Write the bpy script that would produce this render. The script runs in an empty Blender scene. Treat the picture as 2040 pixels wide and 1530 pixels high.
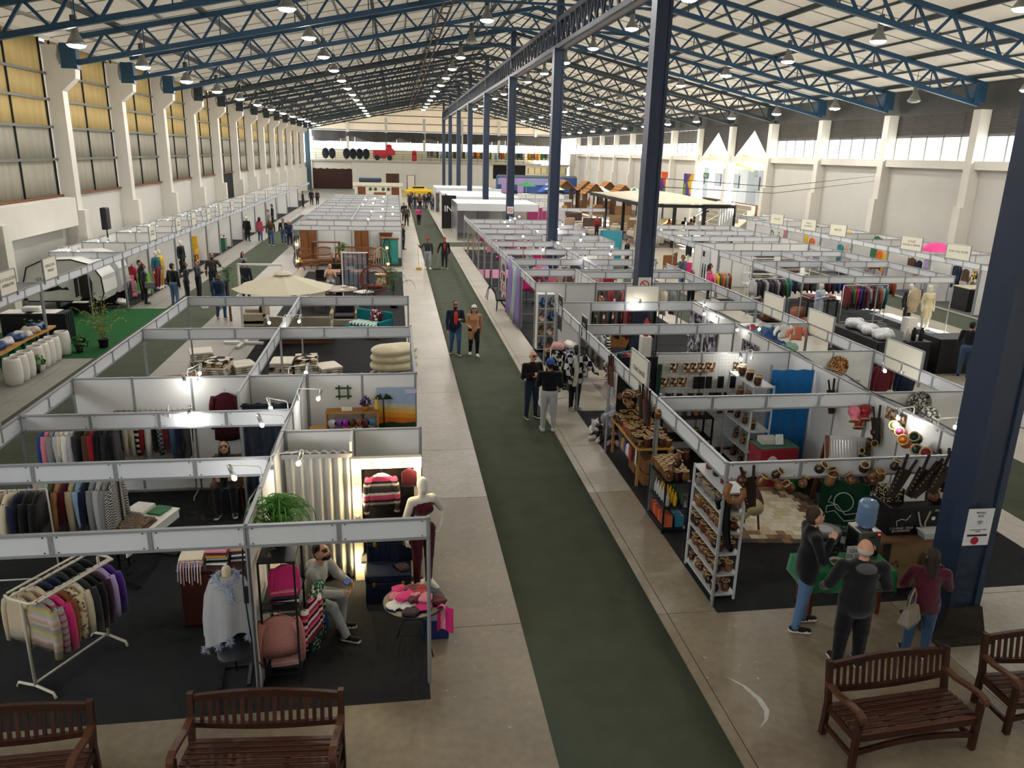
import bpy, math, random
import numpy as np
from mathutils import Vector, Matrix, Euler

random.seed(7)
PI = math.pi
SC = bpy.context.scene
COL = SC.collection

# ------------------------------------------------------------------ camera
cam_d = bpy.data.cameras.new('camera')
cam_d.sensor_width = 36.0
cam_d.lens = 36.0 * 1537.27 / 2040.0
cam_d.clip_start = 0.1
cam_d.clip_end = 400
cam = bpy.data.objects.new('camera', cam_d)
COL.objects.link(cam)
_r = Vector((0.98927221, -0.14415077, 0.02368663))      # camera right
_u = Vector((0.01889879, 0.28706949, 0.95772331))       # camera up
_b = Vector((-0.14485627, -0.94700141, 0.28671414))     # backwards
cam.matrix_world = Matrix(((_r.x, _u.x, _b.x, 0.0), (_r.y, _u.y, _b.y, 0.0), (_r.z, _u.z, _b.z, 6.2), (0, 0, 0, 1)))
SC.camera = cam

# ------------------------------------------------------------------ sky, sun, window portals, exposure
W = bpy.data.worlds.new('sky'); SC.world = W; W.use_nodes = True
_bg = W.node_tree.nodes['Background']
_bg.inputs['Color'].default_value = (0.92, 0.97, 1.0, 1)
_bg.inputs['Strength'].default_value = 3.6
sun_d = bpy.data.lights.new('sun', 'SUN'); sun_d.energy = 40.0; sun_d.angle = 0.009; sun_d.color = (1.0, 0.95, 0.86)
sun = bpy.data.objects.new('sun', sun_d); COL.objects.link(sun)
sun.rotation_euler = Vector((-7.95, 1.2, -6.7)).to_track_quat('-Z', 'Y').to_euler()

def portal(name, loc, rot, sx, sy):
    d = bpy.data.lights.new(name, 'AREA'); d.shape = 'RECTANGLE'; d.size = sx; d.size_y = sy
    d.cycles.is_portal = True
    o = bpy.data.objects.new(name, d); COL.objects.link(o); o.location = loc; o.rotation_euler = rot
portal('window_portal_east', (28.72, 65, 6.95), (0, PI / 2, 0), 1.4, 135)
portal('window_portal_west', (-13.9, 65, 7.0), (0, -PI / 2, 0), 6.2, 135)

SC.view_settings.view_transform = 'Standard'
SC.view_settings.look = 'None'
SC.view_settings.gamma = 1.0
SC.view_settings.use_curve_mapping = False
SC.view_settings.exposure = 0.3
SC.cycles.max_bounces = 5
SC.cycles.diffuse_bounces = 3
SC.cycles.glossy_bounces = 2
SC.cycles.transmission_bounces = 4
SC.cycles.transparent_max_bounces = 12
SC.cycles.sample_clamp_indirect = 6.0
SC.cycles.caustics_reflective = False
SC.cycles.caustics_refractive = False
SC.cycles.use_denoising = True
SC.cycles.use_adaptive_sampling = True
SC.cycles.adaptive_threshold = 0.05
SC.cycles.adaptive_min_samples = 12


# ------------------------------------------------------------------ helpers: materials
def lin(c):
    if isinstance(c, str):
        c = c.lstrip('#'); c = [int(c[i:i + 2], 16) / 255 for i in (0, 2, 4)]
    return [((x + 0.055) / 1.055) ** 2.4 if x > 0.04045 else x / 12.92 for x in c]

_MC = {}
def M(c, rough=0.7, var=0.12, scale=12.0, metal=0.0, bump=0.0, bscale=None, spec=0.4, key=None, sheen=0.0, coat=0.0, alpha=1.0, trans=0.0):
    """plain procedural surface: a colour broken up by noise, optional fine relief"""
    k = key or (c, rough, var, scale, metal, bump, bscale, spec, sheen, coat, alpha, trans)
    if k in _MC: return _MC[k]
    m = bpy.data.materials.new('mat_%d' % len(_MC)); m.use_nodes = True
    n, l = m.node_tree.nodes, m.node_tree.links
    b = n['Principled BSDF']
    col = lin(c)
    b.inputs['Roughness'].default_value = rough
    b.inputs['Metallic'].default_value = metal
    b.inputs['Specular IOR Level'].default_value = spec
    b.inputs['Sheen Weight'].default_value = sheen
    b.inputs['Coat Weight'].default_value = coat
    b.inputs['Alpha'].default_value = alpha
    b.inputs['Transmission Weight'].default_value = trans
    tc = n.new('ShaderNodeTexCoord')
    if var > 0:
        no = n.new('ShaderNodeTexNoise'); no.inputs['Scale'].default_value = scale; no.inputs['Detail'].default_value = 3
        l.new(tc.outputs['Object'], no.inputs['Vector'])
        mx = n.new('ShaderNodeMix'); mx.data_type = 'RGBA'
        mx.inputs['A'].default_value = [x * (1 - var) for x in col] + [1]
        mx.inputs['B'].default_value = [min(1, x * (1 + var)) for x in col] + [1]
        l.new(no.outputs['Fac'], mx.inputs['Factor'])
        l.new(mx.outputs['Result'], b.inputs['Base Color'])
    else:
        b.inputs['Base Color'].default_value = col + [1]
    if bump > 0:
        nb = n.new('ShaderNodeTexNoise'); nb.inputs['Scale'].default_value = bscale or scale * 6
        l.new(tc.outputs['Object'], nb.inputs['Vector'])
        bp = n.new('ShaderNodeBump'); bp.inputs['Strength'].default_value = bump; bp.inputs['Distance'].default_value = 0.01
        l.new(nb.outputs['Fac'], bp.inputs['Height']); l.new(bp.outputs['Normal'], b.inputs['Normal'])
    _MC[k] = m
    return m

def fab(c, var=0.16):
    return M(c, rough=0.92, var=var, scale=30, bump=0.35, bscale=160, spec=0.15, sheen=0.25)

def stripes(cols, width, axis='Z', rough=0.9, soft=False, key=None):
    """bands of flat colour across an axis (striped knit, plaid, rug bands)"""
    k = key or ('st', tuple(cols), width, axis, soft)
    if k in _MC: return _MC[k]
    m = bpy.data.materials.new('mat_%d' % len(_MC)); m.use_nodes = True
    n, l = m.node_tree.nodes, m.node_tree.links
    b = n['Principled BSDF']; b.inputs['Roughness'].default_value = rough; b.inputs['Specular IOR Level'].default_value = 0.15
    tc = n.new('ShaderNodeTexCoord'); sp = n.new('ShaderNodeSeparateXYZ'); l.new(tc.outputs['Object'], sp.inputs[0])
    no = n.new('ShaderNodeTexNoise'); no.inputs['Scale'].default_value = 25; l.new(tc.outputs['Object'], no.inputs['Vector'])
    ns = n.new('ShaderNodeMath'); ns.operation = 'MULTIPLY'; ns.inputs[1].default_value = width * 0.5; l.new(no.outputs['Fac'], ns.inputs[0])
    ad = n.new('ShaderNodeMath'); ad.operation = 'ADD'; l.new(sp.outputs[axis], ad.inputs[0]); l.new(ns.outputs[0], ad.inputs[1])
    dv = n.new('ShaderNodeMath'); dv.operation = 'DIVIDE'; dv.inputs[1].default_value = width * len(cols); l.new(ad.outputs[0], dv.inputs[0])
    fr = n.new('ShaderNodeMath'); fr.operation = 'FRACT'; l.new(dv.outputs[0], fr.inputs[0])
    cr = n.new('ShaderNodeValToRGB'); cr.color_ramp.interpolation = 'LINEAR' if soft else 'CONSTANT'
    e = cr.color_ramp.elements
    while len(e) < len(cols): e.new(0.5)
    for i, c in enumerate(cols):
        e[i].position = i / len(cols); e[i].color = lin(c) + [1]
    l.new(fr.outputs[0], cr.inputs[0]); l.new(cr.outputs[0], b.inputs['Base Color'])
    _MC[k] = m
    return m

def checks(c1, c2, size, key=None, rough=0.9, axis=None):
    k = key or ('ck', c1, c2, size)
    if k in _MC: return _MC[k]
    m = bpy.data.materials.new('mat_%d' % len(_MC)); m.use_nodes = True
    n, l = m.node_tree.nodes, m.node_tree.links
    b = n['Principled BSDF']; b.inputs['Roughness'].default_value = rough; b.inputs['Specular IOR Level'].default_value = 0.15
    tc = n.new('ShaderNodeTexCoord'); ck = n.new('ShaderNodeTexChecker')
    ck.inputs['Scale'].default_value = 1 / size; ck.inputs['Color1'].default_value = lin(c1) + [1]; ck.inputs['Color2'].default_value = lin(c2) + [1]
    l.new(tc.outputs['Object'], ck.inputs['Vector']); l.new(ck.outputs['Color'], b.inputs['Base Color'])
    _MC[k] = m
    return m

def cells(cols, scale, rough=0.8, key=None, seed=0.0, stretch=(1, 1, 1)):
    """patches of several colours (prints, patchwork, mottled heaps)"""
    k = key or ('ce', tuple(cols), scale, seed)
    if k in _MC: return _MC[k]
    m = bpy.data.materials.new('mat_%d' % len(_MC)); m.use_nodes = True
    n, l = m.node_tree.nodes, m.node_tree.links
    b = n['Principled BSDF']; b.inputs['Roughness'].default_value = rough; b.inputs['Specular IOR Level'].default_value = 0.2
    tc = n.new('ShaderNodeTexCoord'); mp = n.new('ShaderNodeMapping'); mp.inputs['Location'].default_value = (seed, seed, seed); mp.inputs['Scale'].default_value = stretch
    vo = n.new('ShaderNodeTexVoronoi'); vo.inputs['Scale'].default_value = scale
    l.new(tc.outputs['Object'], mp.inputs[0]); l.new(mp.outputs[0], vo.inputs['Vector'])
    sp = n.new('ShaderNodeSeparateColor'); l.new(vo.outputs['Color'], sp.inputs[0])
    cr = n.new('ShaderNodeValToRGB'); cr.color_ramp.interpolation = 'CONSTANT'; e = cr.color_ramp.elements
    while len(e) < len(cols): e.new(0.5)
    for i, c in enumerate(cols):
        e[i].position = i / len(cols); e[i].color = lin(c) + [1]
    l.new(sp.outputs[0], cr.inputs[0]); l.new(cr.outputs[0], b.inputs['Base Color'])
    _MC[k] = m
    return m

def glow(c, strength, key=None, sample=False):
    k = key or ('gl', c, strength)
    if k in _MC: return _MC[k]
    m = bpy.data.materials.new('mat_%d' % len(_MC)); m.use_nodes = True
    n, l = m.node_tree.nodes, m.node_tree.links
    n.remove(n['Principled BSDF'])
    em = n.new('ShaderNodeEmission'); em.inputs['Color'].default_value = lin(c) + [1]; em.inputs['Strength'].default_value = strength
    l.new(em.outputs[0], n['Material Output'].inputs['Surface'])
    if not sample: m.cycles.emission_sampling = 'NONE'
    _MC[k] = m
    return m

def sheet(c, trans, rough=0.6, key=None, var=0.15, wave=None):
    """light-passing sheet (fibreglass, thin cloth): diffuse mixed with translucent"""
    k = key or ('sh', c, trans)
    if k in _MC: return _MC[k]
    m = bpy.data.materials.new('mat_%d' % len(_MC)); m.use_nodes = True
    n, l = m.node_tree.nodes, m.node_tree.links
    n.remove(n['Principled BSDF'])
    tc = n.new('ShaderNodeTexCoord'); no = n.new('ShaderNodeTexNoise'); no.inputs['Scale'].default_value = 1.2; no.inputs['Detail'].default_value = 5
    mp = n.new('ShaderNodeMapping'); mp.inputs['Scale'].default_value = (6, 14, 0.4)  # stretched noise: on corrugated sheets the streaks paint in light and shade
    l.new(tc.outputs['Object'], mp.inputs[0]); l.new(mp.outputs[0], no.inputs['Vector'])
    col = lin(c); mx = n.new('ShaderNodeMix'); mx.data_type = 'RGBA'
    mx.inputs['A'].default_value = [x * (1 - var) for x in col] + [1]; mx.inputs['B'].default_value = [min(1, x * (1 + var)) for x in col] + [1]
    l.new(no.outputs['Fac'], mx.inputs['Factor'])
    d = n.new('ShaderNodeBsdfDiffuse'); t = n.new('ShaderNodeBsdfTranslucent'); s = n.new('ShaderNodeMixShader'); s.inputs[0].default_value = trans
    l.new(mx.outputs['Result'], d.inputs[0]); l.new(mx.outputs['Result'], t.inputs[0])
    l.new(d.outputs[0], s.inputs[1]); l.new(t.outputs[0], s.inputs[2]); l.new(s.outputs[0], n['Material Output'].inputs['Surface'])
    _MC[k] = m
    return m

def clearpane(key='pane'):
    if key in _MC: return _MC[key]
    m = bpy.data.materials.new('mat_%d' % len(_MC)); m.use_nodes = True
    n, l = m.node_tree.nodes, m.node_tree.links
    n.remove(n['Principled BSDF'])
    t = n.new('ShaderNodeBsdfTransparent'); t.inputs[0].default_value = (0.95, 0.97, 0.98, 1)
    g = n.new('ShaderNodeBsdfGlossy'); g.inputs['Roughness'].default_value = 0.08
    s = n.new('ShaderNodeMixShader'); s.inputs[0].default_value = 0.06
    l.new(t.outputs[0], s.inputs[1]); l.new(g.outputs[0], s.inputs[2]); l.new(s.outputs[0], n['Material Output'].inputs['Surface'])
    _MC[key] = m
    return m

# ------------------------------------------------------------------ helpers: geometry
def rz(a): return Matrix.Rotation(a, 3, 'Z')

class MB:
    """collects faces for one mesh"""
    def __init__(s): s.v = []; s.f = []; s.m = []
    def add(s, vs, fs, mi=0):
        o = len(s.v); s.v.extend([tuple(p) for p in vs]); s.f.extend([tuple(i + o for i in f) for f in fs]); s.m.extend([mi] * len(fs)); return s
    def box(s, c, d, rot=None, mi=0, bev=0.0):
        hx, hy, hz = d[0] / 2, d[1] / 2, d[2] / 2
        if bev <= 0:
            vs = [(-hx, -hy, -hz), (hx, -hy, -hz), (hx, hy, -hz), (-hx, hy, -hz), (-hx, -hy, hz), (hx, -hy, hz), (hx, hy, hz), (-hx, hy, hz)]
            fs = [(0, 3, 2, 1), (4, 5, 6, 7), (0, 1, 5, 4), (1, 2, 6, 5), (2, 3, 7, 6), (3, 0, 4, 7)]
        else:
            b = min(bev, hx * .9, hy * .9, hz * .9)
            vs = []; fs = []
            idx = {}
            for sx in (-1, 1):
                for sy in (-1, 1):
                    for sz in (-1, 1):
                        for a in range(3):
                            p = [sx * (hx - b), sy * (hy - b), sz * (hz - b)]; p[a] = (sx * hx, sy * hy, sz * hz)[a]
                            idx[(sx, sy, sz, a)] = len(vs); vs.append(p)
            g = lambda *k: idx[k]
            for a in range(3):
                o = [i for i in range(3) if i != a]
                for sg in (-1, 1):
                    q = []
                    for (p1, p2) in ((-1, -1), (1, -1), (1, 1), (-1, 1)):
                        k = [0, 0, 0]; k[a] = sg; k[o[0]] = p1; k[o[1]] = p2; q.append(g(*k, a))
                    fs.append(tuple(q) if (sg > 0) == (a != 1) else tuple(reversed(q)))
            for a in range(3):
                o = [i for i in range(3) if i != a]
                for s1 in (-1, 1):
                    for s2 in (-1, 1):
                        k1 = [0, 0, 0]; k1[o[0]] = s1; k1[o[1]] = s2
                        ka = list(k1); ka[a] = -1; kb = list(k1); kb[a] = 1
                        q = (g(*ka, o[0]), g(*kb, o[0]), g(*kb, o[1]), g(*ka, o[1]))
                        fs.append(q if (s1 * s2 > 0) == (a == 1) else tuple(reversed(q)))
            for sx in (-1, 1):
                for sy in (-1, 1):
                    for sz in (-1, 1):
                        q = (g(sx, sy, sz, 0), g(sx, sy, sz, 1), g(sx, sy, sz, 2))
                        fs.append(q if sx * sy * sz > 0 else tuple(reversed(q)))
        vs = [Vector(p) for p in vs]
        if rot is not None: vs = [rot @ p for p in vs]
        c = Vector(c)
        return s.add([p + c for p in vs], fs, mi)
    def bar(s, a, b, w, h=None, mi=0):
        a = Vector(a); b = Vector(b); h = h or w
        d = b - a
        if d.length < 1e-6: return s
        q = d.to_track_quat('Y', 'Z').to_matrix()
        return s.box((a + b) / 2, (w, d.length, h), q, mi)
    def tube(s, pts, r, n=8, mi=0, caps=True, closed=False):
        pts = [Vector(p) for p in pts]; N = len(pts)
        rs = r if isinstance(r, (list, tuple)) else [r] * N
        up = None; rings = []
        for i, p in enumerate(pts):
            if closed: t = pts[(i + 1) % N] - pts[i - 1]
            else: t = (pts[min(i + 1, N - 1)] - pts[max(i - 1, 0)])
            t = t.normalized() if t.length > 1e-9 else Vector((0, 0, 1))
            if up is None: up = Vector((0, 0, 1)) if abs(t.z) < 0.9 else Vector((1, 0, 0))
            x = t.cross(up)
            if x.length < 1e-6: x = t.orthogonal()
            x.normalize(); y = x.cross(t).normalized(); up = y
            rings.append([p + (x * math.cos(2 * PI * j / n) + y * math.sin(2 * PI * j / n)) * rs[i] for j in range(n)])
        vs = [q for R in rings for q in R]; fs = []
        for i in range(N if closed else N - 1):
            k = (i + 1) % N
            for j in range(n): fs.append((i * n + j, k * n + j, k * n + (j + 1) % n, i * n + (j + 1) % n))
        if caps and not closed: fs.append(tuple(range(n))); fs.append(tuple(reversed(range((N - 1) * n, N * n))))
        return s.add(vs, fs, mi)
    def lathe(s, prof, n=16, at=(0, 0, 0), rot=None, mi=0, cap=True, squash=(1, 1)):
        at = Vector(at); vs = []; fs = []
        for (r, z) in prof:
            for j in range(n):
                p = Vector((r * math.cos(2 * PI * j / n) * squash[0], r * math.sin(2 * PI * j / n) * squash[1], z))
                if rot is not None: p = rot @ p
                vs.append(p + at)
        for i in range(len(prof) - 1):
            for j in range(n): fs.append((i * n + j, i * n + (j + 1) % n, (i + 1) * n + (j + 1) % n, (i + 1) * n + j))
        if cap: fs.append(tuple(reversed(range(n)))); fs.append(tuple(range((len(prof) - 1) * n, len(prof) * n)))
        return s.add(vs, fs, mi)
    def loft(s, secs, mi=0, cap=True):
        n = len(secs[0]); vs = [p for q in secs for p in q]; fs = []
        for i in range(len(secs) - 1):
            for j in range(n): fs.append((i * n + j, i * n + (j + 1) % n, (i + 1) * n + (j + 1) % n, (i + 1) * n + j))
        if cap: fs.append(tuple(reversed(range(n)))); fs.append(tuple(range((len(secs) - 1) * n, len(secs) * n)))
        return s.add(vs, fs, mi)
    def grid(s, fn, nu, nv, mi=0):
        vs = [fn(i / nu, j / nv) for j in range(nv + 1) for i in range(nu + 1)]
        fs = [(j * (nu + 1) + i, j * (nu + 1) + i + 1, (j + 1) * (nu + 1) + i + 1, (j + 1) * (nu + 1) + i) for j in range(nv) for i in range(nu)]
        return s.add(vs, fs, mi)
    def slab(s, fn, nu, nv, th, mi=0):
        """a curved sheet fn(u,v) with thickness th along -normal approximated by z/y offset tuple"""
        a = [Vector(fn(i / nu, j / nv)) for j in range(nv + 1) for i in range(nu + 1)]
        off = Vector(th); b = [p + off for p in a]; N = len(a); W_ = nu + 1
        fs = []
        for j in range(nv):
            for i in range(nu):
                q = (j * W_ + i, j * W_ + i + 1, (j + 1) * W_ + i + 1, (j + 1) * W_ + i)
                fs.append(q); fs.append(tuple(N + k for k in reversed(q)))
        for i in range(nu):
            fs.append((i, N + i, N + i + 1, i + 1)); k = nv * W_ + i; fs.append((k + 1, N + k + 1, N + k, k))
        for j in range(nv):
            k = j * W_; fs.append((k + W_, N + k + W_, N + k, k)); k = j * W_ + nu; fs.append((k, N + k, N + k + W_, k + W_))
        return s.add(a + b, fs, mi)
    def blob(s, c, r, rot=None, n=12, m=8, mi=0):
        prof = [(max(1e-3, math.sin(PI * i / m)), -math.cos(PI * i / m)) for i in range(m + 1)]
        if isinstance(r, (int, float)): r = (r, r, r)
        S = Matrix.Diagonal(Vector(r)); R = (rot @ S) if rot is not None else S
        return s.lathe(prof, n, c, R, mi)
    def prism(s, poly, z0, z1, mi=0, axis='Z'):
        n = len(poly)
        mp = {'Z': lambda p, z: (p[0], p[1], z), 'Y': lambda p, z: (p[0], z, p[1]), 'X': lambda p, z: (z, p[0], p[1])}[axis]
        vs = [mp(p, z0) for p in poly] + [mp(p, z1) for p in poly]
        fs = [tuple(reversed(range(n))), tuple(range(n, 2 * n))] + [(i, (i + 1) % n, n + (i + 1) % n, n + i) for i in range(n)]
        return s.add(vs, fs, mi)
    def mesh(s, name, mats, smooth=False):
        me = bpy.data.meshes.new(name); me.from_pydata([tuple(p) for p in s.v], [], s.f)
        mats = mats if isinstance(mats, (list, tuple)) else [mats]
        for m in mats: me.materials.append(m)
        if len(mats) > 1: me.polygons.foreach_set('material_index', s.m)
        if smooth: me.polygons.foreach_set('use_smooth', [True] * len(me.polygons))
        me.update()
        return me
    def obj(s, name, mats, parent=None, loc=(0, 0, 0), rot=(0, 0, 0), smooth=False):
        return ob(name, s.mesh(name, mats, smooth), parent, loc, rot)

def ob(name, me, parent=None, loc=(0, 0, 0), rot=(0, 0, 0), scale=(1, 1, 1), mat=None):
    o = bpy.data.objects.new(name, me); COL.objects.link(o)
    o.location = loc; o.rotation_euler = rot if not isinstance(rot, (int, float)) else (0, 0, rot); o.scale = scale
    if parent is not None: o.parent = parent
    if mat is not None:
        o.material_slots[0].link = 'OBJECT'; o.material_slots[0].material = mat
    return o
def tag(o, label, cat, group=None, kind=None):
    if label:
        w = label.split()
        while len(w) > 16 and 'the' in w[1:]:       # keep labels within sixteen words
            w.pop(len(w) - 1 - w[::-1].index('the'))
        label = ' '.join(w)
        o['label'] = label
    if cat: o['category'] = cat
    if group: o['group'] = group
    if kind: o['kind'] = kind
    return o
def thing(name, label, cat, loc=(0, 0, 0), r=0.0, group=None):
    o = bpy.data.objects.new(name, None); COL.objects.link(o); o.location = loc; o.rotation_euler = (0, 0, r); o.empty_display_size = 0.1
    return tag(o, label, cat, group)
def struct(name, me, loc=(0, 0, 0), rot=(0, 0, 0)):
    o = ob(name, me, None, loc, rot); o['kind'] = 'structure'; return o
def clone(o, loc=None, r=None, label=None, group=None, parent=None):
    c = o.copy(); COL.objects.link(c)
    if parent is not None: c.parent = parent
    for ch in o.children: clone(ch, parent=c)
    if loc is not None: c.location = loc
    if r is not None: c.rotation_euler = (0, 0, r)
    if label: c['label'] = label
    if group: c['group'] = group
    return c
_MESH = {}
def cached(key, fn):
    if key not in _MESH: _MESH[key] = fn()
    return _MESH[key]
def unit_box(mat):
    return cached(('ub', mat.name), lambda: MB().box((0, 0, 0), (1, 1, 1)).mesh('box', mat))
def pbox(name, c, d, mat, parent=None, rot=(0, 0, 0)):
    """a box part that shares one mesh per material"""
    return ob(name, unit_box(mat), parent, c, rot, d)
def text(s, size, mat, parent, loc, rot, name='lettering', align='CENTER', ext=0.001):
    cu = bpy.data.curves.new(name, 'FONT'); cu.body = s; cu.size = size; cu.align_x = align; cu.align_y = 'CENTER'; cu.extrude = ext; cu.resolution_u = 2
    tmp = bpy.data.objects.new('tmp_text', cu)
    me = bpy.data.meshes.new_from_object(tmp); bpy.data.objects.remove(tmp); bpy.data.curves.remove(cu)
    me.materials.clear(); me.materials.append(mat)
    return ob(name, me, parent, loc, rot)
ORD = ['first', 'second', 'third', 'fourth', 'fifth', 'sixth', 'seventh', 'eighth', 'ninth', 'tenth', 'eleventh', 'twelfth', 'thirteenth', 'fourteenth', 'fifteenth', 'sixteenth', 'seventeenth', 'eighteenth', 'nineteenth', 'twentieth', 'twenty-first', 'twenty-second', 'twenty-third', 'twenty-fourth', 'twenty-fifth', 'twenty-sixth', 'twenty-seventh', 'twenty-eighth', 'twenty-ninth', 'thirtieth']

# smooth bodies: a distance field of tapered capsules and ellipsoids, meshed as one continuous surface
def sdf_mesh(prims, h=0.014, k=0.02):
    """prims: ('c', a, b, ra, rb, tag, flat) or ('e', centre, radii, tag); flat = (sx, sy, sz) axis scale of a capsule"""
    lo = np.array([1e9] * 3); hi = -lo; L = []
    for p in prims:
        if p[0] == 'c':
            a, b = np.array(p[1], float), np.array(p[2], float); fl = np.array(p[6] if len(p) > 6 else (1, 1, 1), float); R = max(p[3], p[4]) * fl
            l, u = np.minimum(a, b) - R, np.maximum(a, b) + R
        else:
            a, R = np.array(p[1], float), np.array(p[2], float); l, u = a - R, a + R
        lo = np.minimum(lo, l); hi = np.maximum(hi, u); L.append((l, u))
    lo -= 3 * h; hi += 3 * h
    n = np.ceil((hi - lo) / h).astype(int) + 1
    D = np.full(n, 1.0, np.float32); B = np.full(n, 9.0, np.float32); T = np.zeros(n, np.int16)
    ax = [lo[i] + h * np.arange(n[i]) for i in range(3)]
    for i, p in enumerate(prims):
        pad = 4 * h + k
        s = [slice(max(0, int((L[i][0][j] - pad - lo[j]) / h)), min(n[j], int((L[i][1][j] + pad - lo[j]) / h) + 2)) for j in range(3)]
        X, Y, Z = np.meshgrid(ax[0][s[0]], ax[1][s[1]], ax[2][s[2]], indexing='ij')
        if p[0] == 'c':
            a, b = np.array(p[1], float), np.array(p[2], float); fl = np.array(p[6] if len(p) > 6 else (1, 1, 1), float)
            P = np.stack([(X - a[0]) / fl[0], (Y - a[1]) / fl[1], (Z - a[2]) / fl[2]], -1); ab = (b - a) / fl
            t = np.clip(P @ ab / max(ab @ ab, 1e-9), 0, 1)
            d = (np.linalg.norm(P - t[..., None] * ab, axis=-1) - (p[3] + (p[4] - p[3]) * t)) * fl.min()
        else:
            c, r = np.array(p[1], float), np.array(p[2], float)
            q = np.stack([(X - c[0]) / r[0], (Y - c[1]) / r[1], (Z - c[2]) / r[2]], -1)
            d = (np.linalg.norm(q, axis=-1) - 1) * r.min()
        d = d.astype(np.float32)
        tg = p[5] if p[0] == 'c' else p[3]
        b0 = B[s[0], s[1], s[2]]; sel = d < b0; b0[sel] = d[sel]; t0 = T[s[0], s[1], s[2]]; t0[sel] = tg
        o = D[s[0], s[1], s[2]]; hh = np.clip(0.5 + 0.5 * (o - d) / k, 0, 1)
        D[s[0], s[1], s[2]] = o * (1 - hh) + d * hh - k * hh * (1 - hh)
    ins = D < 0
    # surface nets
    c8 = [(i, j, q) for i in (0, 1) for j in (0, 1) for q in (0, 1)]
    m = np.array(n) - 1
    cnt = np.zeros(m, np.int8)
    for (i, j, q) in c8: cnt += ins[i:i + m[0], j:j + m[1], q:q + m[2]]
    act = (cnt > 0) & (cnt < 8)
    idx = np.full(m, -1, np.int32); ii = np.argwhere(act); idx[act] = np.arange(len(ii))
    acc = np.zeros((len(ii), 3)); wt = np.zeros(len(ii))
    for a_ in range(8):
        for b_ in range(a_ + 1, 8):
            A, Bc = np.array(c8[a_]), np.array(c8[b_])
            if np.abs(A - Bc).sum() != 1: continue
            da = D[tuple((ii + A).T)]; db = D[tuple((ii + Bc).T)]
            cr = (da < 0) != (db < 0); t = np.where(cr, da / np.where(cr, da - db, 1), 0)
            acc += np.where(cr[:, None], A + t[:, None] * (Bc - A), 0); wt += cr
    V = lo + h * (ii + acc / wt[:, None])
    F = []
    for axn in range(3):
        u, v = (axn + 1) % 3, (axn + 2) % 3
        A = ins; sl0 = [slice(None)] * 3; sl1 = [slice(None)] * 3; sl0[axn] = slice(0, -1); sl1[axn] = slice(1, None)
        e = A[tuple(sl0)] != A[tuple(sl1)]
        q = np.argwhere(e); q = q[(q[:, u] > 0) & (q[:, v] > 0) & (q[:, u] < m[u]) & (q[:, v] < m[v])]
        du = np.zeros(3, int); du[u] = 1; dv = np.zeros(3, int); dv[v] = 1
        f = np.stack([idx[tuple((q - du - dv).T)], idx[tuple((q - dv).T)], idx[tuple(q.T)], idx[tuple((q - du).T)]], 1)
        flip = ~A[tuple(q.T)]
        f[flip] = f[flip][:, ::-1]; F.append(f)
    F = np.concatenate(F)
    ft = T[tuple(ii[F[:, 0]].T)]
    return V, F, ft
def np_mesh(name, V, F, ft, mats):
    me = bpy.data.meshes.new(name)
    me.from_pydata(V.tolist(), [], F.tolist())
    for m in mats: me.materials.append(m)
    if len(mats) > 1: me.polygons.foreach_set('material_index', ft.astype(np.int32))
    me.polygons.foreach_set('use_smooth', np.ones(len(F), bool)); me.update()
    return me
def soft(name, prims, mats, h=0.014, k=0.02):
    V, F, ft = sdf_mesh(prims, h, k); return np_mesh(name, V, F, ft, mats if isinstance(mats, (list, tuple)) else [mats])


# ================================================================== the hall
WHITE = M('#d9d5cb', rough=0.85, var=0.07, scale=1.5, bump=0.15, bscale=40)
WALLW = M('#c8c6bf', rough=0.9, var=0.06, scale=0.8, bump=0.15, bscale=30)
BLUE = M('#254a66', rough=0.45, var=0.15, scale=3)
BLUEC = M('#2c3950', rough=0.4, var=0.12, scale=2.0)
DARKSTEEL = M('#2f3b42', rough=0.5, var=0.15, scale=3)
GREYSTEEL = M('#8a8d8a', rough=0.5, var=0.12, scale=4)
ROOFM = sheet('#d2cec6', 0.2, key='roof', var=0.1)
YE = 131.0          # gallery front
YB = 143.0          # far gable wall
XL, XR = -14.0, 28.8
TY = [14.4 + 7.3 * i for i in range(17)]        # truss lines

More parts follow.
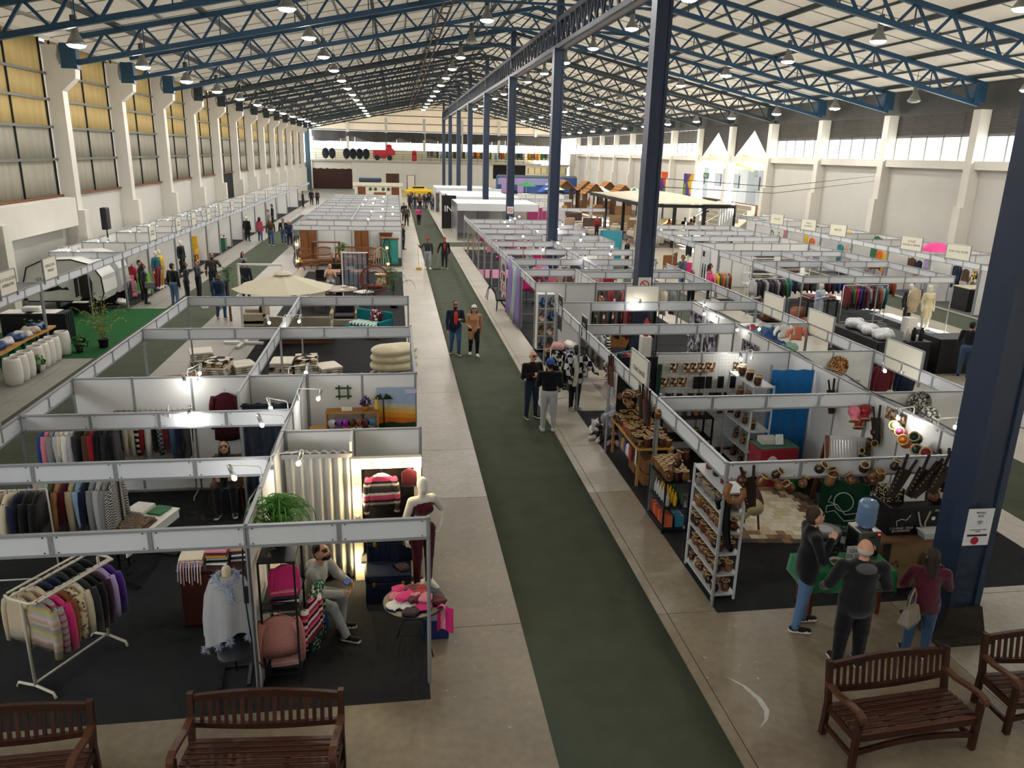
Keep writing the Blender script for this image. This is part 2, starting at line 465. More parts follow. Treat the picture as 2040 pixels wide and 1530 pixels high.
def concrete(key, c1, c2, rough):
    m = bpy.data.materials.new(key); m.use_nodes = True
    n, l = m.node_tree.nodes, m.node_tree.links; b = n['Principled BSDF']
    g = n.new('ShaderNodeNewGeometry')
    n1 = n.new('ShaderNodeTexNoise'); n1.inputs['Scale'].default_value = 0.55; n1.inputs['Detail'].default_value = 8; n1.inputs['Roughness'].default_value = 0.62
    n2 = n.new('ShaderNodeTexNoise'); n2.inputs['Scale'].default_value = 9; n2.inputs['Detail'].default_value = 6
    l.new(g.outputs['Position'], n1.inputs['Vector']); l.new(g.outputs['Position'], n2.inputs['Vector'])
    mx = n.new('ShaderNodeMix'); mx.data_type = 'RGBA'; mx.inputs['A'].default_value = lin(c1) + [1]; mx.inputs['B'].default_value = lin(c2) + [1]
    cr = n.new('ShaderNodeMapRange'); cr.inputs[1].default_value = 0.3; cr.inputs[2].default_value = 0.7
    l.new(n1.outputs['Fac'], cr.inputs[0]); l.new(cr.outputs[0], mx.inputs['Factor'])
    m2 = n.new('ShaderNodeMix'); m2.data_type = 'RGBA'; m2.blend_type = 'OVERLAY'; m2.inputs['Factor'].default_value = 0.35
    l.new(mx.outputs['Result'], m2.inputs['A']); l.new(n2.outputs['Fac'], m2.inputs['B'])
    l.new(m2.outputs['Result'], b.inputs['Base Color'])
    rr = n.new('ShaderNodeMapRange'); rr.inputs[3].default_value = rough - 0.1; rr.inputs[4].default_value = rough + 0.15
    l.new(n2.outputs['Fac'], rr.inputs[0]); l.new(rr.outputs[0], b.inputs['Roughness'])
    b.inputs['Specular IOR Level'].default_value = 0.45
    return m
SLAB1 = concrete('concrete_new', '#8e887a', '#aaa497', 0.36)
SLAB2 = concrete('concrete_brown', '#766a5b', '#948873', 0.42)
SLAB3 = concrete('concrete_grey', '#7b7872', '#908d86', 0.4)
JOINT = M('#57524a', rough=0.9)

floor = struct('floor', MB().box(((XL + XR) / 2, 66, -0.11), (XR - XL + 0.6, 158, 0.18)).mesh('floor', JOINT))
xs = [XL, -9.6, -5.2, -0.75, 3.7, 7.1, 12.4, 17.4, 22.6, XR]
ys = [-12, -6, 0, 5.0, 9.1, 13.2, 15.65, 19.8, 23.4, 28.4, 33.4, 38.4, 43.4, 48.4, 53.4, 60, 67, 74, 81, 90, 100, 110, 120, YE]
for j in range(len(ys) - 1):
    for i in range(len(xs) - 1):
        x0, x1, y0, y1 = xs[i], xs[i + 1], ys[j], ys[j + 1]
        brown = y1 <= 13.3 and x0 < 7.0
        g = 0.012
        ob('slab', unit_box(SLAB2 if brown else (SLAB3 if x0 < -5 else SLAB1)), floor, ((x0 + x1) / 2, (y0 + y1) / 2, -0.05), (0, 0, 0), (x1 - x0 - g, y1 - y0 - g, 0.1))

FLECK = M('#b9b9b4', rough=0.5, var=0.3, scale=12)
arc_ = [(3.95, 7.72), (4.12, 7.5), (4.2, 7.25), (4.2, 7.05), (4.12, 6.9), (3.98, 6.78)]
MB().slab(lambda u, v: (lambda k, f: (arc_[k][0] + (arc_[min(k + 1, 5)][0] - arc_[k][0]) * f + (v - 0.5) * 0.07 * math.sin(PI * u), arc_[k][1] + (arc_[min(k + 1, 5)][1] - arc_[k][1]) * f, 0.0015))(min(4, int(u * 5)), u * 5 - min(4, int(u * 5))), 20, 1, (0, 0, -0.001)).obj('scuff_mark', FLECK, floor)
rf = random.Random(2)
for i in range(46): ob('paint_fleck', unit_box(FLECK), floor, (rf.choice((rf.uniform(0.5, 1.5), rf.uniform(3.7, 5.2))), rf.uniform(7.0, 12.5), 0.0008), (0, 0, rf.random() * 3), (rf.uniform(0.01, 0.04), rf.uniform(0.008, 0.02), 0.001))
# -------- carpets
CARPG = M('#50564a', rough=0.97, var=0.2, scale=2.2, bump=0.5, bscale=220, spec=0.05, key='carpet_green')
CARPD = M('#343537', rough=0.97, var=0.18, scale=3, bump=0.5, bscale=220, spec=0.05, key='carpet_dark')
CARPG2 = M('#2c5a34', rough=0.97, var=0.2, scale=20, bump=0.6, bscale=300, spec=0.05, key='carpet_turf')
def carpet(name, label, x0, x1, y0, y1, mat, z=0.006, rip=0.0):
    nx, ny = max(2, int((x1 - x0) / 0.35)), max(2, int((y1 - y0) / 0.5))
    rnd = random.Random(hash((x0, y0)) & 0xffff)
    ph = rnd.random() * 6
    def fn(u, v):
        x, y = x0 + u * (x1 - x0), y0 + v * (y1 - y0)
        e = min(u, 1 - u) * 4
        return (x, y, z + (rip * min(1, e) * (0.5 + 0.5 * math.sin(y * 2.1 + x * 1.3 + ph) * math.sin(y * 0.9 - x + ph)) if rip else 0))
    m = MB().slab(fn, nx if rip else 1, ny if rip else 1, (0, 0, -z + 0.0005))
    return tag(m.obj(name, mat, smooth=bool(rip)), label, 'carpet')
carpet('carpet_runner', 'long dark green carpet running down the centre aisle', 1.6, 3.55, -4, 94, CARPG, 0.008, 0.006)
carpet('carpet_runner', 'dark green carpet strip along the aisle by the pillared wall stalls', -9.05, -6.9, 4, 78, CARPG)
carpet('carpet_runner', 'green carpet strip in the sunlit aisle beside the white right-hand wall stalls', 21.9, 23.9, 12, 70, CARPG)
carpet('carpet_runner', 'green carpet strip in the aisle between the blocks of stalls', 11.2, 13.4, 8, 46, CARPG)
carpet('carpet_runner', 'short green carpet crossing from the centre aisle between two stalls', 3.56, 9.0, 53.0, 55.6, CARPG)

# -------- side wall with translucent corrugated sheets
SH_Y = sheet('#bcab84', 0.55, key='sheet_amber', var=0.32)  # strong streaks here and below: light and dark of the corrugations as colour
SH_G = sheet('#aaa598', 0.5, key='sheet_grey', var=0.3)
MULL = M('#6d6d66', rough=0.6, var=0.2, scale=5)
DARKW = M('#1d1f20', rough=0.8, var=0.1)
wl = struct('wall_left', MB().box((XL - 0.15, 66, 2.0), (0.3, 158, 4.0)).mesh('wall_left', WALLW))
struct('trim_1', MB().box((XL - 0.15, 66, 10.32), (0.32, 158, 0.3)).mesh('trim_1', WHITE))
colP = [(-14.05, 0), (-13.18, 0), (-13.18, 3.42), (-13.42, 3.42), (-13.42, 8.2), (-12.85, 8.7), (-12.82, 9.07), (-13.36, 9.07), (-13.36, 9.2), (-13.42, 9.2), (-13.5, 9.5), (-13.42, 9.95), (-14.05, 9.95)]
colmesh = MB().prism([(x, z) for (x, z) in colP], -0.26, 0.26, axis='Y').mesh('wall_pillar', WHITE)
def corr(w, h, mat, name):
    n = int(w / 0.11) * 2
    return MB().slab(lambda u, v: (0.018 * math.cos(PI * u * n), (u - 0.5) * w, (v - 0.5) * h), n, 1, (-0.006, 0, 0)).mesh(name, mat, True)
lv = [4.0, 5.5, 6.78, 7.86, 8.86, 10.2]
for k, y in enumerate([y_ for y_ in [7.1 + 7.3 * i for i in range(17)]]):
    o = ob('wall_pillar', colmesh, None, (0, y, 0)); tag(o, 'white concrete pillar with stepped bracket on the corrugated wall, %s from the near end' % ORD[k], 'pillar', 'pillars of the corrugated wall')
    if k == 0: tag(o, None, None)
    y0, y1 = y + 0.26, y + 7.3 - 0.26
    if k == 16: continue
    w = struct('window_%d' % (k + 1), MB().box((XL + 0.02, (y0 + y1) / 2, 4.03), (0.16, y1 - y0, 0.07)).mesh('window_sill', M('#7a4d30', rough=0.8)))
    pw = (y1 - y0) / 2
    for c in range(2):
        for r in range(5):
            h = lv[r + 1] - lv[r]
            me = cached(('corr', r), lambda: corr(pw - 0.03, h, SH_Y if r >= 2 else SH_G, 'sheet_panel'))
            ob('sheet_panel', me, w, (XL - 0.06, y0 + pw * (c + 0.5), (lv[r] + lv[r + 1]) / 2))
    for r in range(1, 5): pbox('rail', (XL + 0.02, (y0 + y1) / 2, lv[r]), (0.09, y1 - y0, 0.1), MULL, w)
    for c in (0.04, 0.5, 0.96): pbox('mullion', (XL + 0.0, y0 + (y1 - y0) * c, 7.1), (0.07, 0.05, 6.2), DARKW, w)
# concrete band on the nearest bays and the dark doorway
struct('trim_2', MB().box((XL + 0.3, 31.0, 3.4), (0.7, 9.4, 1.15)).mesh('trim_2', WHITE))
dr = struct('door_1', MB().box((XL + 0.03, 69.4, 2.0), (0.1, 5.2, 4.0)).mesh('door_opening', M('#0c0c0d', rough=0.9)))

# -------- window wall on the other side
wr = struct('wall_right', MB().box((XR + 0.15, 22.6, 3.15), (0.3, 71.6, 6.3)).box((XR + 0.15, 101.8, 3.15), (0.3, 58.2, 6.3)).mesh('wall_right', WALLW))
struct('trim_3', MB().box((XR + 0.2, 66, 9.5), (0.2, 158, 1.5)).mesh('trim_3', M('#4b4c49', rough=0.7, var=0.15, scale=2)))
rcolP = [(28.85, 0), (28.85, 8.78), (28.25, 8.78), (28.25, 4.1), (28.08, 4.1), (28.08, 0)]
rcol = MB().prism(rcolP, -0.26, 0.26, axis='Y').mesh('wall_pillar', WHITE)
LOUV = M('#5d5954', rough=0.7, var=0.1, scale=3)
GLASS = clearpane()
slatm = cached('louvre', lambda: MB().box((0, 0, 0), (0.16, 1, 0.03), Matrix.Rotation(0.6, 3, 'Y')).mesh('slat', LOUV))
for k in range(17):
    y = 7.1 + 7.3 * k
    o = ob('wall_pillar', rcol, None, (0, y, 0)); tag(o, 'white tapered concrete pillar between the bright windows, %s from the near end' % ORD[k], 'pillar', 'pillars of the window wall')
    if k == 16: continue
    y0, y1 = y + 0.26, y + 7.3 - 0.26
    L = y1 - y0; ym = (y0 + y1) / 2
    w = struct('window_%d' % (k + 21), MB().box((XR - 0.1, ym, 6.15), (0.55, L, 0.42)).mesh('window_ledge', WHITE))
    if k in (7, 8): continue
    for i in range(5):
        pbox('pane', (XR + 0.12, y0 + L * (i + 0.5) / 5, 6.96), (0.012, L / 5 - 0.02, 1.2), GLASS, w)
    for i in range(6): pbox('mullion', (XR + 0.08, y0 + L * i / 5, 7.56), (0.06, 0.05, 2.4), LOUV, w)
    pbox('rail', (XR + 0.08, ym, 7.56), (0.06, L, 0.06), LOUV, w)
    ns = 14 if k < 9 else 7
    for i in range(ns): ob('slat', slatm, w, (XR + 0.1, ym, 7.64 + i * 1.15 / ns), (0, 0, 0), (1, L, 1.0 if ns == 14 else 1.6))

# -------- roof
def zt(x): return 14.45 - 0.2055 * abs(x - 7.55) if x < 7.55 else 14.45 - 0.2175 * abs(x - 7.55)
for nm, xa, xb in (('ceiling', XL - 0.5, 7.55), ('ceiling', 7.55, XR + 0.6)):
    n = 90
    m = MB().slab(lambda u, v: (xa + v * (xb - xa), -12 + u * 157, zt(xa + v * (xb - xa)) + 0.3), 1, 1, (0, 0, 0.03))
    c = struct(nm, m.mesh(nm, ROOFM))
    np_ = 13
    for i in range(np_ + 1):
        x = xa + (xb - xa) * i / np_
        big = i % 2 == 0
        pbox('purlin', (x, 66, zt(x) + (0.17 if big else 0.22)), (0.09 if not big else 0.14, 156, 0.1 if not big else 0.2), DARKSTEEL if (xa > 0 or big) else GREYSTEEL, c)
    for i in range(60):     # lap joints of the roof sheets
        y = 13 + i * 2.4
        a, b_ = Vector((xa, y, zt(xa) + 0.285)), Vector((xb, y, zt(xb) + 0.285)); d = b_ - a
        ob('sheet_joint', unit_box(GREYSTEEL), c, (a + b_) / 2, d.to_track_quat('X', 'Z').to_euler(), (d.length, 0.03, 0.03))

# -------- trusses
def pbar(name, a, b, w, mat, parent, h=None):
    a, b = Vector(a), Vector(b); d = b - a
    return ob(name, unit_box(mat), parent, (a + b) / 2, d.to_track_quat('Y', 'Z').to_euler(), (w, d.length, h or w))
def zb(x):
    return zt(x) - 0.95
for ti, y in enumerate(TY):
    mat = BLUE if ti < 6 else DARKSTEEL
    t = thing('roof_truss', 'steel lattice roof truss spanning the hall, %s from the near end' % ORD[ti], 'truss', (0, y, 0), 0, 'roof trusses')
    e0, e1 = (-12.9, zt(-12.9)), (28.2, zt(28.2)); rd = (7.55, zt(7.55))
    for (a, b) in ((e0, rd), (rd, e1)):
        pbar('top_chord', (a[0], 0, a[1]), (b[0], 0, b[1]), 0.2, mat, t)
        pbar('bottom_chord', (a[0], 0, a[1] - 0.95), (b[0], 0, b[1] - 0.95), 0.2, mat, t)
    pbar('tie', (2.3, 0, zb(2.3)), (12.8, 0, zb(2.3) + 0.05), 0.1, mat, t)
    for x0 in (-13.05, 28.1): pbox('bearing', (x0, 0, 9.55), (0.6, 0.42, 0.98), mat, t)
    segs = []
    for (xa, xb) in ((-12.4, 7.4), (27.8, 7.7)):
        n = 13
        for i in range(n):
            p, q, r_ = xa + (xb - xa) * i / n, xa + (xb - xa) * (i + 0.5) / n, xa + (xb - xa) * (i + 1) / n
            segs.append(((p, 0, zb(p)), (q, 0, zt(q)), 0.095)); segs.append(((q, 0, zt(q)), (r_, 0, zb(r_)), 0.095))
            if i % 2: segs.append(((q, 0, zt(q)), (q, 0, zb(q)), 0.045))
    for (p, q) in ((4.0, 2.3), (5.8, 7.55), (9.3, 7.55), (11.1, 12.8)):
        segs.append(((p, 0, zb(2.3)), (q, 0, zb(q)), 0.06))
    if ti < 9:
        for a, b, w_ in segs: pbar('brace', a, b, w_, mat, t)
    else:
        m = MB()
        for a, b, w_ in segs: m.bar(a, b, w_)
        o = m.obj('brace', mat, t); o['kind'] = 'stuff'

# -------- longitudinal girder, catwalk beam, blue posts
gd = thing('lattice_girder', 'deep dark lattice girder running lengthwise over the blue posts', 'girder', (7.55, 8, 0))
GB = M('#2b3340', rough=0.5, var=0.15)
for zz, s_ in ((10.85, 0.22), (11.95, 0.2)):
    for sx in (-0.17, 0.17): pbox('chord', (sx, 58, zz), (0.08, 118, s_), GB, gd)
pbox('chord', (0, 58, 10.76), (0.42, 118, 0.03), M('#8f9195', rough=0.5), gd)
for i in range(118):
    y = i * 1.0 + 0.1
    if i < 80:
        pbar('brace', (-0.17, y, 10.9), (-0.17, y + 0.5, 11.9), 0.07, GB, gd); pbar('brace', (-0.17, y + 0.5, 11.9), (-0.17, y + 1, 10.9), 0.07, GB, gd)
        pbar('brace', (0.17, y, 10.9), (0.17, y + 0.5, 11.9), 0.07, GB, gd)
m = MB()
for i in range(80, 118):
    y = i * 1.0 + 0.1
    m.bar((-0.17, y, 10.9), (-0.17, y + 0.5, 11.9), 0.07); m.bar((-0.17, y + 0.5, 11.9), (-0.17, y + 1, 10.9), 0.07)
m.obj('brace', GB, gd)['kind'] = 'stuff'
cw = thing('catwalk', 'narrow rust-brown ladder walkway hung under the roof trusses', 'walkway', (2.3, 8, 0))
RUST = M('#4a3a33', rough=0.7, var=0.2)
for sx in (-0.18, 0.18): pbox('side_rail', (sx, 60, 12.05), (0.06, 120, 0.12), RUST, cw)
for i in range(60): pbox('rung', (0, i * 1.6 + 2, 12.02), (0.34, 0.07, 0.04), RUST, cw)

FOOT = M('#3a332c', rough=0.85, var=0.3, scale=8)
for k in range(9):
    y = 8.35 + 14.45 * k
    t = thing('steel_post', 'tall navy blue steel post carrying the roof girder, %s from the near end' % ORD[k], 'post', (7.47, y, 0), 0, 'blue roof posts')
    def post():
        m = MB(); w = 0.19
        m.box((0, 0, 5.4), (0.36, 0.44, 10.8)); m.box((-w, 0, 5.4), (0.09, 0.5, 10.8)); m.box((w, 0, 5.4), (0.09, 0.5, 10.8))
        return m.mesh('shaft', BLUEC)
    ob('shaft', cached('postshaft', post), t)
    pbox('base_plate', (0, 0, 0.02), (0.8, 0.85, 0.04), FOOT, t)
    gus = cached('gusset', lambda: MB().prism([(-0.38, 0.04), (0.38, 0.04), (0.34, 0.18), (0.24, 0.5), (-0.24, 0.5), (-0.34, 0.18)], -0.02, 0.02, axis='Y').mesh('gusset', FOOT))
    for sy in (-0.27, 0.27): ob('gusset', gus, t, (0, sy, 0))
    pbox('cap_strut', (0, 0, 12.4), (0.3, 0.3, 2.2), BLUEC, t)

# -------- high-bay lamps
SHADE = M('#8c8c88', rough=0.35, metal=0.6, var=0.1)
LENS = glow('#fffaf3', 225.0, key='lens', sample=True)
rows = [(-10.6, 9.35), (-3.6, 10.8), (4.2, 11.85), (10.9, 11.8), (18.7, 10.7), (25.6, 9.15)]
shade = MB().lathe([(0.09, 0.62), (0.11, 0.6), (0.12, 0.36), (0.16, 0.3), (0.26, 0.12), (0.33, 0.0), (0.31, 0.0), (0.24, 0.12), (0.14, 0.28)], 16, cap=False).mesh('shade', SHADE, True)
house = MB().lathe([(0.02, 0.95), (0.1, 0.94), (0.115, 0.9), (0.115, 0.6), (0.1, 0.58)], 12).mesh('housing', M('#55585a', rough=0.5, var=0.1), True)
lens = MB().lathe([(0.3, 0.0), (0.24, -0.06), (0.12, -0.09), (0.005, -0.095)], 10, cap=False).mesh('lens', LENS, True)
side = ['beside the corrugated wall', 'over the left-hand stalls', 'over the centre aisle', 'next to the lattice girder', 'over the right-hand stalls', 'beside the window wall']
for ri, (x, z) in enumerate(rows):
    for k in range(14):
        y = 22.9 + 7.3 * k
        if ri in (0,) and k == 0: continue
        off = (ri, k) in ((2, 3), (5, 2), (4, 6))
        t = thing('high_bay_lamp', 'grey bell-shaped high-bay lamp %s, %s from the near end' % (side[ri], ORD[k]), 'lamp', (x, y, z), 0, 'high-bay lamps')
        sh_ = ob('shade', shade, t); ob('housing', house, t); pbox('cable', (0, 0, (0.93 + zt(x) + 0.12 - z) / 2), (0.02, 0.02, zt(x) + 0.12 - z - 0.93), DARKSTEEL, t)
        ob('lens', lens, sh_, mat=M('#c9c6bd', rough=0.3) if off else LENS)
# rear wall behind the viewer
struct('wall_rear', MB().box(((XL + XR) / 2, -12.2, 7), (XR - XL + 1, 0.3, 15)).mesh('wall_rear', WALLW))


# ================================================================== far end: gallery
GAL = M('#d5d2c6', rough=0.85, var=0.05, scale=1)
wb = struct('wall_back', MB().box((11.0, YE + 0.15, 2.2), (35.6, 0.3, 4.4)).box((-13.5, YE + 0.15, 2.2), (1.0, 0.3, 4.4)).mesh('wall_back', GAL))
struct('floor', MB().box((7.4, (YE + YB) / 2, 4.43), (42.8, YB - YE + 0.6, 0.22)).mesh('gallery_floor', M('#b5b0a4', rough=0.7)))
WOODD = M('#3b1f17', rough=0.7, var=0.25, scale=2)
wd = struct('wall_back_wood', MB().box((-10.0, YE + 0.35, 1.55), (6.6, 0.1, 3.1)).mesh('wood_backing', M('#1e0f0b', rough=0.8)))
for i in range(22): pbox('plank', (-13.15 + i * 0.3, YE + 0.27, 1.55 + 0.03 * (i % 3)), (0.28, 0.05, 3.1 + 0.12 * math.sin(i * 1.7)), WOODD, wd)
struct('wall_back_lit', MB().box((-10.0, YE + 0.5, 3.75), (6.6, 0.1, 1.3)).mesh('lit_wall', M('#e8e2d2', rough=0.8)))
DOORB = M('#4a2d22', rough=0.6, var=0.2)
def door(n, x, w, h, mat, z=0):
    d = struct('door_%d' % n, MB().box((x, YE - 0.03, z + h / 2), (w + 0.24, 0.06, h + 0.12)).mesh('door_frame', M('#6b4a3a', rough=0.6)))
    pbox('door_leaf', (x, YE - 0.09, z + h / 2), (w, 0.06, h), mat, d); pbox('door_handle', (x + w * 0.38, YE - 0.14, z + 1.05), (0.14, 0.04, 0.04), GREYSTEEL, d)
door(2, -0.4, 1.9, 2.5, DOORB)
door(3, 2.55, 1.1, 2.3, M('#e3ddd0', rough=0.5))
struct('window_41', MB().box((18.7, YE - 0.02, 3.15), (5.4, 0.06, 2.2)).mesh('dark_opening', M('#191513', rough=0.9)))
w = struct('window_42', MB().box((25.0, YE - 0.02, 3.45), (6.6, 0.05, 0.9)).mesh('window_back', M('#c9b27a', rough=0.4)))
for i in range(7): pbox('mullion', (21.9 + i * 1.05, YE - 0.06, 3.45), (0.07, 0.05, 1.0), DARKW, w)
for i in range(6): pbox('pane', (22.42 + i * 1.05, YE - 0.05, 3.45), (0.95, 0.02, 0.85), M('#e9d9a8', rough=0.2), w)
# railing
rl = thing('gallery_railing', 'thin dark metal railing along the gallery edge', 'railing', (7.4, YE + 0.1, 4.54))
for zz in (0.3, 0.65, 1.0): pbox('rail', (0, 0, zz), (42.6, 0.05, 0.05), DARKSTEEL, rl)
for i in range(29): pbox('baluster', (-21.3 + i * 1.52, 0, 0.5), (0.05, 0.05, 1.0), DARKSTEEL, rl)
# far gable
gw = struct('wall_gable', MB().box((7.4, YB + 0.15, 5.3), (43, 0.3, 1.6)).mesh('gable_sill', M('#d9cfae', rough=0.8)))
w = struct('window_43', MB().box((7.4, YB + 0.1, 6.1), (43, 0.3, 0.12)).mesh('window_sill', GREYSTEEL))
for i in range(36):
    pbox('pane', (-13.2 + i * 1.2, YB + 0.1, 7.2), (1.16, 0.012, 2.1), GLASS, w); pbox('mullion', (-13.8 + i * 1.2, YB + 0.05, 7.6), (0.07, 0.07, 3.0), LOUV, w)
for i in range(18): pbox('upper_panel', (-12.8 + i * 2.4, YB + .06, 8.0), (2.36, .05, 1.1), M('#77706a' if i % 3 else '#8d857c', rough=.7, var=.1), w)
VAL = M('#4a4743', rough=0.9, var=0.1)
struct('trim_5', MB().box((7.4, YB - 0.05, 8.75), (43, 0.12, 1.0)).mesh('trim_5', M('#5a5650', rough=0.8)))
GABLE = sheet('#e4d8c6', 0.42, key='gable_sheet', var=0.1)
g = struct('wall_gable_sheets', MB().box((7.4, YB + 0.1, 9.35), (43, 0.12, 0.14)).mesh('gable_rail', DARKSTEEL))
for i in range(18):
    x0 = -14 + i * 2.38; x1 = x0 + 2.385
    MB().prism([(x0, 9.4), (x1, 9.4), (x1, zt(x1) + 0.28), (x0, zt(x0) + 0.28)], YB + 0.15, YB + 0.18, axis='Y').obj('gable_sheet', GABLE, g)
for zz in (10.6, 11.9): pbox('rail', (7.4, YB, zz), (43 - (zz - 9.4) * 8.5, 0.12, 0.12), DARKSTEEL, g)
for i in range(6): pbox('gable_post', (-8 + i * 6.6, YB - 0.1, 8.2), (0.45, 0.3, 6.6), GAL, g)
# dark cloth swags hanging over the window band
def swag(x0, x1, z1, dz, ph):
    return MB().slab(lambda u, v: (x0 + u * (x1 - x0), YB - 0.3 - 0.06 * math.sin(u * 30), z1 - v * (0.5 + dz * abs(math.sin(PI * (u * 1.5 + ph))))), 40, 3, (0, 0.02, 0))
for i, (a, b, dz, ph, d_) in enumerate(((-13.6, 0.5, 1.1, 0.35, 'with the deepest sag'), (0.5, 9.0, 0.9, 0.0, 'above the red machine'), (9.0, 28.5, 1.0, 0.2, 'above the clothing racks'))):
    tag(swag(a, b, 9.0, dz, ph).obj('cloth_swag', VAL), 'dark cloth swag over the gallery windows, %s' % d_, 'curtain', 'gallery swags')
# corner post
tag(MB().box((-13.1, 126.0, 4.6), (0.7, 0.6, 9.2)).box((-13.1, 126.0, 0.05), (1.0, 0.9, 0.1)).obj('corner_post', M('#39505a', rough=0.5)), 'slate blue steel post in the far corner of the hall', 'post')


# ================================================================== market stalls (aluminium system frames)
ALU = M('#9a9ea3', rough=0.42, metal=0.35, var=0.06, scale=6)
INF = M('#d8dbe0', rough=0.55, var=0.04, scale=3)
PANEL = M('#e6e6e4', rough=0.6, var=0.03, scale=2)
SIGNM = M('#ece8d8', rough=0.5, var=0.03)
INK = M('#4a4a48', rough=0.7, var=0)
BLACKM = M('#141414', rough=0.7, var=0.1)
BH = 2.22
def fascia_mesh():
    m = MB()
    m.box((0, 0, -0.014), (1, 0.05, 0.028)); m.box((0, 0, -0.256), (1, 0.05, 0.028))
    m.box((0, 0, -0.135), (0.995, 0.018, 0.215), mi=1)
    for sx in (-0.488, 0.488): m.box((sx, 0, -0.135), (0.022, 0.04, 0.215))
    for sx in (-0.43, 0.43):
        for z in (-0.045, -0.225): m.box((sx, -0.012, z), (0.012, 0.01, 0.012), mi=2); m.box((sx, 0.012, z), (0.012, 0.01, 0.012), mi=2)
    return m.mesh('fascia', [ALU, INF, BLACKM])
FASC = fascia_mesh()
def wallp_mesh():
    m = MB()
    m.box((0, 0, BH - 0.015), (1, 0.045, 0.03)); m.box((0, 0, 0.03), (1, 0.045, 0.04))
    m.box((0, 0, BH / 2), (0.99, 0.012, BH - 0.05), mi=1)
    return m.mesh('wall_panel', [ALU, PANEL])
WALLP = wallp_mesh()
POSTM = MB().lathe([(0.024, 0), (0.024, 1)], 8).mesh('post', ALU)
def stall(label, beams=(), walls=(), posts=(), h=BH, origin=None, group=None):
    """beams/walls: lines ((x,y),(x,y)) cut into metre pieces; posts: points"""
    pts = [p for l in list(beams) + list(walls) for p in l] + list(posts)
    ox, oy = origin or (min(p[0] for p in pts), min(p[1] for p in pts))
    t = thing('market_stall', label, 'stall', (ox, oy, 0), 0, group)
    seen = set()
    def post(x, y):
        k = (round(x, 2), round(y, 2))
        if k in seen: return
        seen.add(k); ob('post', POSTM, t, (x - ox, y - oy, 0), (0, 0, 0), (1, 1, h + 0.01))
    for kind, lines in (('fascia', beams), ('wall_panel', walls)):
        for (a, b) in lines:
            a, b = Vector(a), Vector(b); d = b - a; n = max(1, round(d.length)); ang = math.atan2(d.y, d.x)
            for i in range(n):
                c = a + d * ((i + 0.5) / n)
                ob(kind, FASC if kind == 'fascia' else WALLP, t, (c.x - ox, c.y - oy, h if kind == 'fascia' else 0), ang, (d.length / n, 1, 1 if kind == 'fascia' else h / BH))
            if kind == 'wall_panel':
                for i in range(n + 1): p = a + d * (i / n); post(p.x, p.y)
            else:
                post(a.x, a.y); post(b.x, b.y)
    for p in posts: post(*p)
    return t
def sign(label, txt, x, y, ang, w=0.9, h=0.5, z=BH + 0.05, size=0.1, post=True, group=None, mat=SIGNM):
    """name board on two short uprights; ang turns its face"""
    t = thing('name_board', label, 'sign', (x, y, z), ang, group)
    m = MB().box((0, 0, h / 2), (w, 0.02, h)); m.obj('board', mat, t)
    for s_ in (-1, 1): pbox('upright', (s_ * w / 2, 0, h / 2 - 0.06), (0.03, 0.045, h + 0.12), ALU, t)
    pbox('top_rail', (0, 0, h), (w, 0.035, 0.02), ALU, t)
    if txt:
        for i, l_ in enumerate(txt.split('\n')):
            n = len(txt.split('\n'))
            zc = h / 2 + ((n - 1) / 2 - i) * size * 1.25
            text(l_, size, INK, t, (0, -0.013, zc), (PI / 2, 0, 0)); text(l_, size, INK, t, (0, 0.013, zc), (PI / 2, 0, PI))
    return t
def pad(label, x0, x1, y0, y1, mat=None):
    return carpet('stall_carpet', label, x0, x1, y0, y1, mat or CARPD, 0.005)

# ---- near left block
L0, L1, LM, LC = -5.7, 0.3, -1.7, -2.7
stall('aluminium stall frame of the knitwear stand nearest the wooden benches, with grey fascia beams', beams=[((L0, 8), (LM, 8)), ((L0, 10), (LM, 10)), ((L0, 8), (L0, 12))], walls=[((LM, 8), (LM, 11))])
stall('aluminium stall frame of the activewear stand with white curtain cubicle by the centre aisle', beams=[((LM, 8), (L1, 8))], walls=[((-1.66, 11), (L1, 11))], posts=[(L1, 8)])
stall('aluminium stall frame of the second knitwear stand with white back panels and clothes racks', beams=[((L0, 12), (LM, 12)), ((L0, 12), (L0, 14))], walls=[((L0, 14), (LM, 14)), ((LM, 11.04), (LM, 14)), ((LC, 13), (LC, 14))])
stall('aluminium stall frame of the woodcraft stand with the palm sunset painting', walls=[((-1.66, 14), (L1, 14))], posts=[(L1, 11.04)])
stall('aluminium fascia frame of the rug stand with stacked folded rugs', beams=[((L0, 14.05), (L0, 18)), ((LC, 14.05), (LC, 18)), ((L0, 18), (L1, 18)), ((L1, 14.05), (L1, 18))])
stall('aluminium fascia frame of the garden furniture stand behind the rugs', beams=[((L0, 18.05), (L0, 22)), ((LC, 18.05), (LC, 22)), ((L0, 22), (L1, 22))], posts=[(L1, 22), (L1, 18.1)])
pad('black carpet under the knitwear stall nearest the benches', L0 - 0.7, L1, 7.7, 14.0)
pad('black carpet under the garden furniture stall', -4.6, 0.28, 18.6, 41.5)
sign('white board with faint grey squiggle on the fascia beside the knitwear stall', None, L0, 10.6, PI / 2, 1.6, 0.75, BH - 0.1)
far = [43.4, 46.9, 50.2, 53.2, 56.2, 59.2, 62.3, 65.5, 68.5, 71.5, 74.5]
kindn = ['rustic wooden furniture', 'carved wooden decor', 'white panelled empty', 'bright-bulb lamp', 'leather goods', 'pale textile', 'small gift', 'striped blanket', 'quiet end-of-row', 'last white-fronted']
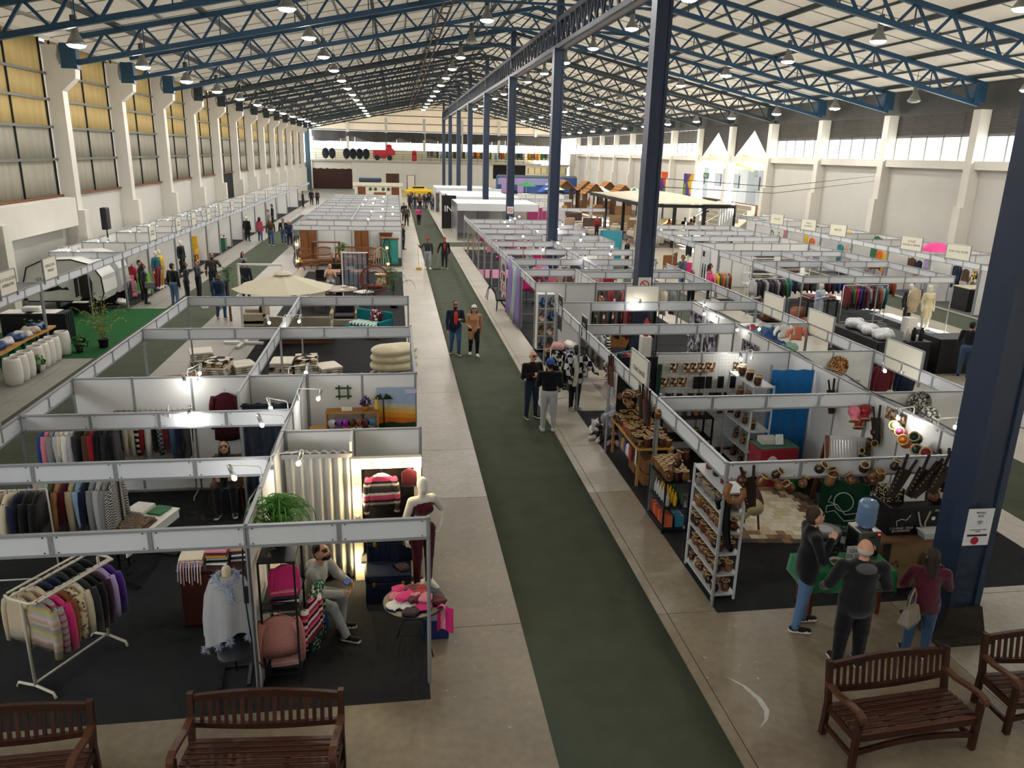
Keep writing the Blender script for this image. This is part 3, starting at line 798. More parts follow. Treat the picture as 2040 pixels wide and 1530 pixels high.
for i in range(10):
    y0, y1 = far[i], far[i + 1]
    w_ = [((-5.5, y1 - 0.1), (L1, y1 - 0.1))] if i in (0, 2, 4, 7, 9) else []
    if i == 0: w_ = [((-5.5, y1 - 0.1), (L1, y1 - 0.1))]
    stall('white fascia frame of the %s stand in the long row beyond the parasol' % kindn[i], beams=[((-5.5, y0), (L1, y0)), ((-5.5, y0), (-5.5, y1 - 0.05)), ((-2.6, y0), (-2.6, y1 - 0.05))][: (2 if i == 0 else 3)], walls=w_, posts=[(L1, y0)])
    pad('dark carpet under the %s stand in the long row' % kindn[i], -5.5, L1, y0 + 0.05, y1 - 0.15)

# ---- stalls along the corrugated wall
XW = -10.4
wn = [('ECO SOLUÇÕES\nAMBIENTAIS', 'recycled-barrel'), ('ESPAÇO DO\nTRAILER', 'camper trailer'), (None, 'coloured crate'), ('ARTE EM\nRETALHOS', 'scarf and hat'), ('MODA\nARTESANAL', 'mannequin dress'), ('FLORES', 'yellow counter'), ('PLANTAS', 'potted plant shelf'), ('ATELIÊ', 'framed picture'), ('CROCHÊ', 'blue jacket'), ('VELAS', 'green poster'), ('DOCES', 'orange lamp'), ('MEL', 'honey jar'), ('LÃS', 'wool yarn'), ('COURO', 'belt and bag'), ('SABÃO', 'soap')]
yw = [19.2, 24.4, 31.6, 34.8, 39.0, 42.0, 45.4, 48.6, 52.0, 56.0, 61.0, 66.0, 72.0, 79.0, 88.0, 100.0]
for i, (tx, d_) in enumerate(wn):
    y0, y1 = yw[i], yw[i + 1]
    fr = [((XW, y0), (XW, y1 - 0.05))]
    wl_ = [((-13.0, y0), (-13.0, y1 - 0.05))] if i > 1 else []
    if i > 2: wl_.append(((-13.0, y0), (XW - 0.05, y0)))
    else: fr.append(((-13.0, y0), (XW - 0.05, y0)))
    ps = [] if i != 1 else [(XW, 28.0)]
    stall('white fascia frame of the %s stall by the corrugated wall' % d_, beams=fr, walls=wl_, posts=ps)
    if i > 1: pad('dark carpet under the %s stall by the corrugated wall' % d_, -13.0, XW, y0 + 0.02, y1 - 0.06)
    if tx: sign('cream name board over the %s stall by the corrugated wall' % d_, tx, XW + 0.03, y0 + (0.7 if i else 3.2), PI * 0.5, 0.95, 0.62, BH + 0.02, 0.1 if i > 1 else 0.12)
carpet('turf_mat', 'bright green turf mat under the camper trailer', -13.2, -9.0, 24.0, 31.6, CARPG2, 0.012)

# ---- near right block
R0, R1, R2 = 4.42, 8.42, 10.4
ry = [9.25, 12.2, 15.2, 18.05, 21.0, 24.4]
stall('aluminium stall frame of the mate gourd stand nearest the blue post', beams=[((R0, 9.25), (R1 + 0.3, 9.25)), ((R0, 9.25), (R0, 12.2)), ((R0, 12.2), (R1, 12.2))], walls=[((R1, 9.3), (R1, 15.2))], posts=[(R0 + 0.1, 12.35)])
stall('aluminium stall frame of the leather craft stand with the wire display grid and blue curtain', beams=[((R0, 12.2), (R0, 15.2))], walls=[((R0 + 1, 15.2), (R1, 15.2))], posts=[(R0, 15.2), (7.45, 14.1)])
stall('aluminium stall frame of the pine-cone wreath stand with a white back panel', beams=[((R2, 9.25), (R2, 12.2))], walls=[((R1 + 0.05, 15.2), (R2, 15.2)), ((R1 + 0.05, 12.2), (R2, 12.2))])
stall('aluminium stall frame of the plush and poncho stand with black hanging banners', beams=[((R0, 15.25), (R0, 18.05)), ((R0, 18.05), (R1, 18.05)), ((R2, 12.25), (R2, 18.05))], walls=[((R1, 15.25), (R1, 18.05))])
stall('aluminium stall frame of the clothes stand with the pine counter and poster panels', beams=[((R0, 18.1), (R0, 21)), ((R0 + 1, 21), (R1, 21))], walls=[((R1, 18.1), (R1, 21)), ((R0 + 0.05, 21), (R0 + 1, 21))])
stall('empty aluminium fascia frame over bare floor behind the hanging baby shirts', beams=[((R1, 18.05), (R2, 18.05)), ((R1, 21), (R2, 21)), ((R2, 18.1), (R2, 21))], posts=[(R2, 21)])
stall('aluminium stall frame of the painted plate stand with white corner panels', beams=[((R0, 24.4), (R0, 27.4))], walls=[((R0, 24.4), (R0 + 2, 24.4)), ((R0 + 2, 24.4), (R0 + 2, 27.4))], posts=[(R0, 22.6)])
stall('aluminium fascia frame of the suit rail stand beneath the blue post', beams=[((R0 + 2, 24.4), (R2, 24.4)), ((R2, 21.1), (R2, 28.9)), ((R0 + 2, 26.9), (R2, 26.9))])
pad('black carpet under the mate gourd stall', R0, R1, 9.05, 18.0)
pad('pinkish vinyl mat under the pine counter stall', R0 + 1, R1, 18.2, 21.0, M('#8d7f78', rough=0.6, var=0.2, scale=3))
pad('dark carpet under the painted plate stall', R0, R0 + 2.0, 22.4, 27.4)
pad('dark carpet under the suit rail stall', R0 + 2.1, R2, 21.2, 27.0)
pad('black carpet under the pine-cone wreath stall', R1 + 0.1, R2, 9.25, 15.1)
sign('white name board reading CUIAS over the gourd stall corner', 'CUIAS BAGÉS', R0, 13.3, PI / 2, 1.05, 0.62, BH - 0.15, 0.12)
for i, (x, y, d_) in enumerate(((R2, 14.2, 'beside the two seated people'), (R2, 17.5, 'behind the wreath panel'), (R2, 20.0, 'over the empty bare-floor frame'))):
    sign('blank white board on the fascia %s' % d_, None, x, y, PI / 2, 1.2, 0.62, BH - 0.25)
sign('wide blank white board on the fascia in front of the no-smoking sign', None, 6.9, 21.0, 0, 0.98, 0.45, BH)

# ---- rows further down the centre aisle
fr2 = [27.4, 30.2, 33.4, 36.4, 39.4, 42.4, 45.4, 48.6, 51.4]
kn2 = ['lilac veil', 'ceramic plate display', 'red bow gift', 'doll and toy', 'pink bedding', 'easel and frame', 'bright bulb string', 'cosmetics']
for i in range(8):
    y0, y1 = fr2[i], fr2[i + 1]
    stall('white fascia frame of the %s stand along the centre aisle' % kn2[i], beams=[((R0, y0), (R0, y1 - 0.05)), ((R0 + 0.05, y0), (R2, y0)), ((7.4, y0), (7.4, y1 - 0.05))], walls=[((R2, y0), (R2, y1 - 0.05))] if i % 2 else [], posts=[(R2, y0)])
    pad('dark carpet under the %s stand along the centre aisle' % kn2[i], R0, R2, y0 + 0.02, y1 - 0.06, M('#b0708c', rough=0.95, var=0.1) if i == 4 else None)
# shell-scheme booths with flat tops
def booth(label, x0, x1, y0, y1, h, mats, roof=True):
    t = thing('exhibition_booth', label, 'stall', (x0, y0, 0))
    for i in range(int(x1 - x0)):
        pbox('wall_panel', (i + 0.5, y1 - y0, h / 2), (0.97, 0.04, h), mats[i % len(mats)], t)
    n = int(y1 - y0)
    for i in range(n): pbox('wall_panel', (0, i + 0.5, h / 2), (0.04, 0.97, h), mats[0], t)
    for (px, py) in ((0, 0), (x1 - x0, 0), (0, y1 - y0), (x1 - x0, y1 - y0)): pbox('post', (px, py, h / 2), (0.06, 0.06, h), ALU, t)
    if roof:
        for i in range(int(x1 - x0)): pbox('roof_panel', (i + 0.5, (y1 - y0) / 2, h), (0.97, y1 - y0, 0.03), INF, t)
    pbox('header', ((x1 - x0) / 2, 0, h - 0.25), (x1 - x0, 0.05, 0.5), INF, t)
    return t
GLS = M('#b9bec0', rough=0.12, var=0.05, metal=0.3)
PINK = M('#b53a78', rough=0.6, var=0.06)
b1 = booth('silver-walled exhibition booth with flat panel roof on the centre aisle', 4.4, 10.4, 57.2, 62.5, 2.6, [GLS, PANEL])
b2 = booth('black-fronted exhibition booth with white letters behind the silver booth', 4.4, 10.4, 66, 71, 2.6, [BLACKM, PANEL])
pbox('front_panel', (0.0, -0.02, 1.35), (1.2, 0.06, 2.7), BLACKM, b2); text('IN', 0.7, M('#f0f0f0', var=0), b2, (-0.05, -0.06, 1.6), (PI / 2, 0, 0))
booth('white exhibition booth with red header near the yellow car', 4.2, 11.2, 84, 90, 2.5, [PANEL])
booth('plain white exhibition booth behind the black-fronted one', 4.4, 10.4, 74, 80, 2.4, [PANEL, INF])
pw_ = thing('display_wall', 'magenta and white panelled display wall beside a blue post', 'display', (10.6, 61, 0))
for i, mt in enumerate((PINK, PINK, PANEL, M('#d8cfd8', rough=0.6))): pbox('panel', (0.75 * i - (0.75 if i % 2 else 0) + 0.4, 0, 0.65 + 1.0 * (i % 2)), (1.45, 0.05, 0.95), mt, pw_)

# ---- big knitwear block across the right aisle
stall('aluminium fascia frame of the big knitwear stand with mannequins in the sunlight', beams=[((14.45, 25.85), (20.45, 25.85)), ((14.45, 25.85), (14.45, 29.9)), ((20.45, 25.85), (20.45, 29.9)), ((14.45, 29.9), (20.45, 29.9)), ((17.45, 25.9), (17.45, 29.9))])
stall('aluminium fascia frame of the blanket shelf stand behind the big knitwear stand', beams=[((14.5, 33.4), (20.4, 33.4)), ((20.45, 29.95), (20.45, 36.4)), ((14.45, 29.95), (14.45, 33.4)), ((17.45, 29.95), (17.45, 33.4))], walls=[((14.5, 36.4), (20.4, 36.4))])
stall('aluminium fascia frame of the white-walled stand with the tall fashion poster', beams=[((14.5, 39.5), (20.4, 39.5)), ((14.45, 36.4), (14.45, 44))], walls=[((14.45, 33.5), (14.45, 36.4)), ((20.45, 36.5), (20.45, 39.5))])
stall('aluminium fascia frame of the rattan furniture stand beyond the fashion poster', beams=[((14.5, 42.6), (20.4, 42.6)), ((20.45, 39.6), (20.45, 46)), ((14.5, 46), (20.4, 46))])
pad('dark carpet under the big knitwear stall', 14.45, 20.4, 25.9, 33.4)
rn = ['ATELIÊ\nD MAMA', 'TUA TAL FLOR', 'ATELIÊ\nANGELA MARIA', None, 'BISCUIT', 'MÃOS\nARTEIRAS', 'CROCHÊ']
rd_ = ['pink tablecloth', 'dark counter', 'pink umbrella', 'colourful mirror', 'toy and plush', 'lilac banner', 'white poster']
yr = [25.0, 29.2, 32.4, 35.6, 38.8, 42.0, 46.0, 50.5]
for i in range(7):
    y0, y1 = yr[i], yr[i + 1]
    stall('white fascia frame of the %s stall by the window wall' % rd_[i], beams=[((24.2, y0), (24.2, y1 - 0.05))], walls=[((27.6, y0), (27.6, y1 - 0.05)), ((24.25, y1 - 0.03), (27.6, y1 - 0.03))])
    pad('grey carpet under the %s stall by the window wall' % rd_[i], 24.2, 27.6, y0 + 0.02, y1 - 0.06, M('#55575a', rough=0.95, var=0.1))
    if rn[i]: sign('cream name board over the %s stall by the window wall' % rd_[i], rn[i], 24.15, y0 + 1.4, -PI / 2 + 0.35, 1.1, 0.62, BH + 0.02, 0.13)
stall('plain white fascia frame at the far end of the window wall stalls', beams=[((25.2, 51), (25.2, 57))], walls=[((27.8, 51), (27.8, 57)), ((25.2, 54), (27.8, 54))])

# ================================================================== building kit: clothes, racks, figures, small goods
CN={'black':'#17181b','charcoal':'#33353a','navy':'#1b2440','blue':'#2b4a86','sky blue':'#8fb1d2','grey':'#8b8d90','light grey':'#b7b8ba','cream':'#ddd2b8','beige':'#bfae93','brown':'#5a4032','dark brown':'#38281f','tan':'#b4855c','red':'#a01f2a','burgundy':'#541423','wine':'#6b1c2c','pink':'#d77f92','hot pink':'#d5307a','rose':'#c99a98','purple':'#44237c','plum':'#34202f','lilac':'#b7a3d6','white':'#e6e4df','green':'#2f6b46','olive':'#5a5a3a','teal':'#23636b','mustard':'#b98a2a','yellow':'#e0b52a','orange':'#d8692a','rust':'#8c4a2a','mint':'#a9d8c6','coral':'#e2836a','khaki':'#8c8060','turquoise':'#2c8c96','lime':'#9ccc3a'}
def cmat(c):
 if not isinstance(c,str):return c
 return fab(CN.get(c,c))
def garment_mesh(kind,seed=0):
 r=random.Random(seed);m=MB();n=14
 L={'sweater':0.66,'coat':0.95,'vest':0.6,'dress':1.1,'shirt':0.45,'blouse':0.6}[kind]
 wv=r.random()*6
 prof=[(-0.055,0.06,0.035),(-0.075,0.10,0.04),(-0.12,0.19,0.036),(-0.17,0.225,0.04),(-0.3,0.22,0.042),(-0.3-(L-.3)*.5,0.225,0.045),(-L,0.235 if kind!='dress' else 0.3,0.05),(-L+0.015,0.22,0.035)]
 if kind=='shirt':prof=[(z*0.9,w*0.72,t*0.6)for(z,w,t)in prof]
 secs=[]
 for i,(z,w,t)in enumerate(prof):
  q=[]
  for j in range(n):
   a=2*PI*j/n
   fold=1+0.3*math.sin(6*a+wv+z*3)*min(1,-z*1.6)
   ca,sa=math.cos(a),math.sin(a)
   q.append((w*math.copysign(abs(ca)**.55,ca),t*math.copysign(abs(sa)**.7,sa)*fold,z+(0.02*math.sin(3*a+wv)if i>=len(prof)-2 else 0)))
  secs.append(q)
 m.loft(list(reversed(secs)))
 if kind not in('vest',):
  sl=0.6 if kind!='shirt' else 0.2
  for s_ in(-1,1):
   w0=0.19 if kind!='shirt' else 0.14
   sw=r.uniform(-0.03,0.03);out=0.06 if kind!='shirt' else 0.12
   m.tube([(s_*w0,0,-0.13),(s_*(w0+out*.7),sw*.4,-0.13-sl*0.25),(s_*(w0+out),sw,-0.13-sl*0.6),(s_*(w0+out*.9),sw*1.6,-0.13-sl),(s_*(w0+out*.9),sw*1.6,-0.12-sl)],[0.062,0.06,0.052,0.045,0.03],8)
 return m.mesh(kind,fab('#888888'),True)
HANG=M('#1c1c1e',rough=0.4,var=0.05)
def hanger_mesh():
 m=MB()
 m.tube([(0,0,-0.07),(0,0,-0.02),(0.018,0,0.0),(0.0,0,0.02),(-0.018,0,0.008)],0.004,5)
 m.tube([(-0.2,0,-0.125),(0,0,-0.068),(0.2,0,-0.125)],0.007,5)
 return m.mesh('hanger',HANG)
HANGER=hanger_mesh()
def garment(kind,color,label,loc,ang,seed=0,group=None,sc=1.0,hanger=True):
 me=cached(('gar',kind,seed%4),lambda:garment_mesh(kind,seed%4*7+3))
 nm={'sweater':'knit_sweater','coat':'coat','vest':'vest','dress':'dress','shirt':'small_shirt','blouse':'blouse'}[kind]
 o=ob(nm,me,None,loc,(0,0,ang),(sc,sc,sc),cmat(color))
 tag(o,label,'clothing',group)
 if hanger:ob('hanger',HANGER,o)
 return o
def rail_clothes(a,b,items,where,kind='sweater',sc=1.0,group=None,frm='from near end',jit=0.5):
 """items: colour names in order along the rail a->b"""
 a,b=Vector(a),Vector(b);d=b-a;n=len(items);ang=math.atan2(d.y,d.x)-PI/2
 r=random.Random(len(where)*7+n)
 for i,it in enumerate(items):
  k=kind;c=it;cn=it
  if isinstance(it,tuple):cn,c=it[0],it[1];k=it[2]if len(it)>2 else kind
  p=a+d*((i+0.5)/n)
  kn={'sweater':'knit sweater','coat':'coat','vest':'sleeveless vest','dress':'long garment','shirt':'shirt','blouse':'blouse'}[k]
  garment(k,c,'%s %s, %s %s on %s'%(cn,kn,ORD[i],frm,where),p,ang+r.uniform(-0.12,0.12)*jit+(PI if r.random()<.5 else 0),i+n,group or('clothes on '+where),sc*r.uniform(0.94,1.04))
WTUBE=M('#dcdad4',rough=0.4,var=0.05)
def rack(label,x,y,ang,length,height,mat=None,feet=0.5,lower=True):
 """single-rail clothes rack, rail along local X centred on (x, y)"""
 mat=mat or WTUBE
 t=thing('clothes_rack',label,'clothes rack',(x,y,0),ang);L=length/2
 MB().tube([(-L,0,height),(L,0,height)],0.014,8).obj('rail',mat,t,smooth=True)
 for s_ in(-1,1):
  MB().tube([(s_*L,0,0.05),(s_*L,0,height)],0.014,8).obj('upright',mat,t,smooth=True)
  MB().tube([(s_*L,-feet/2,0.012),(s_*L,-feet/2+0.05,0.06),(s_*L,feet/2-0.05,0.06),(s_*L,feet/2,0.012)],0.014,8).obj('foot',mat,t,smooth=True)
 if lower:MB().tube([(-L,0,0.16),(L,0,0.16)],0.012,8).obj('lower_bar',mat,t,smooth=True)
 return t
SKIN=['#c99478','#b9805f','#d6a58b','#a87254']
def fig_prims(H,o):
 P=[];face=o.get('face',True);fat=o.get('fat',1.0);sl=o.get('loose',1.0)
 lean=o.get('lean',0.0);coat=o.get('coat',0.0);fem=o.get('fem',False)
 hz=o.get('hipz',0.52*H);dz=hz-0.52*H
 tw=(0.94 if fem else 1.0)*fat
 def U(x,y,z):
  zz=z*H+dz;f=max(0,zz-hz)
  return np.array([x*H,y*H-lean*f,zz-abs(lean)*lean*f*0.25])
 sho=o.get('short_sleeve',False)
 C=lambda a,b,ra,rb,tg,fl=(1,1,1):P.append(('c',a,b,ra*H,rb*H,tg,fl))
 E=lambda c,r,tg:P.append(('e',c,[q*H for q in r],tg))
 for s_,key in((1,'ll'),(-1,'rl')):
  hp=np.array([s_*0.052*H,0.0,hz])
  kn,an=o.get(key,((0.0,-0.005,-0.235),(0.0,0.012,-0.24)))
  K=hp+np.array(kn)*H;A=K+np.array(an)*H
  lw=(1.05 if fem else 1.0)*fat**0.5
  bt=0 if o.get('bare_legs')else 2
  C(hp,K,0.062*lw,0.043*sl*lw,bt);C(K,A,0.041*sl*lw,0.029*sl*lw,bt)
  fd=np.array(o.get(key+'_foot',(s_*0.15,-1,0)),float);fd/=np.linalg.norm(fd)
  hl=A+np.array([0,0,-0.018*H])-fd*0.02*H;te=hl+fd*0.115*H
  ft=0 if o.get('barefoot')else 3
  C(hl,te,0.026,0.022,ft,(1,1,0.9));C(hl+[0,0,-0.016*H],te+[0,0,-0.012*H],0.026,0.024,0 if o.get('barefoot')else 7,(1.05,1.05,0.45))
 E((0,0.004,hz+0.008*H),(0.1*tw,0.075*fat,0.072),1 if coat else 2)
 tg=0 if o.get('bra')else 1
 C(U(0,0,0.57),U(0,-0.004,0.73),(0.08 if fem else 0.09)*tw,0.103*tw,tg,(1,0.7*fat,1))
 C(U(-0.088*tw,0.004,0.782),U(0.088*tw,0.004,0.782),0.046,0.046,tg,(1,0.95,0.9))
 if o.get('bra'):C(U(0,-.004,.695),U(0,-.006,.735),.101*tw,.108*tw,1,(1,.74,.5))
 if fem:
  for s_ in(-1,1):E(U(s_*0.04,-0.05,0.718),(0.036,0.028,0.034),1)
 if coat:
  C(U(0,0.004,0.6),np.array([0,0.004,hz]),0.1*tw,0.108*tw,1,(1,0.76*fat,1))
  for s_ in(-1,1):C(np.array([s_*0.046*H,0.004,hz+0.02*H]),np.array([s_*0.048*H,0.004,hz-coat*H]),0.07,0.074,1,(1,0.9,1))
 if o.get('inner'):E(U(0,-0.062*fat-0.012,0.7),(0.028,0.024,0.11),6)
 for s_,key in((1,'la'),(-1,'ra')):
  S=U(s_*0.118*tw,0.004,0.787)
  e,w=o.get(key,((0.035*s_,0.01,-0.165),(0.0,-0.03,-0.14)))
  El=S+np.array(e)*H;Wr=El+np.array(w)*H
  a=0.038 if not fem else 0.034;a*=o.get('sleeve',1.0)
  C(S,El,a*1.06,a*0.86,tg);C(El,Wr,a*0.84,a*0.68,0 if sho else 1)
  d=(Wr-El)/np.linalg.norm(Wr-El)
  o.setdefault('_hands',[]).append((Wr,d,s_))
  if o.get('res',0.016)>0.013 or not face:C(Wr,Wr+d*0.06*H,0.02,0.014,0)
 nk=U(0,0.008,0.80);tn=o.get('turn',0.0);nod=o.get('nod',0.0)
 hc=nk+np.array([0,-0.012*H-lean*0.07*H,0.118*H])
 C(nk-[0,0,0.01*H],hc-[0,0,0.05*H],0.033,0.03,6 if o.get('scarf')else 0)
 if o.get('collar'):C(nk+[0,0,0.0],nk+[0,-0.004*H,0.022*H],0.044,0.04,1)
 if o.get('hood'):E(U(0,0.06,0.80),(0.07,0.04,0.035),6)
 cs,sn=math.cos(tn),math.sin(tn);cn,s2=math.cos(nod),math.sin(nod)
 def Hd(x,y,z):
  y,z=y*cn+z*s2,-y*s2+z*cn
  return hc+np.array([x*cs-y*sn,x*sn+y*cs,z])*H
 sw=abs(sn)>0.7
 R=lambda x,y,z:(y,x,z)if sw else(x,y,z)
 E(Hd(0,0.002,0.008),R(0.044,0.054,0.06),0)
 E(Hd(0,-0.018,-0.028),R(0.035,0.038,0.036),0)
 if face:
  C(Hd(0,-0.052,0.004),Hd(0,-0.062,-0.014),0.0065,0.0085,0)
  for s_ in(-1,1):
   E(Hd(s_*0.0175,-0.0475,0.004),(0.0085,0.0085,0.0055),5)
   E(Hd(s_*0.0185,-0.049,0.0135),R(0.0115,0.006,0.004),5)
   E(Hd(s_*0.044,0.006,-0.004),R(0.006,0.013,0.018),0)
  E(Hd(0,-0.052,-0.034),R(0.014,0.006,0.004),8)
 hr=o.get('hs','short')
 if hr in('short','long','bun','thin','curly'):
  k=1.12 if hr=='curly' else 1.0
  E(Hd(0,0.011,0.021),R(0.048*k,0.054*k,0.055*k),4)
  E(Hd(0,0.024,-0.012),R(0.045*k,0.04*k,0.045*k),4)
  if hr=='thin':pass
 if hr=='long':
  C(Hd(0,0.03,0.0),Hd(0,0.045,-0.13),0.046,0.042,4)
  for s_ in(-1,1):C(Hd(s_*0.04,0.004,0.01),Hd(s_*0.05,-0.002,-0.11),0.016,0.018,4)
 if hr=='bun':E(Hd(0,0.055,0.035),(0.028,0.028,0.028),4)
 if hr=='fringe_ring':E(Hd(0,0.02,-0.01),R(0.0455,0.044,0.026),4)
 if o.get('beard'):E(Hd(0,-0.024,-0.043),R(0.034,0.036,0.03),4)
 if o.get('glasses'):
  for s_ in(-1,1):E(Hd(s_*0.0185,-0.054,0.004),R(0.013,0.004,0.008),5)
 if o.get('cap'):
  E(Hd(0,0.006,0.036),R(0.05,0.058,0.044),6)
  if o['cap']=='brim':E(Hd(0,-0.058,0.03),R(0.038,0.035,0.006),6)
  if o['cap']=='backbrim':E(Hd(0,0.06,0.022),R(0.036,0.03,0.007),6)
 return P
def hand_arrays():
 P=[('c',(0,0,0.01),(0,0.002,-0.035),0.022,0.026,0,(1,0.62,1)),('c',(-0.02,0,-0.05),(0.02,0,-0.05),0.022,0.021,0,(1,0.6,1))]
 for i,(x,l)in enumerate(((-0.029,0.06),(-0.0105,0.072),(0.0095,0.078),(0.028,0.07))):
  a=np.array([x,0,-0.066]);b=a+[x*0.05,-0.012,-l*0.45];c=b+[0,-0.03,-l*0.42]
  P.append(('c',a,b,0.0098,0.009,0));P.append(('c',b,c,0.0088,0.0072,0))
 P.append(('c',(0.026,-0.004,-0.018),(0.05,-0.016,-0.05),0.013,0.0105,0));P.append(('c',(0.05,-0.016,-0.05),(0.047,-0.034,-0.076),0.01,0.008,0))
 return sdf_mesh(P,0.0055,0.006)
def figure_mesh(name,H,o,mats):
 res=o.get('res',0.016)
 P=fig_prims(H,o);V,F,ft=sdf_mesh(P,res,o.get('k',0.022 if res<0.02 else 0.03))
 if res<=0.013 and o.get('hands',True):
  hv,hf,ht=cached('hand',hand_arrays)
  for(w,d,s_)in o['_hands']:
   D=Vector(d);pl=Vector((-s_,-0.4,0));z=-D;x=pl-pl.dot(z)*z
   if x.length<0.1:x=Vector((0,-1,0))-Vector((0,-1,0)).dot(z)*z
   y=-x.normalized();xx=y.cross(z);R3=np.array([[xx.x,y.x,z.x],[xx.y,y.y,z.y],[xx.z,y.z,z.z]])
   q=hv.copy();q[:,0]*=s_
   q=q@R3.T*(H/1.75)+np.array(w)
   f=hf if s_>0 else hf[:,::-1]
   F=np.concatenate([F,f+len(V)]);V=np.concatenate([V,q]);ft=np.concatenate([ft,ht])
 return np_mesh(name,V,F,ft,mats)
def person(label,x,y,ang,H=1.72,skin=0,top='black',bottom='navy',shoe='black',hair='#231a15',extra='white',sole='#d8d5cf',z=0.0,group=None,name='person',cat='person',**o):
 fm=lambda c:cmat(c)
 sk=M(SKIN[skin]if isinstance(skin,int)else skin,rough=0.55,var=0.06,scale=20)
 mats=[sk,fm(top),fm(bottom),fm(shoe),M(hair,rough=0.6,var=0.25,scale=60,bump=0.4,bscale=200),M('#2a211d',rough=0.5),fm(extra),M(sole,rough=0.7),M('#9c5a4e',rough=0.6)]
 me=figure_mesh(name,H,o,mats)
 return tag(ob(name,me,None,(x,y,z),(0,0,ang)),label,cat,group)
STAND=dict(ll=((0.012,-0.005,-0.235),(0.008,0.012,-0.24)),rl=((-0.012,-0.005,-0.235),(-0.008,0.012,-0.24)))
WALK=dict(ll=((0.004,-0.07,-0.225),(0.0,0.02,-0.24)),rl=((-0.004,0.03,-0.234),(0.0,0.075,-0.228)),la=((0.03,0.05,-0.16),(0,0.0,-0.145)),ra=((-0.03,-0.035,-0.165),(0,-0.06,-0.13)))
FOLD=dict(la=((0.03,-0.02,-0.16),(-0.12,-0.08,0.03)),ra=((-0.03,-0.02,-0.16),(0.12,-0.09,0.05)))
PHONE=dict(la=((0.03,-0.02,-0.16),(-0.06,-0.12,0.06)),ra=((-0.03,-0.02,-0.16),(0.06,-0.12,0.06)))
SIT=dict(hipz=0.52,ll=((0.03,-0.225,-0.01),(0.0,-0.02,-0.24)),rl=((-0.03,-0.225,-0.01),(0.0,-0.02,-0.24)),la=((0.03,-0.06,-0.15),(-0.05,-0.12,0.0)),ra=((-0.03,-0.06,-0.15),(0.05,-0.12,0.0)))
BULB=glow('#fffdf4',40.0,key='bulb')
CHROME=M('#c8c8c6',rough=0.25,metal=0.8,var=0.05)
def spot_lamp(label,x,y,ang,z=BH,watt=5,warm=False,lit=True):
 t=thing('arm_spot_lamp',label,'lamp',(x,y,z),ang)
 me=cached('sp_arm',lambda:MB().tube([(0,0,-0.08),(0,0,0.1),(0.03,0,0.13),(0.36,0,0.13),(0.38,0,0.1)],0.008,6).box((0,0,-0.05),(0.05,0.05,0.06)).mesh('arm',WTUBE))
 ob('arm',me,t)
 so=ob('socket',cached('sp_sock',lambda:MB().lathe([(0.028,-0.1),(0.03,-0.02),(0.03,0.06),(0.02,0.07)],10).mesh('socket',CHROME,True)),t,(0.38,0,0.08),(0,0.3,0))
 ob('bulb',cached('sp_bulb',lambda:MB().blob((0,0,0),(0.032,0.032,0.04),n=10,m=8).mesh('bulb',BULB,True)),so,(-.0,0,-0.12))
 if lit:
  d=bpy.data.lights.get('spot_bulb')or bpy.data.lights.new('spot_bulb','POINT');d.energy=watt;d.shadow_soft_size=0.05;d.color=(1,0.97,0.9)
  lo=bpy.data.objects.new('bulb_light',d);COL.objects.link(lo);lo.location=(0.36,0,-0.1);lo.parent=t
 return t
def lathe_obj(name,prof,mat,label,cat,loc,n=16,group=None,rot=(0,0,0)):
 return tag(ob(name,MB().lathe(prof,n).mesh(name,mat,True),None,loc,rot),label,cat,group)
GOURD=[M(c,rough=0.28,var=0.35,scale=14,spec=0.5)for c in('#5b2f1a','#6f4424','#3a2014','#7d5630')]
RIM=M('#b89c68',rough=0.4,var=0.15,scale=20)
DARKIN=M('#20140d',rough=0.8)
GPROF=[[(0.018,0),(0.045,0.012),(0.056,0.045),(0.05,0.075),(0.034,0.095),(0.03,0.105),(0.04,0.125),(0.05,0.14)],[(0.03,0),(0.05,0.02),(0.058,0.05),(0.054,0.085),(0.046,0.115),(0.05,0.135)],[(0.012,0),(0.038,0.015),(0.05,0.05),(0.04,0.08),(0.026,0.1),(0.032,0.12),(0.045,0.13)]]
def gourd(label,loc,v=0,col=0,sc=1.0,group=None,rot=(0,0,0),mat=None):
 me=cached(('gourd',v),lambda:MB().lathe(GPROF[v],12).mesh('mate_gourd',GOURD[0],True))
 o=ob('mate_gourd',me,None,loc,rot,(sc,sc,sc),mat or GOURD[col%4]);tag(o,label,'mate gourd',group)
 r,z=GPROF[v][-1]
 ob('rim',cached(('rim',v),lambda:MB().lathe([(r*0.8,z),(r*1.02,z-0.008),(r*1.05,z+0.002),(r*0.9,z+0.006),(r*0.72,z-0.002)],12,cap=False).lathe([(r*0.8,z-0.003),(0.001,z-0.004)],12,mi=1,cap=False).mesh('rim',[RIM,DARKIN],True)),o)
 return o
LEAF=[M(c,rough=0.55,var=0.3,scale=10)for c in('#3f7a2c','#2c5a24','#5b8a34','#24481f')]
POTM=M('#2a2522',rough=0.6,var=0.2)
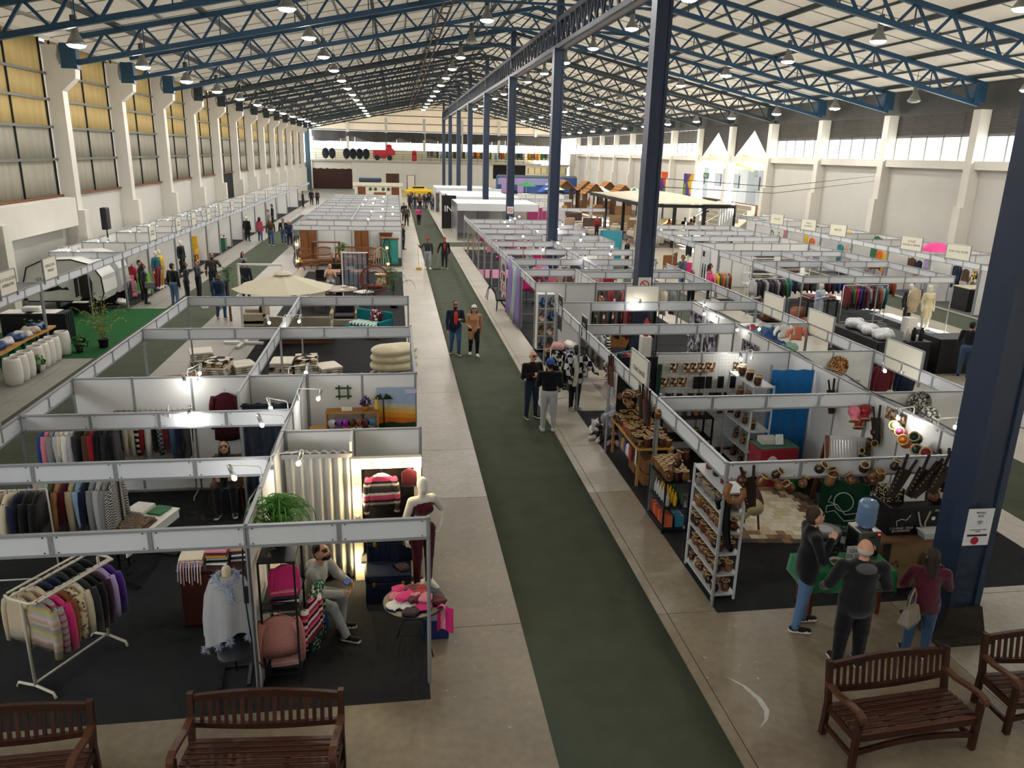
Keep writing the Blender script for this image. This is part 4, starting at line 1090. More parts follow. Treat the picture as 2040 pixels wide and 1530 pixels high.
def frond_plant(name,label,loc,n=16,L=0.5,rise=0.5,mat=None,pot=0.12,poth=0.2,potmat=None,leaflets=9,wid=0.07,droop=1.0,stem=0.0,group=None,seed=1):
 """potted plant: arching fronds, each a stem with paired leaflets"""
 r=random.Random(seed);t=thing(name,label,'plant',loc,r.random()*6,group)
 if pot:MB().lathe([(pot*0.72,0),(pot*0.98,poth*0.9),(pot*1.05,poth*0.9),(pot*1.05,poth),(pot*0.85,poth),(pot*0.8,poth*0.85)],14).obj('pot',potmat or POTM,t,smooth=True)
 z0=poth+stem
 if stem:MB().tube([(0,0,poth*0.8),(0.02,0,z0)],[0.05,0.035],8).obj('trunk',M('#6a5238',rough=0.9,var=0.3),t)
 def frond(k):
  m=MB();rr=random.Random(k);pts=[]
  for i in range(leaflets+1):
   u=i/leaflets;pts.append(Vector((L*(u*0.95),0,rise*L*(math.sin(u*PI*0.62*(0.6+0.4*droop))*1.1)-droop*0.55*L*u*u)))
  m.tube(pts,[0.006]*(len(pts)-1)+[0.003],4)
  for i in range(1,len(pts)):
   u=i/leaflets;w=wid*math.sin(PI*min(0.95,u*0.85+0.15))+0.02;p=pts[i]
   for s_ in(-1,1):
    tip=p+Vector((w*0.5,s_*w*1.6,-w*0.35));b=Vector((L/leaflets*0.42,0,0))
    m.add([p-b*0.5,p+b*0.6,tip],[(0,1,2)])
  return m.mesh('frond',LEAF[0])
 for i in range(n):
  me=cached((name,'frond',L,leaflets,wid,i%4,rise,droop),lambda:frond(i%4))
  a=2*PI*i/n*1.618*1.0+r.uniform(-.2,.2)
  ob('frond',me,t,(0,0,z0),(r.uniform(-.2,.2),r.uniform(-0.9,0.35),a),(r.uniform(.75,1.1),)*3,(mat or LEAF[i%3]))
 return t
def bushy(name,label,loc,R=0.3,n=60,leaf=0.09,mat=None,pot=0.12,poth=0.18,potmat=None,h=1.0,group=None,seed=3):
 """pot with one rounded mass of real leaves"""
 r=random.Random(seed);t=thing(name,label,'plant',loc,0,group)
 if pot:MB().lathe([(pot*0.75,0),(pot,poth),(pot*0.85,poth),(pot*0.8,poth*0.85)],12).obj('pot',potmat or POTM,t,smooth=True)
 m=MB()
 for i in range(n):
  th,ph=r.random()*2*PI,math.acos(r.uniform(-0.5,1));d=Vector((math.sin(ph)*math.cos(th),math.sin(ph)*math.sin(th),math.cos(ph)*h));p=Vector((0,0,poth+R*0.5))+d*R*r.uniform(.45,1)
  x=d.orthogonal().normalized();x.rotate(Matrix.Rotation(r.random()*6,3,d));y=d.cross(x).normalized()*leaf*.45;x=(x+d*0.5)*leaf
  m.add([p,p+x*.5+y,p+x,p+x*.5-y],[(0,1,2,3)])
 o=m.obj('foliage',mat or LEAF[seed%4],t);o['kind']='stuff'
 MB().tube([(0,0,poth*.7),(0,0,poth+R*.6)],0.012,5).obj('stem',M('#5d4a30',rough=0.9),t)
 return t
def folded(label,x,y,z,ang,w,d,layers,mats,cat='clothing',name='folded_knitwear',th=0.035,group=None):
 """stack of folded cloth: each piece a thing of its own"""
 r=random.Random(int(abs(x*100+y*37+z*11)))
 for i in range(layers):
  m=MB();ww,dd=w*r.uniform(.93,1.0),d*r.uniform(.93,1.0);n=8
  secs=[]
  for j in range(n+1):
   u=j/n;xx=(u-.5)*ww;e=0.012 if 0<j<n else 0
   prof=[(-dd/2,th*.15),(-dd/2-.006,th*.5),(-dd/2,th*.9-(.004 if not e else 0)),(-dd*.2,th+.004*math.sin(u*7+i)),(dd*.25,th+.004*math.sin(u*5+i*2)),(dd/2,th*.9),(dd/2+.004,th*.5),(dd/2,0.0),(0,0.0)]
   secs.append([(xx,a,b*(0.9 if j in(0,n)else 1))for a,b in prof])
  m.loft(secs)
  mt=mats[i%len(mats)];nm=''
  if isinstance(mt,tuple):nm,mt=mt
  else:nm,mt=mt,cmat(mt)
  o=ob(name,m.mesh(name,mt,False),None,(x+r.uniform(-.01,.01),y+r.uniform(-.01,.01),z+i*th),(0,0,ang+r.uniform(-.05,.05)))
  lv_=('topmost piece' if i==layers-1 else('lowest piece' if i==0 else '%s piece from the bottom'%ORD[i]))if layers>1 else 'single piece'
  tag(o,'%s %s, %s of %s'%(nm if isinstance(nm,str)else '',{'folded_knitwear':'folded knit','folded_rug':'folded hide rug','folded_blanket':'folded blanket'}.get(name,'folded cloth'),lv_,label),cat,group or label)
def crumple(label,x,y,z,r0,mat,seed,name='crumpled_garment',cat='clothing',flat=0.35,group=None,sx=1.0):
 r=random.Random(seed);P=[]
 for i in range(4):
  a,b=r.random()*6.3,r.random()*6.3
  P.append(('c',(math.cos(a)*r0*.6*sx,math.sin(a)*r0*.6,r0*flat*r.uniform(.4,.8)),(math.cos(b)*r0*.8*sx,math.sin(b)*r0*.8,r0*flat*.4),r0*flat*.55,r0*flat*.4,0))
 P.append(('e',(0,0,r0*flat*.5),(r0*.9*sx,r0*.75,r0*flat*.6),0))
 return tag(ob(name,soft(name,P,cmat(mat)if isinstance(mat,str)else mat,r0*0.09,r0*.12),None,(x,y,z),(0,0,r.random()*3)),label,cat,group)
def table(name,label,x,y,ang,w,d,h,top,leg,th=0.04,lw=0.05,inset=0.06,cat='table',shelf=None):
 t=thing(name,label,cat,(x,y,0),ang)
 MB().box((0,0,h-th/2),(w,d,th),bev=0.004).obj('tabletop',top,t)
 for sx in(-1,1):
  for sy in(-1,1):pbox('leg',(sx*(w/2-inset),sy*(d/2-inset),(h-th)/2),(lw,lw,h-th),leg,t)
 if shelf:pbox('shelf',(0,0,shelf),(w-inset*2,d-inset*2,0.02),top,t)
 return t
def shelf_unit(name,label,x,y,ang,w,d,h,levels,mat,shelfmat=None,tube=0.03,cat='shelf',back=None):
 t=thing(name,label,cat,(x,y,0),ang)
 for sx in(-1,1):
  for sy in(-1,1):pbox('upright',(sx*(w/2-tube/2),sy*(d/2-tube/2),h/2),(tube,tube,h),mat,t)
 for z in levels:MB().box((0,0,z-0.0125),(w,d,0.025)).obj('shelf',shelfmat or mat,t)
 if back:pbox('back_panel',(0,d/2-0.01,h/2),(w,0.015,h),back,t)
 return t
def chair(name,label,x,y,ang,mat,seatmat,w=0.48,d=0.5,sh=0.44,bh=0.9,style='plain',cat='chair'):
 t=thing(name,label,cat,(x,y,0),ang)
 for sx in(-1,1):
  for sy in(-1,1):MB().tube([(sx*(w/2-.03),sy*(d/2-.03),0),(sx*(w/2-.04),sy*(d/2-.05),sh)],0.018,6).obj('leg',mat,t)
 MB().box((0,0,sh+.03),(w,d,.07),bev=.02).obj('seat',seatmat,t)
 if style=='plain':MB().slab(lambda u,v:((u-.5)*w,d/2-.02+.06*v-.05*math.sin(PI*u),sh+.08+v*(bh-sh-.08)),8,4,(0,.03,0)).obj('backrest',seatmat,t)
 else:
  MB().tube([(-w/2,-d/2+.05,sh+.22),(-w/2,d/2,sh+.24),(-w/2+.04,d/2+.06,bh),(w/2-.04,d/2+.06,bh),(w/2,d/2,sh+.24),(w/2,-d/2+.05,sh+.22)],.018,6).obj('back_frame',mat,t)
  for i in range(6):MB().tube([(-w/2+.06+i*(w-.12)/5,d/2,sh+.06),(-w/2+.06+i*(w-.12)/5,d/2+.06,bh)],.008,5).obj('cord',mat,t)
 return t
WOOD=M('#6b3f22',rough=0.5,var=0.3,scale=5);WOODL=M('#b98a52',rough=0.55,var=0.2,scale=5);WOODM=M('#85552f',rough=0.5,var=0.3,scale=5)
BLK=M('#16171a',rough=0.5,var=0.15);WHT=M('#e4e3df',rough=0.5,var=0.04)

# ================================================================== wooden benches
TEAK=M('#3a1e14',rough=0.42,var=0.35,scale=6,bump=0.2,bscale=60)
TEAK2=M('#47261a',rough=0.4,var=0.3,scale=6,bump=0.2,bscale=60)
TEAK3=M('#583322',rough=0.4,var=0.25,scale=6,bump=0.2,bscale=60)
def bench():
 t=thing('wooden_bench','','bench');W_,sh=1.56,0.43
 def arc(u,z0,rise):return z0+rise*math.sin(PI*u)
 def rail(name,z0,rise,hh,y0,rz_=1):
  n=14;secs=[]
  for i in range(n+1):
   u=i/n;x=-W_/2+0.06+u*(W_-0.12);z=arc(u,z0,rise);yy=y0
   secs.append([(x,yy-.022,z-hh/2),(x,yy+.022,z-hh/2),(x,yy+.022,z+hh/2),(x,yy-.022,z+hh/2)])
  MB().loft(secs).obj(name,TEAK,t)
 yb=lambda z:0.24+(z-sh)*0.16
 rail('back_top_rail',0.86,0.055,0.075,yb(0.86));rail('back_bottom_rail',0.585,-0.035,0.06,yb(0.58))
 for i in range(17):
  u=(i+1)/18;x=-W_/2+0.06+u*(W_-.12);z0=arc(u,.585,-.035)+.02;z1=arc(u,.86,.055)-.02
  MB().bar((x,yb(z0),z0),(x,yb(z1),z1),0.04,0.014).obj('back_slat',TEAK2 if i%4==1 else TEAK,t)
 for s_ in(-1,1):
  x=s_*(W_/2-.03)
  MB().loft([[(x-.03,y-.03,z),(x+.03,y-.03,z),(x+.03,y+.03,z),(x-.03,y+.03,z)]for(y,z)in((.26,0),(.24,sh),(yb(.92),.92))]).obj('rear_leg',TEAK,t)
  MB().loft([[(x-.03,y-.03,z),(x+.03,y-.03,z),(x+.03,y+.03,z),(x-.03,y+.03,z)]for(y,z)in((-.27,0),(-.27,.62))]).obj('front_leg',TEAK,t)
  pts=[(.29,.66),(.1,.64),(-.1,.675),(-.24,.69),(-.33,.665),(-.345,.63)]
  MB().loft([[(x-.035,y,z-.02),(x+.035,y,z-.02),(x+.035,y,z+.02),(x-.035,y,z+.02)]for y,z in pts]).obj('armrest',TEAK3,t)
  pbox('side_stretcher',(x,0,.14),(.035,.5,.05),TEAK,t);pbox('side_apron',(x,0,sh-.06),(.035,.5,.08),TEAK,t)
 for i in range(7):MB().box((0,-.255+i*.077,sh-.004*abs(i-3)),(W_-.04,.058,.024),bev=.005).obj('seat_slat',TEAK3 if i==0 else TEAK2,t)
 for sx in(-.26,.26):pbox('seat_bearer',(sx,0,sh-.035),(.05,.5,.04),TEAK,t)
 n=12;secs=[]
 for i in range(n+1):
  u=i/n;x=-W_/2+.06+u*(W_-.12);z=.2+.07*math.sin(PI*u)
  secs.append([(x,-.285,z-.035),(x,-.255,z-.035),(x,-.255,z+.03),(x,-.285,z+.03)])
 MB().loft(secs).obj('front_stretcher',TEAK,t)
 pbox('front_apron',(0,-.27,sh-.06),(W_-.1,.03,.07),TEAK,t)
 return t
bn=bench();bn.location=(5.42,6.42,0);bn.rotation_euler=(0,0,0.07);bn['label']='dark wooden slatted bench standing alone beside the centre carpet';bn['group']='wooden benches'
clone(bn,(7.52,6.62,0),-0.03,'dark wooden slatted bench right by the foot of the blue post')
clone(bn,(-1.42,6.56,0),-0.08,'dark wooden slatted bench in front of the grey poncho bust','wooden benches')
clone(bn,(-3.83,6.6,0),0.02,'dark wooden slatted bench in front of the two-rail clothes rack','wooden benches')
# ================================================================== knitwear stall nearest the benches
def two_rail_rack():
 t=thing('clothes_rack','cream tubular two-rail clothes rack with rounded ends and splayed feet','clothes rack',(-4.02,8.8,0),math.atan2(0.95,0.5))
 L,D,h=0.53,0.17,1.24
 PT=M('#d9d2c0',rough=0.35,var=0.06)
 for s_ in(-1,1):
  MB().tube([(-L,s_*D,h),(L,s_*D,h)],.017,8).obj('rail',PT,t,smooth=True)
  MB().tube([(-L+.03,s_*(D+.07),h+.02),(L-.03,s_*(D+.07),h+.02)],.015,8).obj('outer_rail',PT,t,smooth=True)
  MB().tube([(s_*L,0,.1),(s_*L,0,h-.04),(s_*L,0,h)],.018,8).obj('upright',PT,t,smooth=True)
  MB().tube([(s_*L,-D-.07,h+.01),(s_*(L+.03),-D*.8,h+.01),(s_*(L+.03),D*.8,h+.01),(s_*L,D+.07,h+.01)],.016,8).obj('end_bow',PT,t,smooth=True)
  MB().tube([(s_*L,-.3,.015),(s_*L,-.27,.08),(s_*L,0,.11),(s_*L,.27,.08),(s_*L,.3,.015)],.017,8).obj('foot',PT,t,smooth=True)
 MB().tube([(-L,0,.14),(L,0,.14)],.015,8).obj('lower_bar',PT,t,smooth=True)
two_rail_rack()
MULTI=stripes(['#b9a894','#a58d80','#c2a7a0','#9aa39a','#b4a05e','#8d8a84'],0.05,soft=True)
GREYRED=stripes(['#a19a9c','#a19a9c','#a19a9c','#b0476a'],0.022)
FLOR=cells(['#ddd0ae','#d9caa2','#e0d4b6','#b58a72','#ddd0ae','#6d5a4a'],28)
dx,dy=0.5/1.07,0.95/1.07
nx,ny=dy,-dx
def rk(u,v,z=1.24):return(-4.02+dx*u+nx*v,8.8+dy*u+ny*v,z)
rail_clothes(rk(-0.5,.17),rk(0.52,.17),[('multicoloured beige',MULTI),('grey and red striped',GREYRED),'hot pink','rust',('floral cream',FLOR),'cream','charcoal','black',('shaggy plum','plum'),'lilac','purple'],'the two-rail rack aisle side',sc=0.92)
rail_clothes(rk(-0.5,-.17),rk(0.52,-.17),['beige','beige','cream','navy','navy','charcoal','black','black','black'],'the two-rail rack inner side',sc=0.9)
rack('white single-rail clothes rack at the outer edge of the nearest knitwear stall',-5.6,10.72,0,1.4,1.55,feet=0.6)
rail_clothes((-6.25,10.72,1.55),(-4.95,10.72,1.55),['black','charcoal','black','rose','rose','beige','cream','navy','black','black'],'the outer white rack',kind='sweater',sc=1.05,frm='from outer end')
rack('black single-rail clothes rack behind the second fascia beam',-4.58,11.15,0,0.95,1.52,BLK,0.45)
DOGT=checks('#222222','#c8c6c0',0.02)
rail_clothes((-5.05,11.15,1.52),(-4.12,11.15,1.52),['olive','tan','burgundy','beige','sky blue','navy','grey','light grey','grey',('houndstooth',DOGT,'coat')],'the rack behind second beam',frm='from outer end')
rail_clothes((-5.35,11.75,1.35),(-5.0,11.75,1.35),['mint','hot pink','purple'],'the short hook rail',frm='from outer end',kind='vest',sc=.8)
pbox('hook_rail',(-5.18,11.75,1.36),(.5,.02,.02),CHROME);tag(bpy.data.objects['hook_rail'],'short chrome hook rail at the outer corner of the knitwear stall','rail')
crumple('mint green sun hat with dark lining at the outer corner of the knitwear stall',-5.42,11.75,1.38,.17,'mint',4,'sun_hat','hat',.5)
t=thing('display_table','white-topped narrow table with black trestle feet and folded clothes','table',(-3.93,11.1,0),-0.3)
MB().box((0,0,.735),(.62,1.35,.03),bev=.004).obj('tabletop',WHT,t)
for sy in(-.5,.5):
 pbox('trestle_column',(0,sy,.37),(.08,.06,.7),BLK,t);pbox('trestle_foot',(0,sy,.02),(.6,.07,.04),BLK,t)
pbox('front_apron',(0.29,0,.66),(.02,1.3,.12),WHT,t)
MOTT=cells(['#5a4a40','#7a5a44','#40505a','#8a6a4a','#4a5a4a','#6a3f34'],45)
folded('the far end of the white table',-4.0,11.6,.752,-.3,.3,.34,2,['cream','white'])
folded('the middle of the white table',-3.72,11.55,.752,-.3,.24,.3,1,['green'])
folded('the near end of the white table',-3.95,11.1,.752,-.25,.5,.4,2,[('patterned brown',MOTT),('patterned brown',MOTT)])
folded('the near edge of the white table',-3.75,10.75,.752,-.4,.4,.3,1,['charcoal'])
MAHO=M('#3a1a14',rough=0.45,var=0.25,scale=4)
t=thing('wooden_chest','dark red-brown wooden cabinet topped with piles of folded knitwear','cabinet',(-2.5,9.75,0))
MB().box((0,0,.43),(.78,.56,.82),bev=.008).obj('body',MAHO,t);MB().box((0,0,.86),(.86,.64,.04),bev=.008).obj('top',MAHO,t)
for sx in(-.2,.2):
 dd=MB().box((0,0,0),(.37,.02,.74),bev=.006).obj('door',M('#44201a',rough=.45,var=.25,scale=4),t,(sx,-.29,.43));MB().blob((-sx*.7,-.02,.05),.014,n=8,m=6).obj('knob',CHROME,dd)
FR=stripes(['#d8b6a8','#e6ded2','#b7a3d6','#d9cfc0'],0.03,'X')
folded('the fringed scarf pile on the dark cabinet',-2.76,9.7,.88,.05,.3,.4,4,['lilac','rose',('pale striped',FR),'cream'])
folded('the middle pile on the dark cabinet',-2.42,9.72,.88,-.04,.28,.36,6,['white','black','light grey','mustard','wine','pink'])
folded('the end pile on the dark cabinet',-2.17,9.78,.88,.06,.22,.34,5,['light grey','navy','white','charcoal','tan'])
for i in range(9):MB().tube([(-2.9+i*.035,9.49,.96),(-2.9+i*.035+.006,9.43,.9),(-2.9+i*.035,9.42,.74-.03*(i%3))],.009,5).obj('fringe_%s'%'strand',cmat(['lilac','cream','rose'][i%3]))
fr=[o for o in COL.objects if o.name.startswith('fringe_strand')]
sc_=thing('fringed_scarf','pale fringed scarf hanging off the front of the dark cabinet','scarf',(-2.76,9.43,.95))
for o in fr:o.parent=sc_;o.matrix_parent_inverse=Matrix.Translation((2.76,-9.43,-.95));o.name='fringe'
t=thing('dress_form','dress form on a black stand wearing navy trousers under the grey poncho','mannequin',(-2.03,8.36,0),0.1)
for sx in(-1,1):pbox('base',(sx*.16,0,.02),(.04,.42,.03),BLK,t)
pbox('base',(0,.19,.02),(.34,.04,.03),BLK,t);MB().tube([(0,.1,.03),(0,.05,.9)],.016,8).obj('pole',BLK,t)
ob('torso',soft('torso',[('c',(0,0,.95),(0,0,1.25),.13,.15,0,(1,.68,1)),('c',(-.12,0,1.33),(.12,0,1.33),.065,.065,0),('c',(0,0,1.36),(0,-.01,1.49),.055,.05,0)],M('#d9c9a8',rough=.5),.014,.03),t)
MB().loft([[(w*math.cos(a),d_*math.sin(a)*(1+.08*math.sin(5*a)),z)for a in[2*PI*j/20 for j in range(20)]]for(z,w,d_)in((.32,.19,.13),(.6,.19,.13),(.95,.17,.12))]).obj('trousers',fab('#171d2c'),t,smooth=True)
pc=thing('poncho','light grey knitted poncho with blue-grey fur collar and fur hem tufts','clothing',(-2.03,8.36,0),0.1)
def ponch(z,w,d_,k,n=36):
 q=[]
 for j in range(n):
  a=2*PI*j/n;f=1+k*.12*math.sin(7*a+.5);drop=k*.28*max(0,math.cos(a-.4))**2+k*.18*max(0,math.cos(a-3.6))**2
  q.append((w*math.cos(a)*f,d_*math.sin(a)*f-.02,z-drop))
 return q
GP=fab('#a5a6aa',.1)
MB().loft([ponch(.74,.3,.2,1),ponch(.95,.3,.2,.8),ponch(1.2,.27,.18,.3),ponch(1.36,.2,.13,0),ponch(1.4,.12,.1,0),ponch(1.42,.07,.07,0)],cap=False).obj('cloth',GP,pc,smooth=True)
FUR=M('#8d95a8',rough=.95,var=.4,scale=60,sheen=.4)
def tuft(name,pts,r0,n,L,parent,seed):
 rr=random.Random(seed);m=MB()
 for i in range(n):
  u=rr.random()*(len(pts)-1);k=min(int(u),len(pts)-2);p=Vector(pts[k]).lerp(Vector(pts[k+1]),u-k)
  d=Vector((rr.gauss(0,1),rr.gauss(0,1),rr.gauss(-.2,1))).normalized();s_=d.orthogonal().normalized()*.006
  p=p+d*r0;m.add([p-s_,p+s_,p+d*L+Vector((0,0,-.3*L))],[(0,1,2)])
 m.tube([Vector(p)for p in pts],r0,8)
 o=m.obj(name,FUR,parent);o['kind']='stuff'
ring=[(.11*math.cos(a),.1*math.sin(a)-.02,1.4-.06*max(0,-math.sin(a)))for a in[2*PI*j/12 for j in range(13)]]
tuft('fur_collar',ring+[(0.03,-.15,1.28),(.05,-.18,1.16)],.045,420,.06,pc,2)
for k,a in enumerate((-2.6,-2.0,-1.4,-.8,-.2,.3)):
 q=ponch(.74,.3,.2,1,36)[int((a%(2*PI))/(2*PI)*36)%36]
 tuft('fur_tuft',[q,(q[0],q[1],q[2]-.05)],.025,70,.045,pc,20+k)
rack('black single-rail clothes rack holding coats behind the third fascia beam',-5.3,13.0,0,1.1,1.72,BLK,.5)
rail_clothes((-5.85,13.0,1.72),(-4.72,13.0,1.72),['blue','pink','grey','light grey','cream','white','light grey','charcoal','black','brown','red','black','black','charcoal',('black','black','coat')],'the rack behind third beam',frm='from outer end',sc=1.08)
rack('white and grey clothes rack standing against the white back panels',-4.35,13.75,0,1.25,1.68,M('#b9b7b2',rough=.35,metal=.4),.5)
rail_clothes((-4.95,13.75,1.68),(-3.78,13.75,1.68),['charcoal',('beige','beige','blouse'),('cream','cream','blouse'),('cream','cream','coat'),('black and white striped',stripes(['#1c1c1e','#e2e0da'],.05),'blouse'),'red','white','black',('grey plaid',checks('#3a3a3c','#8a8a8a',.04)),'wine',('denim blue','#3f5a78','coat'),('navy','navy','coat'),('black','black','coat')],'the back panel rack',frm='from outer end',jit=1.5)
o=garment('coat',M('#4a0f1c',rough=.95,var=.4,scale=40,bump=.8,bscale=90),'burgundy faux fur jacket hung on the white back panel',(-3.12,13.9,1.98),0,1,sc=1.0)
def curtain(label,a,b,z0,z1,mat,waves=9,amp=.05,rings=None,name='curtain',rod=None):
 a,b=Vector((*a,0)),Vector((*b,0));d=b-a;nrm=Vector((-d.y,d.x,0)).normalized()
 t=thing(name,label,'curtain',(a.x,a.y,z0))
 def fn(u,v):
  p=d*u+nrm*(amp*(.6+.4*v)*math.sin(2*PI*waves*u)+.3*amp*math.sin(5*u+3*v))
  return(p.x,p.y,(z1-z0)*(1-v)+.004*math.sin(2*PI*waves*u))
 MB().slab(fn,waves*8,5,tuple(nrm*.006)).obj('cloth',mat,t,smooth=True)
 if rod:MB().tube([(-d.x*.06,-d.y*.06,z1-z0-.04),(d.x*1.06,d.y*1.06,z1-z0-.04)],.016,8).obj('rod',rod,t,smooth=True)
 return t
curtain('dark navy cubicle curtain hanging in scallops in front of the corner cubicle',(LC+.04,13.0),(LM-.08,13.0),.05,2.0,fab('#1e2533'),4,.04,rod=BLK)
chair('wooden_armchair','brown wooden chair under the seated woman',-3.05,13.35,0,WOOD,M('#8a5526',rough=.5,var=.2),.56,.5,.42,.85)
person('seated woman with dark bob and glasses in olive top looking down',-3.05,13.2,.1,1.62,0,top='#3a3f36',bottom='#14161c',hair='#1d1614',hs='long',shoe='black',res=.012,fem=True,nod=.35,glasses=True,**dict(SIT,hipz=.5),)
bpy.context.view_layer.update()
t=table('side_table','narrow wooden counter along the partition with a lamp-lit top',-1.98,12.35,0,.4,1.0,.88,M('#8a6a4c',rough=.5,var=.3),WOOD)
# ================================================================== activewear stall
PINK1,PINK2='pink','hot pink'
t=thing('metal_shelf_unit','tall narrow black metal shelf with clothes and a fern on top','shelf',(-1.44,8.52,0))
for sx in(-.2,.2):
 for sy in(-.34,.34):pbox('upright',(sx,sy,.82),(.022,.022,1.64),BLK,t)
for z in(.14,1.02,1.64):pbox('shelf',(0,0,z),(.42,.7,.02),BLK,t)
for z in(.14,1.02):pbox('guard_rail',(0,-.34,z+.09),(.4,.015,.015),BLK,t)
pbox('hanging_rail',(0,-.2,1.56),(.4,.015,.015),CHROME,t);pbox('hanging_rail',(0,-.28,.95),(.4,.015,.015),CHROME,t)
frond_plant('fern','lush green fern in a dark pot on top of the black shelf',(-1.46,8.66,1.65),110,.42,1.0,M('#5c9440',rough=.5,var=.3),.12,.14,leaflets=15,wid=.035,droop=1.15,seed=5)
o=garment('coat','hot pink','raspberry trousers hanging from the top of the black shelf',(-1.38,8.32,1.56),.2,1,sc=.62);ob
garment('blouse',M('#b98078',rough=.9,var=.35,scale=60),'dusty pink dotted cardigan hanging at the front of the black shelf',(-1.46,8.22,.97),.12,2,sc=.98)
garment('sweater',stripes(['#b02a55','#e8dcd8','#3a1a24','#d76a8a'],.05),'red white and pink striped sweater hanging beside the black shelf',(-1.12,8.55,.95),1.2,1,sc=.85)
garment('dress',cells(['#1d5a3c','#2a7a52','#e4e4e0','#1a4a34'],30),'green and white patterned dress hanging behind the black shelf',(-1.08,8.78,1.02),1.3,1,sc=.8)
folded('the middle shelf of the black shelf unit',-1.4,8.42,1.035,.1,.32,.3,5,['white','black','charcoal','hot pink','pink'])
folded('the bottom shelf of the black shelf unit',-1.44,8.4,.155,.1,.34,.32,3,['black','rose','rose'])
lathe_obj('stool',[(.16,0),(.18,.02),(.15,.25),(.18,.42),(.18,.44),(.02,.45)],M('#2f5f9c',rough=.5),'blue plastic stool under the seated man','stool',(-1.16,9.3,0))
person('bearded man in grey hoodie and ripped pale jeans sitting with a phone',-1.22,9.28,1.25,1.74,2,top='#a7a9ab',bottom='#a3aab2',shoe='black',hair='#17110e',res=.0115,beard=True,nod=.35,extra='#9a9c9e',hood=True,sleeve=1.12,**dict(SIT,hipz=.5,lean=.3,ll=((.02,-.235,.0),(.0,.02,-.25)),rl=((-.03,-.215,-.02),(.0,-.1,-.225)),la=((.03,-.09,-.13),(-.07,-.12,-.02)),ra=((-.03,-.09,-.13),(.06,-.12,-.02))))
ph=thing('mobile_phone','dark mobile phone held by the seated man','phone',(-.72,9.13,.78),1.25)
MB().box((0,0,0),(.15,.075,.009),Matrix.Rotation(.5,3,'X'),bev=.003).obj('case',BLK,ph);MB().box((0,-.002,.0055),(.138,.066,.002),Matrix.Rotation(.5,3,'X')).obj('screen',glow('#5a6a9a',.5),ph)
WCL=sheet('#d9d9d6',.25,key='white_cloth',var=.05)
curtain('long white curtain with eyelets closing the fitting cubicle',(-1.62,10.5),(-.72,10.5),.06,2.08,WCL,7,.055,rod=M('#6a3a2a',rough=.4))
for i in range(1):pbox('cubicle_panel',(-.7,10.75,1.11),(.03,.5,2.2),PANEL);tag(bpy.data.objects['cubicle_panel'],'white side panel between the fitting cubicle and the bulb-lit mirror','panel')
pbox('curtain_rail',(-1.18,10.46,2.02),(.96,.03,.06),ALU);tag(bpy.data.objects['curtain_rail'],'aluminium cross rail in front of the white fitting curtain','rail')
vm=thing('vanity_frame','white dressing-room frame lined with round light bulbs around a black panel','display',(-.2,10.5,0))
CREAMW=M('#efe6cf',rough=.5,var=.03)
pbox('top_board',(0,0,1.88),(1.0,.1,.16),CREAMW,vm);pbox('stile',(-.43,0,.92),(.13,.1,1.84),CREAMW,vm);pbox('stile',(.44,0,.92),(.1,.1,1.84),CREAMW,vm)
pbox('black_panel',(0,.04,1.1),(.78,.02,1.4),M('#222122',rough=.3),vm);pbox('ledge',(0,-.06,.4),(.8,.34,.04),CREAMW,vm);pbox('plinth',(0,.02,.19),(.8,.1,.38),CREAMW,vm)
WB=glow('#ffd98c',26.0,key='warm_bulb');OFFB=M('#e9e2d0',rough=.15)
bm=MB().blob((0,0,0),.034,n=10,m=8).mesh('bulb',WB,True)
for i,(bx,bz,on)in enumerate(((-.43,1.88,1),(-.2,1.88,0),(.02,1.88,1),(.24,1.88,0),(.44,1.88,1),(-.43,1.6,0),(-.43,1.35,1),(-.43,1.08,0),(-.43,.75,0),(-.43,.32,1))):
 ob('bulb',bm,vm,(bx,-.085,bz),mat=WB if on else OFFB)
 if on:
  d=bpy.data.lights.get('vanity')or bpy.data.lights.new('vanity','POINT');d.energy=7;d.shadow_soft_size=.04;d.color=(1,.78,.42)
  lo=bpy.data.objects.new('bulb_light',d);COL.objects.link(lo);lo.location=(bx,-.15,bz);lo.parent=vm
garment('blouse',stripes(['#4a4644','#5a5654','#cfc6c0','#3a3634','#d0507a','#d0507a','#e4dcd8','#4a4644'],.04),'grey sweater with pink bands hanging in the bulb-lit frame',(-.28,10.38,1.8),.05,1,sc=.9)
garment('vest','burgundy','burgundy bra top hanging behind the white mannequin',(.12,10.42,1.82),.1,1,sc=.5)
def trunk(label,x,y,z,w,d_,h,ang=0):
 TB=M('#1c2740',rough=.4,var=.2,scale=10)
 t=thing('travel_trunk',label,'trunk',(x,y,z),ang)
 MB().box((0,0,h*.36),(w,d_,h*.7),bev=.012).obj('body',TB,t);li=MB().box((0,0,h*.86),(w+.012,d_+.012,h*.28),bev=.02).obj('lid',TB,t)
 for sx in(-.32,.32):MB().box((sx*w,-d_/2-.008,h*.68),(.045,.016,.07),bev=.005).obj('latch',M('#d9a92a',rough=.3,metal=.8),li)
 for i in range(5):pbox('quilt_seam',(-w/2+w*(i+.5)/5,-d_/2-.001,h*.36),(.006,.004,h*.66),BLK,t)
trunk('navy quilted trunk with gold latches standing on the lit ledge',-.18,10.33,.43,.66,.28,.44)
trunk('navy trunk with gold latches standing on the carpet before the lit frame',-.2,9.98,.0,.64,.38,.46)
crumple('small dark garment heap lying on the lower navy trunk',.0,9.95,.46,.12,'plum',9)
crumple('small black garment heap lying on the upper navy trunk',.04,10.3,.87,.1,'black',12)
MW='#dedcd6'
